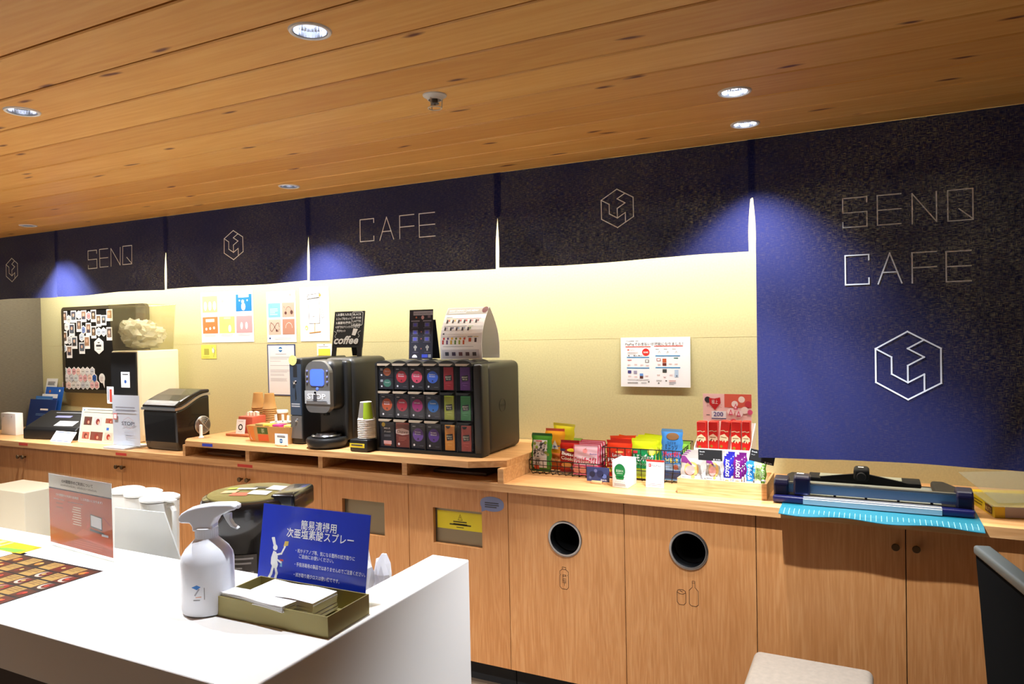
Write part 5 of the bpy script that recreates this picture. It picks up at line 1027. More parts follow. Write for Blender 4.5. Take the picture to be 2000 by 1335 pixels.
def bag(name, label, u0, u1, vt, vb, y, base, draw=None, lean=6, th=.02, rz=0, tip=0, z=None, crimp=None, group='snack bags in the wire baskets', rough=.22):
    x0, x1 = span(u0, u1, (vt + vb)/2, y); w = x1 - x0; h = hgt((u0 + u1)/2, vt, vb, y)
    mb = M(base, rough, 0, .3); mc = M(crimp, rough) if crimp else mb
    b = MB(); nx, nz = 12, 16; e = .012
    def bulge(x, zz):
        fx = max(0, 1 - abs(2*x/w - 1)**2.6); fz = max(0, 1 - abs(2*(zz - e)/(h - 2*e) - 1)**3) if e < zz < h - e else 0
        return -th*.5*(fx*fz)**.55 + .0012*math.sin(zz*210 + x*60)*fx*fz
    def xs(i, zz): return w*i/nx + .002*math.sin(zz*150)*(1 - 2*i/nx)
    zs = [0, e*.5, e] + [e + (h - 2*e)*j/nz for j in range(1, nz)] + [h - e, h - e*.5, h]
    for sgn in (1, -1):
        vs = [(xs(i, zz), sgn*(bulge(w*i/nx, zz) - .0004), zz) for zz in zs for i in range(nx + 1)]
        k = nx + 1; fs = [(j*k + i, j*k + i + 1, (j + 1)*k + i + 1, (j + 1)*k + i)[::sgn] for j in range(len(zs) - 1) for i in range(nx)]
        nb = 2*nx; b.add(vs, fs[:nb], mc, True); b.v = b.v[:-len(vs)] if False else b.v
        b.add(vs, fs[nb:-nb], mb, True); b.add(vs, fs[-nb:], mc, True)
    b.warp = lambda x, zz: bulge(x, zz); b.w, b.h = w, h; b.ok = 2.4
    if draw: draw(b, w, h)
    zz = ZT + .010 if z is None else z
    return tag(b.build(name, loc=(x0, y, zz), rot=(R(-lean), R(tip), R(rz))), label, 'snack bag', group)
J = lambda *c: M(c, .4)
def edam(b, w, h):
    b.rect(w*.1, h*.1, w*.8, h*.82, J(226, 226, 226)); b.text('焼', w*.42, h*.58, h*.17, J(30, 30, 30), bold=.02, off=.0012); b.text('枝', w*.12, h*.40, h*.16, J(30, 30, 30), bold=.02, off=.0012); b.text('き', w*.5, h*.44, h*.13, J(30, 30, 30), off=.0012); b.text('豆', w*.22, h*.2, h*.13, J(30, 30, 30), off=.0012)
    b.rect(w*.25, h*.78, w*.55, h*.805, J(190, 60, 60), .001)
    for x, z in ((.18, .72), (.3, .63), (.72, .76), (.75, .5), (.85, .45)): b.disc(w*x, h*z, w*.07, J(140, 160, 60), .0012)
    b.rect(w*.18, h*.06, w*.42, h*.16, J(200, 70, 40), .0012)
def nuts(b, w, h):
    b.rect(w*.05, h*.08, w*.95, h*.4, J(226, 120, 60)); b.text('ッキー', w*.3, h*.52, h*.1, J(40, 60, 130), w*.5, bold=.03, off=.0012); [b.disc(w*(.2 + .15*k), h*(.22 + .05*(k % 2)), w*.08, J(240, 180, 120), .0014) for k in range(5)]; b.poly([(w*.35, h*.5), (w*.75, h*.5), (w*.55, h*.72)], J(240, 226, 210), .001)
def butter(b, w, h):
    b.disc(w*.62, h*.7, w*.22, J(236, 210, 40), .001, rz=h*.05); b.text('Butter', w*.12, h*.56, h*.1, J(245, 240, 230), w*.82, bold=.03, off=.0014, rot=-7); b.text('Cookie', w*.08, h*.42, h*.1, J(245, 240, 230), w*.82, bold=.03, off=.0014, rot=-7)
    b.disc(w*.4, h*.24, w*.3, J(226, 160, 80), .001, rz=h*.07); b.disc(w*.75, h*.16, w*.18, J(90, 120, 160), .0014, rz=h*.06); b.rect(w*.02, h*.66, w*.3, h*.73, J(50, 60, 120), .0012)
def gummy(b, w, h):
    b.rect(w*.04, h*.62, w*.96, h*.97, J(236, 190, 200)); b.rect(w*.04, h*.34, w*.96, h*.62, J(240, 214, 218)); b.text('フェットチーネグミ', w*.07, h*.40, h*.17, J(206, 36, 70), w*.86, bold=.04, off=.0014); b.disc(w*.48, h*.8, w*.09, J(240, 150, 150), .001); b.stroke([(w*.48, h*.84), (w*.52, h*.9)], .0015, J(80, 120, 60), .0014); b.text('Bourbon', w*.68, h*.68, h*.055, J(40, 60, 140), w*.26, off=.0012)
    for x in (.15, .4, .68): b.disc(w*x, h*.17, w*.13, J(240, 160, 140), .001)
def prime(b, w, h):
    b.rect(w*.04, h*.3, w*.96, h*.66, J(196, 40, 26)); b.text('Levain', w*.27, h*.55, h*.09, J(245, 240, 235), w*.4, bold=.02, off=.0012); b.text('PRIME', w*.08, h*.40, h*.11, J(245, 240, 235), w*.72, bold=.02, off=.0014); b.text('SANDWICH', w*.12, h*.31, h*.05, J(240, 226, 210), w*.6, off=.0014); b.disc(w*.55, h*.68, w*.16, J(214, 160, 90), .001, rz=h*.03); b.rect(w*.05, h*.12, w*.35, h*.24, J(226, 200, 60), .001)
def lemon(b, w, h):
    b.rect(w*.02, h*.25, w*.98, h*.72, J(14, 130, 70)); b.text('レモンパック', w*.1, h*.44, h*.15, J(240, 245, 240), w*.8, bold=.03, off=.0014); b.disc(w*.82, h*.68, w*.15, J(226, 220, 60), .0012); b.disc(w*.82, h*.68, w*.10, J(240, 236, 120), .0016); b.text('プーレンレモン', w*.2, h*.33, h*.06, J(230, 240, 220), w*.6, off=.0014); b.rect(w*.06, h*.62, w*.26, h*.69, J(196, 50, 60), .0012)
    b.rect(w*.1, h*.04, w*.9, h*.22, J(150, 170, 60))
def blueb(b, w, h):
    b.disc(w*.55, h*.86, w*.3, J(120, 84, 50), .001, rz=h*.07); b.text('コイケヤ', w*.3, h*.71, h*.05, J(24, 30, 50), w*.42, off=.0014); b.text('ミニッツ', w*.2, h*.62, h*.08, J(24, 30, 50), w*.6, bold=.01, off=.0014)
    b.text('スティックポテト', w*.08, h*.47, h*.085, J(206, 30, 50), w*.85, bold=.04, off=.0014); b.text('コイ塩しお', w*.16, h*.36, h*.075, J(236, 214, 60), w*.66, bold=.02, off=.0014); b.rect(w*.03, h*.03, w*.97, h*.2, J(40, 60, 100)); b.rect(w*.05, h*.2, w*.95, h*.33, J(130, 150, 170)); b.disc(w*.7, h*.27, w*.12, J(150, 80, 60), .0012)
bag('snack_bag', 'green bag of roasted green soybeans at the left end of the low basket', 1037, 1076, 848, 922, .235, (66, 140, 44), edam, crimp=(40, 96, 36), th=.018)
bag('snack_bag', 'orange and red nut snack bag directly behind the green soybean bag', 1063, 1101, 836, 915, .30, (236, 160, 40), nuts, crimp=(220, 90, 60))
bag('snack_bag', 'bright yellow bag standing tallest at the back of the low basket', 1076, 1117, 819, 905, .36, (214, 206, 40), None, lean=4, tip=3)
bag('snack_bag', 'yellow green bag tucked behind the red butter cookie bag', 1097, 1137, 855, 912, .37, (206, 210, 60), None, crimp=(150, 190, 90))
bag('snack_bag', 'red butter cookie bag in the middle of the low basket', 1093, 1130, 862, 925, .25, (172, 26, 20), butter, crimp=(150, 20, 16))
for k in range(4): bag('gummy_pouch', ['pink peach gummy pouch at the front of the low basket', 'pink gummy pouch, second of the row behind the front pouch', 'pink gummy pouch, third of the row behind the front pouch', 'rearmost pink gummy pouch, its top edge by the wall'][k], 1119 + k*4.5, 1168 + k*4.5, 868 - k*4, 927 - k*4, .225 + k*.035, (222, 96, 122) if k == 0 else (206, 50, 80), gummy, th=.012, crimp=(226, 110, 130) if k == 0 else (200, 40, 70))
for k in range(4): bag('snack_bag', ['red cracker bag with white lettering at the front of the taller basket', 'red cracker bag, second in the row of the taller basket', 'red orange cracker bag, third in the row of the taller basket', 'orange topped cracker bag, rearmost and highest of its row'][k], 1184 + k*5, 1232 + k*6, 864 - k*6, 934 - k*6, .25 + k*.045, (200, 50, 24), prime, crimp=[(190, 40, 20), (206, 50, 30), (222, 70, 30), (240, 120, 20)][k], tip=[0, 2, -3, 8][k], th=.02)
for k in range(4): bag('snack_bag', ['green and yellow lemon snack bag at the front of the taller basket', 'lemon snack bag, second in the row', 'lemon snack bag, third in the row', 'rearmost lemon snack bag with only its yellow top showing'][k], 1233 + k*6, 1281 + k*6, 861 - k*4, 938 - k*4, .25 + k*.04, (196, 206, 30), lemon, crimp=(206, 214, 30), th=.018, tip=[0, 1, 0, 5][k])
bag('snack_bag', 'tall blue potato stick bag at the right end of the taller basket', 1292, 1333, 845, 945, .25, (60, 120, 176), blueb, th=.024, crimp=(90, 130, 160), lean=3)
bag('snack_bag', 'light green bag mostly hidden behind the tall blue bag', 1316, 1347, 851, 920, .34, (120, 170, 60), None, th=.014)
# cards before the baskets
t = thing('picture_card', 'dark blue picture card on a small wooden stand before the low basket', 'sign', (span(1146, 1190, 925, .13)[0], .13, ZT)); w_ = span(1146, 1190, 925, .13)[1] - span(1146, 1190, 925, .13)[0]; h = hgt(1168, 910, 938, .13)
b = MB(); b.box(0, w_, 0, .002, .008, h + .008, J(52, 66, 120)); b.y = 0; [b.disc(w_*x, .008 + h*z, h*r_, J(*c)) for x, z, r_, c in ((.25, .5, .2, (26, 34, 70)), (.6, .55, .24, (34, 44, 90)), (.78, .4, .16, (96, 120, 190)), (.4, .75, .12, (110, 120, 180)), (.15, .25, .1, (90, 110, 170)))]; b.text('各¥100-', w_*.62, .012, h*.12, wp, w_*.28, off=.0014); b.build('card', t)
b = MB(); b.rbox(w_*.22, w_*.68, -.010, .012, 0, .012, m_bamboo, .002, 2); b.build('wooden_foot', t)
t = thing('donation_box', 'white cube box with a round green emblem between the baskets', 'box', (span(1196, 1224, 925, .09)[0], .088, ZT), R(-3))
x0, x1 = span(1195.5, 1226, 925, .09); w_ = x1 - x0; h = hgt(1210, 901, 954, .09); dp = min(.105, .22 - .09 - .02)
b = MB(); b.rbox(0, w_, 0, dp, 0, h, M((236, 234, 238), .5), .002, 2); bx = b.build('box', t)
b = MB(); b.y = -.0001; g_ = J(10, 124, 60); b.disc(w_*.5, h*.62, w_*.36, g_, .0004, rz=h*.26); b.poly([(w_*.2, h*.42), (w_*.8, h*.42), (w_*.72, h*.3), (w_*.28, h*.3)], g_, .0004); b.text('募金BOX', w_*.26, h*.58, h*.08, J(210, 236, 210), w_*.48, off=.001); b.lines(w_*.3, h*.54, w_*.7, 1, .01, J(160, 210, 170), .003, .001)
b.text('チロルチョコ', w_*.2, h*.2, h*.045, m_gtx, w_*.6); b.lines(w_*.12, h*.15, w_*.88, 2, h*.05, m_gtx, h*.022, .0006); b.build('emblem', bx)
t = thing('payment_sign', 'white payment sign with a red top edge beside the snack tray', 'sign', (span(1261, 1296, 925, .14)[0], .14, ZT)); w_ = span(1261, 1296, 925, .14)[1] - span(1261, 1296, 925, .14)[0]; h = hgt(1278, 900, 953, .14)
b = MB(); b.T = Matrix.Rotation(R(-8), 4, 'X'); b.box(0, w_, 0, .002, .0005, h, wp); b.y = 0; b.rect(0, h*.93, w_, h, J(206, 40, 30)); b.rect(w_*.13, h*.74, w_*.27, h*.86, J(214, 40, 40)); b.text('P', w_*.165, h*.76, h*.07, wp, off=.0012); b.text('PayPay', w_*.31, h*.765, h*.07, m_txt, w_*.5); b.lines(w_*.1, h*.14, w_*.9, 2, h*.05, m_gtx, h*.02); b.stroke([(w_*.25, h*.22), (w_*.75, h*.22), (w_*.75, h*.6), (w_*.25, h*.6)], .0006, J(200, 200, 204), closed=True); b.build('card', t)
b = MB(); b.T = Matrix.Translation((0, .055, 0)) @ Matrix.Rotation(R(12), 4, 'X'); b.box(w_*.2, w_*.8, 0, .0015, .0006, h*.7, wp); b.build('prop', t)

# snack tray
yt = .075; x0, x1 = span(1323, 1497.5, 955, yt); h = hgt(1410, 938, 969, yt); w_ = x1 - x0; TD = .235
t = thing('snack_tray', 'shallow bamboo tray full of wrapped cakes and snack bars', 'tray', (x0, yt, ZT))
b = MB(); b.box(0, w_, 0, .008, 0, h, m_bamboo); b.build('front_board', t); b = MB(); b.box(0, w_, TD - .008, TD, 0, h, m_bamboo); b.build('back_board', t)
b = MB(); b.box(0, .008, .008, TD - .008, 0, h, m_bamboo); b.build('end_board', t); b = MB(); b.box(w_ - .008, w_, .008, TD - .008, 0, h, m_bamboo); b.build('end_board', t)
b = MB(); b.box(.008, w_ - .008, .008, TD - .008, 0, .006, m_bamboo); b.build('base', t)
TX, TY = x0, yt
def cake(b, w, h):
    b.disc(w*.55, h*.62, w*.36, J(206, 160, 90), .0008, rz=h*.2); b.disc(w*.48, h*.58, w*.24, J(214, 150, 140), .0012, rz=h*.13); b.rect(w*.02, h*.24, w*.98, h*.44, J(226, 224, 220), .0012); b.disc(w*.62, h*.4, w*.10, J(204, 196, 110), .0016); b.lines(w*.08, h*.4, w*.5, 2, h*.05, m_gtx, h*.02, .0016); b.poly([(w*.02, h*.98), (w*.02, h*.8), (w*.6, h*.74), (w*.2, h*.98)], J(110, 40, 100), .0012)
m_wrap = (176, 166, 156)
def tbag(name, lb, u0, u1, vt, vb, y, base, dr, grp, **k):
    return bag(name, lb, u0, u1, vt, vb + 17, y, base, dr, z=ZT + .0075, group=grp, **k)
for c_i, (u0, u1) in enumerate(((1329, 1368), (1378, 1406))):
    for k in range(4):
        u0_, u1_ = (u0 + k*3.4, u1 + k*3.4) if c_i == 0 else (u0 + k*3, u1 + k*3)
        tbag('wrapped_cake', ['frontmost', 'second', 'third', 'rearmost'][k] + (' clear wrapped cake in the left column of the bamboo tray' if c_i == 0 else ' clear wrapped cake in the column right of the first black sign'), u0_, u1_, 893 - k*4, 945 - k*4 if c_i == 0 else 948 - k*4, TY + .022 + .033*k, m_wrap, cake, 'clear wrapped cakes in the bamboo tray', lean=8, th=.014, rough=.15)
def bar(name, lb, u0, u1, vt, vb, y, base, word, wc, grp, tail=(200, 140, 80), white=False):
    def dr(b, w, h):
        b.T = None
        b.text(word, w*.76, h*.46, w*.48, M(wc, .4), h*.46, bold=.03, off=.0012, rot=90); b.rect(w*.05, h*.2, w*.95, h*.42, J(230, 226, 226)); b.disc(w*.5, h*.33, w*.34, J(*tail), .0012, rz=h*.05)
    return tbag(name, lb, u0, u1, vt, vb, y, base, dr, grp, lean=8, th=.012)
G_ = 'snack bars in the bamboo tray'
for k in range(3): bar('snack_bar', ['frontmost', 'second', 'rear'][k] + ' blue soy bar in the bamboo tray', 1412.5 + 4*k, 1427 + 4*k, 893 - 3*k, 949 - 3*k, TY + .024 + .04*k, (44, 40, 150), 'SOYJOY', (240, 240, 245), G_)
for k in range(3): bar('snack_bar', ['frontmost', 'second', 'rear'][k] + ' purple soy bar in the bamboo tray', 1432 + 5*k, 1448 + 5*k, 894 - 3*k, 950 - 3*k, TY + .024 + .04*k, (100, 24, 100), 'SOYJOY', (240, 236, 240), G_)
for k in range(2): bar('snack_bar', ['frontmost', 'second'][k] + ' light blue bar in the bamboo tray', 1457 + 5*k, 1471 + 5*k, 903 - 3*k, 952 - 3*k, TY + .024 + .04*k, (50, 130, 200), 'ザクザク', (236, 240, 246), G_, (230, 230, 230))
bar('snack_bar', 'white and green bar right of the light blue bars', 1473, 1486, 902, 953, TY + .03, (196, 214, 150), 'プロテイン', (110, 160, 40), G_, (214, 190, 120))
bar('snack_bar', 'green bar at the right end of the bamboo tray', 1484, 1496, 905, 953, TY + .075, (120, 166, 60), 'プロテイン', (230, 236, 210), G_, (110, 150, 60))
for i, (u0, u1, vt, vb, tip, lb) in enumerate([(1365, 1411.5, 878, 899, 0, 'black snack price sign standing over the left side of the tray'), (1465, 1514, 880.5, 904, 11, 'tilted black snack price sign at the right, half behind the long curtain')]):
    ys = TY - .006; x0, x1 = span(u0, u1, vt, ys + .012 if i == 0 else ys + .012); w_ = x1 - x0; zb = on_y((u0 + u1)/2, vb, ys).z; h_ = hgt((u0 + u1)/2, vt, vb, ys); zr = ZT + h
    t = thing('price_sign', lb, 'sign', (x0, ys, zr)); zb -= zr
    b = MB(); b.T = Matrix.Translation((w_*.5, 0, zb + h_/2)) @ Matrix.Rotation(R(tip), 4, 'Y') @ Matrix.Translation((-w_*.5, 0, -h_/2)); b.box(0, w_, -.0005, .001, 0, h_, m_blk); b.y = -.0005; b.text('Snack', w_*.06, h_*.74, h_*.13, wp, w_*.22); b.text('スナック', w_*.06, h_*.5, h_*.08, wp, w_*.14); b.text('各 ¥150-' if i == 0 else '各 ¥120-', w_*.62, h_*.06, h_*.12, wp, w_*.32); b.build('card', t)
    xx = w_*.33 if i == 0 else w_*.35; b = MB(); b.box(xx, xx + .012, .0012, .0026, -.012, zb + h_*.5, m_acr); b.rbox(xx - .008, xx + .022, -.008, -.0005, -.022, -.004, m_acr, .003, 2); b.build('clear_clip', t)
# strawberry carton with red boxes
yr = .335; x0, x1 = span(1355, 1465, 876, yr); w_ = x1 - x0; hf = on_y(1410, 877, yr).z - ZT; hb = hf + hgt(1470, 838, 880, yr + .1); dpr = .17
t = thing('display_carton', 'white display carton with a pink strawberry header card, behind the tray', 'display box', (x0, yr, ZT))
mw = M((240, 232, 224), .5); b = MB()
b.box(0, w_, 0, .003, 0, hf, mw); b.box(0, w_, dpr - .003, dpr, 0, hb, mw); b.box(0, w_, .003, dpr - .003, 0, .004, mw)
for xa in (0, w_ - .003): b.prism([(.003, 0), (dpr - .003, 0), (dpr - .003, hb), (.003, hf)], xa, xa + .003, mw, 'x')
b.box(.003, w_ - .003, .003, dpr - .003, hf - .03, hf - .027, mw); b.build('carton', t)
xa, xb = span(1373, 1468, 795, yr + dpr); zt4 = on_y(1420, 769, yr + dpr).z - ZT; p = Pan(xb - xa, zt4 - hb + .03, M((240, 200, 196), .4), .0015)
p.r(.45, .62, 1, 1, J(214, 96, 76)); [p.d(x, z, r_, J(*c), .0008 + .0003*k) for k, (x, z, r_, c) in enumerate([(.8, .85, .09, (240, 226, 214)), (.93, .72, .09, (196, 60, 70)), (.66, .72, .09, (240, 224, 220)), (.86, .55, .1, (244, 228, 220)), (.58, .5, .1, (244, 226, 224)), (.75, .45, .1, (246, 230, 230)), (.97, .5, .07, (220, 90, 130)), (.63, .2, .1, (214, 70, 90)), (.9, .1, .09, (232, 150, 130))])]
for x, z in ((.68, .64), (.58, .48), (.74, .44)): p.poly([(p.w*(x - .045), p.h*(z - .07)), (p.w*(x + .045), p.h*(z - .07)), (p.w*x, p.h*(z + .1))], J(214, 60, 100), .005); p.poly([(p.w*(x - .025), p.h*(z - .04)), (p.w*(x + .025), p.h*(z - .04)), (p.w*x, p.h*(z + .05))], J(246, 200, 210), .0056)
p.poly([(p.w*.13, p.h*.88), (p.w*.24, p.h*.86), (p.w*.36, p.h*.9), (p.w*.37, p.h*.74), (p.w*.25, p.h*.54), (p.w*.14, p.h*.7)], J(196, 24, 30), .0012); p.t('極上', .185, .72, .1, J(244, 230, 224), .13, off=.0016); p.t('ホワイトいちご', .08, .62, .07, J(170, 70, 70), .32, off=.002); p.d(.1, .83, .085, J(50, 44, 50), .001)
p.r(.18, .31, .48, .51, J(240, 240, 244), .001); p.t('200', .22, .36, .13, J(50, 70, 150), .2, off=.0016, bold=.01); p.r(.18, .28, .48, .31, J(70, 76, 120), .0016); p.ln(.07, .40, .14, 1, .03, m_txt, .02)
p.build('header_card', t, loc=(xa - x0, dpr + .0008, hb - .03))
for k, (u0, u1, rz_, tp, dy, lb) in enumerate([(1361, 1382, 0, 0, .012, 'red strawberry box at the left end of the white display carton'), (1384, 1400, 0, 0, .05, 'red strawberry box set back, second from the left'), (1402, 1422, -8, 6, .03, 'red strawberry box leaning over in the middle of the row'), (1428, 1447, 0, 0, .016, 'red strawberry box second from the right'), (1449, 1465, 0, 0, .014, 'red strawberry box at the right end of the row')]):
    y = yr + dy; xa, xb = span(u0, u1, 850, y); wd = min(xb - xa, .038) if k != 1 else .038; hh_ = on_y(u0, 823, y).z - (ZT + hf - .026); t = thing('red_box', lb, 'box', (xa, y, ZT + hf - .0262 + (.005 if k == 2 else 0)), group='red strawberry boxes in the display carton', rot=(0, R(tp), R(rz_)))
    b = MB(); b.rbox(0, wd, 0, .04, 0, hh_, M((204, 30, 22), .35), .0015, 1); bx = b.build('box', t)
    b = MB(); b.y = 0; cr = J(234, 214, 170); b.poly([(wd*.98, hh_*.42), (wd*.95, hh_*.52), (wd*.5, hh_*.62), (wd*.05, hh_*.55), (wd*.02, hh_*.42), (wd*.15, hh_*.38), (wd*.25, hh_*.45), (wd*.4, hh_*.36), (wd*.55, hh_*.44), (wd*.7, hh_*.36), (wd*.85, hh_*.43)], cr, .0004); b.lines(wd*.15, hh_*.52, wd*.8, 1, .01, J(150, 100, 60), .003, .0008); b.stroke([(wd*.1, hh_*.7), (wd*.4, hh_*.72), (wd*.6, hh_*.69), (wd*.85, hh_*.71)], .003, cr, .0004); b.disc(wd*.3, hh_*.22, .006, J(150, 120, 30), .0004); b.build('print', bx)
    b = MB(); b.box(.003, wd - .003, .003, .037, hh_, hh_ + .0012, J(226, 60, 40)); b.build('lid', bx)

# paper trimmer, mat, yellow box
m_navy = M((14, 18, 70), .35, 0, .2, name='navy_plastic'); m_rail = M((130, 165, 205), .25, .7, name='blue_steel_rail'); m_dk = M((34, 34, 38), .5)
x0 = on_y(1509, 950, .05).x; x1 = on_y(1905, 980, .05).x; TW = x1 - x0; yz = .045
t = thing('cutting_mat', 'teal cutting mat with a pale grid hanging over the worktop edge', 'mat', (0, 0, ZT))
xa, xb = on_z(1527, 985, ZT).x, on_z(1911, 1010, ZT).x
b = MB(); n = 40; mt = M((10, 96, 112), .5); vs = []
for i in range(n + 1):
    x = xa + (xb - xa)*i/n
    for j, y in enumerate((-.075, -.05, -.022, .2)): vs.append((x, y, .0012 - (.008 + .004*math.sin(i*.35) if j == 0 else .003*(j == 1))))
    for j, y in enumerate((.2, -.022, -.05, -.075)): vs.append((x, y, .0032 - (.008 + .004*math.sin(i*.35) if j == 3 else .003*(j == 2))))
b.add(vs, [(8*i + a, 8*i + (a + 1) % 8, 8*(i + 1) + (a + 1) % 8, 8*(i + 1) + a) for i in range(n) for a in range(8)] + [tuple(range(8))[::-1], tuple(8*n + a for a in range(8))], mt)
b.build('sheet', t); gl = M((150, 214, 222), .5); b = MB()
for k in range(1, 38):
    i = k/38*n; ii = int(i); q = .0036; x = xa + (xb - xa)*k/38; e_ = .008 + .004*math.sin(i*.35)
    b.add([(x, -.073, q - e_), (x + .0012, -.073, q - e_), (x + .0012, -.05, q - .003), (x, -.05, q - .003), (x + .0012, -.022, q), (x, -.022, q)], [(0, 1, 2, 3), (3, 2, 4, 5)], gl)
b.build('grid', t)
ZB = ZT + .0042
t = thing('paper_trimmer', 'large navy rotary paper trimmer lying on the teal mat', 'paper trimmer', (x0, yz, ZB))
b = MB(); b.box(.01, TW - .01, .05, .36, 0, .022, m_dk); b.box(.09, TW - .09, .06, .33, .0221, .0241, M((150, 156, 150), .5)); b.build('base_board', t)
b = MB(); b.rbox(0, TW, 0, .05, 0, .024, m_navy, .006); b.build('front_bar', t)
b = MB(); b.prism([(-.004, .002), (-.004, .020), (.010, .026), (.03, .026), (.03, .0245), (.0, .0245), (-.001, .002)], TW*.165, TW*.85, M((200, 204, 214), .3, .8), 'x'); b.build('silver_strip', t)
b = MB(); b.box(.05, TW - .05, .052, .056, .030, .062, m_rail); b.box(.05, TW - .05, .045, .062, .062, .068, M((170, 175, 185), .25, .8)); [b.box(.1 + k*.1, .108 + k*.1, .05, .058, .024, .030, m_dk) for k in range(5)]; b.build('guide_rail', t)
for nm_, xa_ in (('left_end_cap', 0), ('right_end_cap', TW - .05)):
    b = MB(); b.prism([(.03, .0), (.03, .06), (.045, .078), (.09, .084), (.12, .06), (.12, 0)], xa_, xa_ + .05, m_navy, 'x'); o = b.build('end_cap', t); m_ = o.modifiers.new('b', 'BEVEL'); m_.width = .006; m_.segments = 2
b = MB(); b.prism([(.02, .027), (.02, .085), (.035, .098), (.08, .098), (.09, .085), (.09, .0688), (.044, .0688), (.044, .0275)], TW*.11, TW*.20, m_navy, 'x'); o = b.build('cutter_carriage', t); m_ = o.modifiers.new('b', 'BEVEL'); m_.width = .008; m_.segments = 3
b = MB(); b.box(TW*.125, TW*.165, .05, .07, .0985, .0995, wp); b.build('carriage_label', o)
for nm_, pts in (('l', [(.02, .10), (TW*.14, .10), (TW*.14, .34), (.03, .34), (.02, .3)]), ('r', [(TW*.83, .10), (TW - .02, .10), (TW - .02, .24), (TW*.9, .34), (TW*.83, .34)])):
    b = MB(); b.prism(pts, .022, .05, m_dk, 'z'); o = b.build('side_wing', t); m_ = o.modifiers.new('b', 'BEVEL'); m_.width = .01; m_.segments = 3
t2 = thing('punch_bar', 'black bar clamp with a central knob lying across the trimmer', 'clamp', (x0 + TW*.17, yz + .17, ZB + .051)); L_ = TW*.60
b = MB(); b.rbox(0, L_, 0, .10, 0, .016, m_blk, .004, 2); b.box(.04, L_ - .06, .012, .075, .0162, .020, M((168, 170, 150), .5)); b.build('plate', t2)
b = MB(); b.prism([(L_*.12, .022), (L_*.5, .044), (L_*.88, .018), (L_*.88, .012), (L_*.12, .016)], -.012, .0, m_blk, 'y'); b.build('handle_arm', t2)
b = MB(); b.rbox(L_*.42, L_*.56, -.03, .05, .0165, .062, m_blk, .012, 3); o = b.build('knob_housing', t2); b = MB(); b.lathe([(.001, -.012), (.014, -.012), (.016, 0)], (L_*.49, -.03, .035), m_dk, 24, 'y', False); b.build('knob', o); b = MB(); b.box(L_*.46, L_*.51, .0, .016, .0622, .063, wp); b.build('label', o)
t = thing('yellow_carton', 'yellow flat carton with brown lettering at the right end of the worktop', 'box', (on_z(1914, 996, ZT).x + .03, .10, ZT), R(12))
b = MB(); b.box(0, .34, 0, .26, 0, .038, J(222, 190, 30)); b.y = 0; b.build('carton', t); b = MB(); b.T = Matrix.Rotation(R(-90), 4, 'Z'); b.y = -.0; b.rect(-.08, .006, -.02, .032, J(96, 50, 24), .001); b.text('NUTS', -.078, .012, .014, J(236, 210, 120), .055, off=.002); b.lines(-.22, .028, -.1, 2, .01, J(120, 90, 20), .004, .001); b.build('side_print', t)
b = MB(); b.box(.03, .33, -.0006, 0, .002, .036, M((176, 166, 170), .5)); b.build('front_label', t)
for k, (rx_, rz_, dz, lb) in enumerate([(0, 8, .04, 'clear flat sheet lying on the yellow carton'), (16, 26, .046, 'frosted clear sheet leaning up over the yellow carton')]):
    b = MB(); b.box(0, .32, 0, .22, 0, .0015, m_frost); o = b.build('clear_sheet', loc=(on_z(1914, 996, ZT).x + .02 + .02*k, .08 + .03*k, ZT + dz), rot=(R(rx_), 0, R(rz_))); tag(o, lb, 'sheet')

# ---------------------------------------------------------------- white service counter in front
ZW = .95; WX1, WX0, WY0, WY1, WY2 = -.940, -1.052, -1.842, -1.392, -1.092
def rounded(o, w=.004, s=3): m_ = o.modifiers.new('edge', 'BEVEL'); m_.width = w; m_.segments = s; m_.limit_method = 'ANGLE'; return o
t = thing('service_counter', 'white solid surface counter with a slab end panel turning toward the cabinets', 'counter', (WX1, WY0, 0))
b = MB(); b.prism([(-3.4, ZW - .098), (WX0 - WX1, ZW - .098), (WX0 - WX1, 0), (0, 0), (0, ZW), (-3.4, ZW)], 0, WY1 - WY0, m_white, 'y'); o = b.build('top_and_end_panel', t)
b = MB(); b.box(WX0 - WX1, 0, .2, WY2 - WY0, 0, ZW, m_white); c_ = b.build('cut')
m_ = o.modifiers.new('u', 'BOOLEAN'); m_.operation = 'UNION'; m_.object = c_; m_.solver = 'EXACT'; c_.location = t.location
bpy.context.view_layer.update(); nm = bpy.data.meshes.new_from_object(o.evaluated_get(bpy.context.evaluated_depsgraph_get())); o.modifiers.clear(); o.data = nm; bpy.data.objects.remove(c_); rounded(o)
b = MB(); b.box(-3.39, WX0 - WX1 - .002, .10, .14, 0, ZW - .0985, M((66, 44, 34), .6)); b.build('front_board', t)
ZL = .70
tag(MB().box(-4.3, WX0 - .003, WY1 + .004, -.93, ZL - .03, ZL, m_white).box(-4.3, WX0 - .003, -.96, -.935, 0, ZL - .031, m_white).build('rear_bench'), 'lower white bench behind the service counter', 'bench')
ZC = ZW + .0006
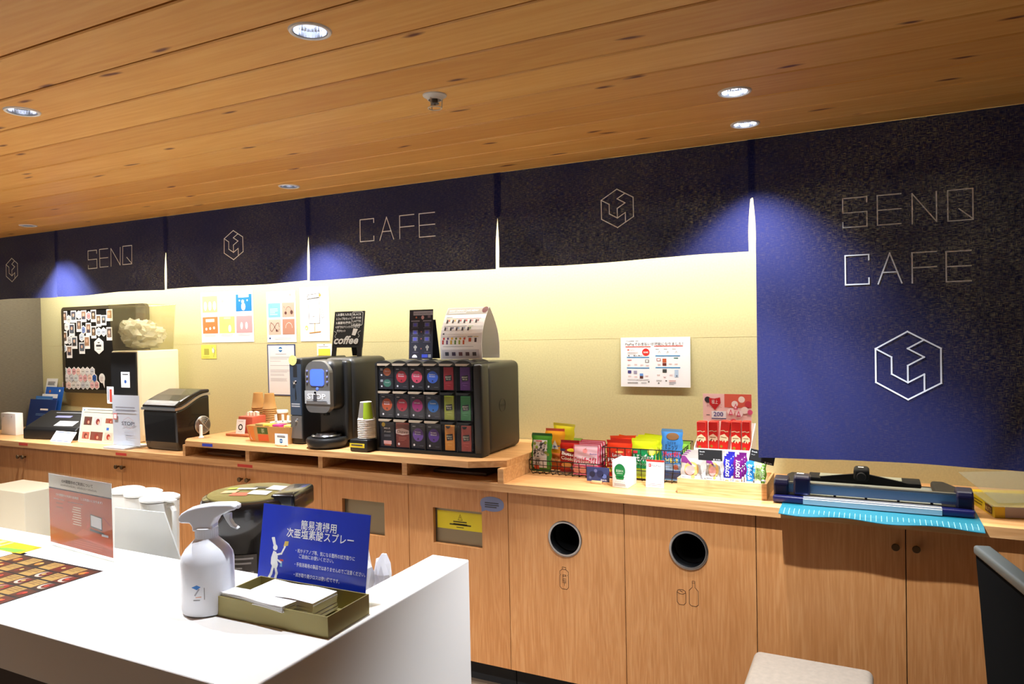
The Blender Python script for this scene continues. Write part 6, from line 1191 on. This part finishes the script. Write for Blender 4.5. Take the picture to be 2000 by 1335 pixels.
# spray bottle
pb = on_z(408, 1189, ZW); hb_ = hgt(410, 984, 1190, pb.y); wb = (span(374, 443, 1120, pb.y)[1] - span(374, 443, 1120, pb.y)[0])/2
t = thing('spray_bottle', 'white trigger spray bottle standing on the white counter', 'spray bottle', (pb.x, pb.y, ZC), R(26)); m_bt = M((238, 240, 246), .32, 0, .1)
hB = hb_*.735
b = MB(); b.lathe([(wb*.86, 0), (wb*.96, .003), (wb*.99, .01), (wb, hB*.3), (wb, hB*.64), (wb*.96, hB*.71), (wb*.82, hB*.79), (wb*.58, hB*.87), (wb*.46, hB*.91), (wb*.42, hB*.94), (wb*.42, hB*.96), (.001, hB*.96)], (0, 0, 0), m_bt, 56, caps=True); o = b.build('bottle', t)
b = MB(); b.warp = lambda x, z: -math.sqrt(max(1e-6, wb*wb - x*x)); b.poly([(-.012, .066), (.0, .071), (.008, .067), (.0, .061)], J(60, 130, 210), .0005); b.stroke([(.004, .062), (-.004, .05)], .003, J(170, 170, 180), .0005); b.stroke([(-.002, .045), (.008, .046)], .002, J(226, 170, 150), .0005); b.rect(-.008, .038, .006, .040, m_gtx, .0005); b.rect(.014, .04, .0155, .065, m_gtx, .0005); b.build('bottle_mark', o)
b = MB(); b.lathe([(wb*.40, hB*.93), (wb*.43, hB*.935), (wb*.43, hB*1.055), (wb*.40, hB*1.06), (.001, hB*1.06)], (0, 0, 0), m_bt, 40, caps=False)
for k in range(30): a = 2*PI*k/30; b.tube([(wb*.43*math.cos(a), wb*.43*math.sin(a), hB*.94), (wb*.43*math.cos(a), wb*.43*math.sin(a), hB*1.05)], .0006, m_bt, 4)
b.build('collar', t)
b = MB(); zt_ = hb_; k_ = wb/.036
R_ = wb
b.prism([(x*R_, z*hB) for x, z in [(-.46, 1.02), (.36, 1.02), (.36, 1.10), (.50, 1.18), (.71, 1.225), (1.10, 1.275), (1.27, 1.285), (1.29, 1.335), (1.12, 1.358), (.4, 1.36), (-.22, 1.335), (-.62, 1.30), (-.88, 1.25), (-1.0, 1.20), (-1.0, 1.15), (-.9, 1.13), (-.56, 1.125), (-.46, 1.08)]], -.017, .017, m_bt, 'y'); o = b.build('spray_head', t); m_ = o.modifiers.new('r', 'BEVEL'); m_.width = .006; m_.segments = 4; m_.limit_method = 'ANGLE'; m_.angle_limit = R(35)
b = MB(); b.prism([(x*R_, z*hB) for x, z in [(.70, 1.22), (1.0, 1.235), (1.0, 1.15), (1.1, 1.09), (1.32, 1.035), (1.24, 1.022), (1.0, 1.06), (.86, 1.12), (.76, 1.18)]], -.007, .007, m_bt, 'y'); o = b.build('trigger', t); m_ = o.modifiers.new('r', 'BEVEL'); m_.width = .0025; m_.segments = 3
b = MB(); b.rbox(1.27*R_, 1.36*R_, -.008, .008, hB*1.29, hB*1.345, m_bt, .002, 2); b.build('nozzle', t)
# gold box of cloths
q0, q1, q2 = on_z(420, 1201, ZW), on_z(641, 1247, ZW), on_z(704, 1196, ZW)
wB = (q1 - q0).length; dB = (q2 - q1).length; ang = math.atan2(q1.y - q0.y, q1.x - q0.x); hG = hgt(420, 1163, 1201, q0.y)
t = thing('cloth_box', 'long shallow gold card box on the white counter', 'box', (q0.x, q0.y, ZC), ang)
b = MB(); T_ = .003
b.box(0, wB, 0, T_, 0, hG, m_gold); b.box(0, wB, dB - T_, dB, 0, hG, m_gold); b.box(0, T_, T_, dB - T_, 0, hG, m_gold); b.box(wB - T_, wB, T_, dB - T_, 0, hG, m_gold); b.box(T_, wB - T_, T_, dB - T_, 0, .002, m_gold); b.build('box', t)
rotz = Matrix.Rotation(ang, 4, 'Z'); Lw = lambda x, y, z: Vector((q0.x, q0.y, ZC)) + rotz @ Vector((x, y, z))
def cloth_fold(name, lb, x, y, z, w, d, h, n, rz, rx=0, ry=0, seed=0):
    rd_ = random.Random(seed); b = MB(); th = h/n; mcl = M((240, 240, 240), .8)
    for k in range(n):
        f = rd_.random()*.006; m_ = 10; vs = []
        for i in range(m_ + 1):
            xx = f + (w - f - rd_.random()*.002)*i/m_
            for yy in (0 + rd_.random()*.001, d): 
                for zz in (0, th*.86): vs.append((xx, yy, k*th + zz + .0012*math.sin(i*.9 + k + seed)))
        fs = []
        for i in range(m_): a = 4*i; c = a + 4; fs += [(a, c, c + 1, a + 1), (a + 2, a + 3, c + 3, c + 2), (a + 1, c + 1, c + 3, a + 3), (a, a + 2, c + 2, c)]
        fs += [(0, 1, 3, 2), (4*m_, 4*m_ + 2, 4*m_ + 3, 4*m_ + 1)]; b.add(vs, fs, mcl)
    return tag(b.build(name, loc=Lw(x, y, z), rot=(R(rx), R(ry), ang + R(rz))), lb, 'cloth', 'folded white cloths in the gold box')
cloth_fold('folded_cloth', 'thick pad of folded white cloths at the back of the gold box', wB*.16, .045, .006, wB*.60, dB - .056, hG*.92, 6, -1, seed=3)
cloth_fold('folded_cloth', 'long folded white cloth resting on the front rim of the gold box', wB*.015, .006, hG*.94, wB*.62, .04, .011, 4, -3.5, rx=-3, ry=1.0, seed=8)
# blue sign behind the box
s0 = on_z(497, 1139, ZW); s1 = on_z(703, 1170, ZW)
sy = Lw(0, dB + .008, 0).y; A_ = Lw(wB*.29, dB + .012, 0); 
sw = (span(497, 706, 1150, A_.y + .03)); hs = hgt(505, 990, 1150, A_.y + .03)
xs0 = on_y(497, 1136, A_.y).x
t = thing('blue_sign', 'glossy blue sign about the cleaning spray, propped behind the gold box', 'sign', (xs0, A_.y + .002, ZC), ang)
sw_ = .300; k_ = (span(497, 704, 1150, A_.y + .01)[1] - span(497, 704, 1150, A_.y + .01)[0])/math.cos(ang); sw_ = k_
sh = hgt(505, 990, 1137, A_.y + .03) + .008; z00 = on_y(497, 1137, A_.y).z - ZC; z00 = max(.003, z00 - .006); LN = Matrix.Rotation(R(-9), 4, 'X')
b = MB(); b.T = LN; b.box(0, sw_, 0, .0012, .002, z00 + sh, m_acr); b.box(0, sw_, .0026, .0038, .002, z00 + sh, m_acr); b.build('acrylic_holder', t)
b = MB(); b.T = Matrix.Translation((0, .0, 0)); b.box(.0, sw_, .004, .075, 0, .0018, m_acr); b.build('foot', t)
p = Pan(sw_ - .004, z00 + sh - .006, M((18, 52, 196), .3, 0, .3), .0008); p.T = Matrix.Translation((.002, .0015, .004)) @ Matrix.Identity(4); p.v = []; p.f = []; p.mi = []; p.sm = []
p.T = LN @ Matrix.Translation((.002, .0014, .004)); p.box(0, p.w, 0, .0008, 0, p.h, M((18, 52, 196), .3)); p.T = LN @ Matrix.Translation((.002, .0008, .004)); hz_ = lambda q: (z00 + sh*q)/p.h
p.t('簡易清掃用', .38, hz_(.72), .085, wp, .33, bold=.010, off=0); p.t('次亜塩素酸スプレー', .25, hz_(.61), .085, wp, .62, bold=.010, off=0)
for k, (s_, x_, w_) in enumerate([('・机やドアノブ等、気になる箇所の拭き取りに', .35, .54), ('ご自由にお使いください。', .385, .32), ('・手指消毒用の製品ではありませんのでご注意ください。', .35, .64), ('・拭き取り用クロスは使い捨てです。', .35, .42)]): p.t(s_, x_, hz_([.435, .375, .275, .155][k]), .038, wp, w_, off=0, bold=.005)
p.r(.42, hz_(.0), .68, hz_(.045), J(236, 190, 206), 0); p.ln(.5, hz_(.028), .6, 1, .02, m_txt, .01, .0003)
rb = lambda pts: [(p.w*(.06 + x*.2), p.h*(hz_(.04) + z*(hz_(.56) - hz_(.04)))) for x, z in pts]
# plain white figure wiping with a cloth
p.poly(rb([(.38, .72), (.52, .70), (.62, .60), (.6, .5), (.66, .42), (.62, .34), (.42, .33), (.30, .42), (.30, .56)]), wp, 0); p.disc(*rb([(.46, .80)])[0], p.w*.022, wp, 0); p.stroke(rb([(.40, .86), (.30, 1.0)]), p.w*.017, wp, 0); p.stroke(rb([(.44, .88), (.37, 1.01)]), p.w*.014, wp, 0)
p.stroke(rb([(.56, .64), (.78, .68), (.92, .84)]), p.w*.014, wp, 0); p.stroke(rb([(.55, .54), (.78, .48)]), p.w*.014, wp, 0); p.stroke(rb([(.42, .36), (.36, .2), (.24, .06), (.36, .04)]), p.w*.022, wp, 0); p.stroke(rb([(.54, .36), (.62, .22), (.56, .05), (.70, .04)]), p.w*.022, wp, 0)
p.poly(rb([(.84, .84), (1.06, .88), (1.08, .98), (.90, .97)]), J(236, 200, 90), -.0004); p.poly(rb([(.74, .38), (.86, .38), (.84, .50), (.78, .50)]), J(110, 170, 220), -.0003); p.stroke(rb([(.76, .53), (.86, .53)]), .004, J(200, 60, 50), -.0003); p.build('blue_print', t)
# orange notice in an acrylic stand
g0, g1 = on_z(97, 1064, ZW), on_z(222, 1098, ZW); ga = math.atan2(g1.y - g0.y, g1.x - g0.x); gw = (g1 - g0).length; gh = hgt(92, 924, 1066, g0.y)
t = thing('notice_stand', 'acrylic stand holding an orange and white holiday notice on the counter', 'sign', (g0.x, g0.y, ZC), ga)
b = MB(); b.box(0, gw, 0, .0012, .0, gh, m_acr); b.box(0, gw, .0024, .0036, .0, gh, m_acr); b.build('acrylic_holder', t); b = MB(); b.box(0, gw, -.045, .05, 0, .0018, m_acr); b.build('foot', t)
p = Pan(gw - .006, gh - .014, wp, .0006); q_ = p; p.r(0, 0, 1, .80, J(196, 76, 18), .0002); p.r(0, .79, 1, .805, J(40, 40, 70), .0004); p.t('GW期間中のご利用について', .22, .90, .038, m_txt, .5, off=.0003, bold=.01); p.t('2020年4月29日(水)、5月2日(土)～5月6日(水)', .2, .85, .022, m_txt, .58, off=.0003); p.t('GW期間中の利用可能範囲（土日祝扱いになります）', .12, .70, .028, wp, .74, off=.0006, bold=.01)
p.r(.08, .645, .26, .651, wp, .0004); p.r(.32, .635, .56, .641, wp, .0004); p.ln(.12, .6, .24, 2, .06, J(150, 80, 40), .015, .0005)
for k in range(8): p.ln(.40 - .01*(k % 3), .585 - k*.034, .53, 1, .02, J(244, 220, 200), .013, .0005)
p.poly([(p.w*.55, p.h*.3), (p.w, p.h*.24), (p.w, p.h*.1), (p.w*.4, p.h*.18)], J(206, 84, 34), .0005); p.poly([(p.w*.67, p.h*.53), (p.w*.85, p.h*.51), (p.w*.85, p.h*.33), (p.w*.67, p.h*.35)], J(40, 40, 50), .0007); p.poly([(p.w*.68, p.h*.52), (p.w*.84, p.h*.50), (p.w*.84, p.h*.35), (p.w*.68, p.h*.37)], J(226, 230, 240), .0009); p.poly([(p.w*.66, p.h*.33), (p.w*.86, p.h*.31), (p.w*.92, p.h*.27), (p.w*.66, p.h*.30)], J(56, 56, 66), .0007); p.r(.84, .26, .94, .29, J(214, 214, 224), .0011); p.stroke([(p.w*.87, p.h*.52), (p.w*.97, p.h*.43)], .004, J(176, 50, 30), .0008); p.poly([(p.w*.6, p.h*.30), (p.w*.66, p.h*.36), (p.w*.63, p.h*.4)], J(206, 70, 40), .0007); p.ln(.4, .12, .85, 3, .03, J(206, 90, 40), .012, .0005); p.build('orange_print', t, loc=(.003, .0016, .010))
# menu sheets lying on the counter
c = [on_z(45, 1078, ZW), on_z(232, 1116, ZW), on_z(18, 1197, ZW)]; ex = c[1] - c[0]; mw_ = .345; ang2 = math.atan2(ex.y, ex.x)
ey = Vector((math.sin(ang2), -math.cos(ang2), 0)); md_ = .235
def flat(name, label, o, w, d, a, draw, z=ZC, m=None):
    b = MB(); b.T = Matrix.Rotation(a, 4, 'Z') @ Matrix.Rotation(R(-90), 4, 'X')   # print plane laid flat, z up the page
    b.T = Matrix(((math.cos(a), -math.sin(a)*-1*0, 0, 0), (0, 0, 0, 0), (0, 0, 0, 0), (0, 0, 0, 1)))
    ca, sa = math.cos(a), math.sin(a)
    # local (x, y, z): x along the top edge, z toward the far edge, -y up
    b.T = Matrix(((ca, 0, -sa, 0), (sa, 0, ca, 0), (0, -1, 0, 0), (0, 0, 0, 1)))
    b.w, b.h = w, d; b.box(0, w, -.0006, 0, 0, d, m or wp); b.y = -.0006; draw(b); return tag(b.build(name, loc=(o.x, o.y, z)), label, 'menu')
def menu(b):
    w, h = b.w, b.h; b.rect(w*.03, h*.04, w*.95, h*.96, J(30, 24, 22), .0002); rd_ = random.Random(4)
    for r_ in range(5):
        for c_ in range(4):
            if r_ == 0 and c_ < 1: continue
            x, z = w*(.045 + .225*c_), h*(.08 + .174*r_); b.rect(x, z, x + w*.11, z + h*.15, J(150, 118, 62), .0004); b.rect(x + w*.11, z, x + w*.215, z + h*.15, J(84 - 14*((r_ + c_) % 3), 34, 18), .0004); b.lines(x + w*.01, z + h*.13, x + w*.095, 3, h*.03, J(110, 80, 50), h*.01, .0006)
            q_ = rd_.random(); (q_ > .45) and b.disc(x + w*.165, z + h*.075, w*(.03 + .012*q_), J(170, 156, 140), .0006, rz=h*(.045 + .02*q_)); b.disc(x + w*(.15 + .03*q_), z + h*(.06 + .03*q_), w*(.022 + .012*q_), J(*rd_.choice([(130, 34, 20), (150, 66, 26), (96, 30, 20), (160, 104, 40)])), .0008, rz=h*(.035 + .02*q_)); b.disc(x + w*.17, z + h*.08, w*.012, J(*rd_.choice([(190, 150, 80), (90, 110, 40), (180, 60, 40)])), .001, rz=h*.02)
    b.poly([(w*.04, h*.06), (w*.12, h*.06), (w*.12, h*.22), (w*.04, h*.22)], J(200, 180, 30), .0006)
cc = c[0] + ey*md_*0
xr_ = on_z(222, 1115, ZW); flat('menu_sheet', 'large printed food menu sheet lying flat at the left of the counter', Vector((xr_.x - .42, on_z(10, 1200, ZW).y, 0)), .42, xr_.y - on_z(10, 1200, ZW).y, 0, menu)
def yl(b): w, h = b.w, b.h; b.rect(w*.0, h*.05, w*.94, h*.97, J(196, 156, 30), .0002); b.poly([(w*.5, h*.1), (w*.85, h*.1), (w*.9, h*.5), (w*.6, h*.35)], J(110, 170, 60), .0004); b.rect(w*.3, h*.3, w*.5, h*.9, J(240, 224, 130), .0004); b.rect(w*.40, h*.5, w*.46, h*.9, J(200, 150, 40), .0006)
y0_ = on_z(30, 1082, ZW); flat('menu_sheet', 'yellow and green sheet half hidden behind the food menu sheet', Vector((y0_.x - .27, y0_.y - .0, 0)), .30, .07, 0, yl)
# airpot behind the counter
py = -1.17; pl0, pl1 = on_y(405, 965, py), on_y(590, 965, py); px = (pl0.x + pl1.x)/2; pr = (pl1.x - pl0.x)/2*.76; zt5 = on_y(500, 950, py).z - ZL
t = thing('rice_warmer', 'big black round warmer with a gold patterned lid and bail handle behind the counter', 'rice warmer', (px, py, ZL), R(20))
HP = zt5; b = MB(); b.lathe([(pr*.78, 0), (pr*.84, .01), (pr*.88, HP*.3), (pr*.90, HP*.62), (pr*.97, HP*.70), (pr, HP*.78), (pr, HP*.86), (pr*.99, HP*.92), (pr*.95, HP*.945), (pr*.87, HP*.955), (.001, HP*.955)], (0, 0, 0), M((22, 18, 17), .22, 0, .4), 64); o = b.build('body', t)
b = MB(); b.warp = lambda x, z: -math.sqrt(max(1e-6, (pr*.905)**2 - x*x)); b.rect(-pr*.62, HP*.28, pr*.45, HP*.60, M((66, 58, 52), .5), .002, n=10); b.lines(-pr*.58, HP*.58, pr*.40, 9, HP*.032, M((140, 132, 124), .5), HP*.012, .003); b.build('spec_label', o)
b = MB(); b.lathe([(pr*.87, HP*.955), (pr*.86, HP*.962), (pr*.6, HP*.975), (pr*.3, HP*.98), (.001, HP*.98)], (0, 0, 0), M((112, 100, 50), .4, .3), 64, caps=False); l_ = b.build('lid', t)
b = MB()
for k, (x, y, sx, sy_, c_) in enumerate([(-.35, -.25, .16, .1, (196, 150, 110)), (-.05, -.45, .18, .1, (180, 80, 60)), (.3, -.3, .2, .14, (200, 196, 190)), (.12, .12, .14, .08, (40, 36, 30)), (.45, .15, .16, .2, (190, 180, 176)), (-.1, -.02, .2, .06, (240, 236, 220)), (-.45, .05, .1, .08, (150, 170, 60))]):
    x *= pr; y *= pr; rr = math.hypot(x, y)/pr; z = HP*(.983 - .03*rr*rr); s_ = -.05*HP*rr/pr
    nx_, ny_ = (x/(rr*pr + 1e-6), y/(rr*pr + 1e-6)); b.add([(x + a*sx*pr, y + c2*sy_*pr, z + s_*(a*sx*pr*nx_ + c2*sy_*pr*ny_) + .0015) for a, c2 in ((-1, -1), (1, -1), (1, 1), (-1, 1))], [(0, 1, 2, 3)], M(c_, .4))
b.build('lid_labels', l_)
b = MB(); b.tube([(pr*1.03*math.cos(a), -pr*.72*math.sin(a) - .0, HP*.82 - HP*.42*math.sin(a)) for a in [PI*k/24 for k in range(25)]], .010, M((24, 20, 18), .25, 0, .3), 10); b.build('bail_handle', t)
b = MB(); b.rbox(pr*.60, pr*1.10, -.075, .075, HP*.84, HP*.985, m_black, .01, 3); b.build('hinge_block', t)
# white pitchers
for k, (u, vt, y, lb) in enumerate([(315, 967, -1.22, 'white pitcher with a loop handle, nearest the warmer'), (283, 958, -1.16, 'white pitcher, middle of the three behind the orange notice'), (250, 953, -1.10, 'white pitcher farthest left, behind the orange notice')]):
    x = on_y(u - 2, vt + 40, y).x; hP = on_y(u, vt, y).z - ZL; rp = .052; mp_ = M((236, 234, 228), .4)
    t = thing('pitcher', lb, 'pitcher', (x, y, ZL), R(-12), 'white pitchers on the rear bench')
    b = MB(); b.lathe([(rp*.86, 0), (rp*.92, .01), (rp*1.0, hP*.6), (rp*1.06, hP*.96), (rp*1.0, hP*.965), (.001, hP*.965)], (0, 0, 0), mp_, 40); b.build('jug', t)
    b = MB(); b.lathe([(rp*1.1, hP*.968), (rp*1.1, hP*.985), (rp*.9, hP), (.001, hP)], (0, 0, 0), mp_, 40, caps=False); b.prism([(rp*.6, -.018), (rp*1.7, -.010), (rp*1.8, 0), (rp*1.7, .010), (rp*.6, .018)], hP*.975, hP*.99, mp_, 'z'); b.build('lid', t)
    b = MB(); b.tube([(rp*1.0, 0, hP*.93), (rp*1.45, 0, hP*.945), (rp*1.72, 0, hP*.90), (rp*1.76, 0, hP*.75), (rp*1.66, 0, hP*.6), (rp*1.35, 0, hP*.53), (rp*.98, 0, hP*.52)], .0075, mp_, 10); b.build('handle', t)
b = MB(); a0, a1 = on_y(226, 990, -1.30), on_y(322, 1000, -1.30); b0, b1 = on_y(226, 1090, -1.30), on_y(360, 1098, -1.30)
b.prism([(a0.x, a0.z), (a1.x, a1.z), (a1.x + (b1.x - a1.x)*2.2, ZL + .001), (a0.x - .02, ZL + .001)], -1.303, -1.299, clear('milky_acrylic', (.96, .97, .97), body=(226, 226, 222), bodyf=.62, rough=.2), 'y')
tag(b.build('leaning_screen'), 'milky clear slanted screen standing before the white pitchers', 'screen')
ca_, cb_ = on_y(-8, 952, -1.0), on_y(47, 962, -1.0); tag(rounded(MB().box(cb_.x - .30, cb_.x, -1.0, -.955 + .12, ZL + .0005, cb_.z, m_cream).build('cream_box'), .004), 'plain cream box at the left edge behind the white counter', 'box')
b = MB(); pq = on_y(716, 1140, -1.30); crumple(b, -.015, 0, .15, .045, .05, .16, M((238, 236, 238), .7), 21, 3, .3); crumple(b, .045, .015, .25, .022, .02, .055, M((238, 236, 238), .7), 22, 2, .4)
tag(b.build('plastic_bag', loc=(pq.x - .02, pq.y + .02, ZL)), 'crumpled white plastic bag showing behind the blue sign', 'bag')
# stool
k0, k1 = on_z(1474, 1266, .45), on_z(1706, 1292, .45); sy0 = k0.y
t = thing('stool', 'pale beige upholstered stool at the bottom right before the cabinets', 'stool', ((k0.x + k1.x)/2, sy0 - .17, 0)); hw = (k1.x - k0.x)/2
m_fab = plaster('beige_leatherette', (128, 116, 102), .4, (60, 60, 200), .08, .7)
b = MB(); b.rbox(-hw, hw, -.17, .17, .38, .45, m_fab, .022, 4); b.build('seat', t)
for sx in (-1, 1):
    for sy_ in (-1, 1): b = MB(); b.lathe([(.012, 0), (.016, .379)], (sx*(hw - .04), sy_*.13, 0), m_oakx, 16); b.build('leg', t)
# black chair back at the right edge
c0 = on_y(1919, 1084, -1.0); c1z = c0.z; c1 = on_z(2000, 1150, c1z); dv = (c1 - c0); dv.z = 0; L_ = dv.length; aa = math.atan2(dv.y, dv.x)
t = thing('black_chair', 'dark upright chair back with a grey edge at the right border', 'chair', (c0.x, c0.y, 0), aa)
b = MB(); b.T = Matrix.Translation((0, 0, c1z)) @ Matrix.Rotation(R(-0), 4, 'X'); b.prism([(0, 0), (.95*1.0, 0), (.95, -.52), (.12, -.52)], -.012, .012, M((6, 6, 6), .95, spec=.05), 'y'); b.build('backrest', t)
b = MB(); b.T = Matrix.Translation((0, 0, c1z)); b.rbox(-.004, .95, -.016, .016, .0005, .020, M((74, 76, 70), .5), .006, 3); b.build('top_rail', t)
b = MB(); b.box(.13, .93, -.25, .25, c1z - .56, c1z - .525, m_blk); b.build('seat', t)
for xx in (.16, .90):
    for yy in (-.22, .22): b = MB(); b.box(xx - .012, xx + .012, yy - .012, yy + .012, 0, c1z - .561, m_blk); b.build('leg', t)
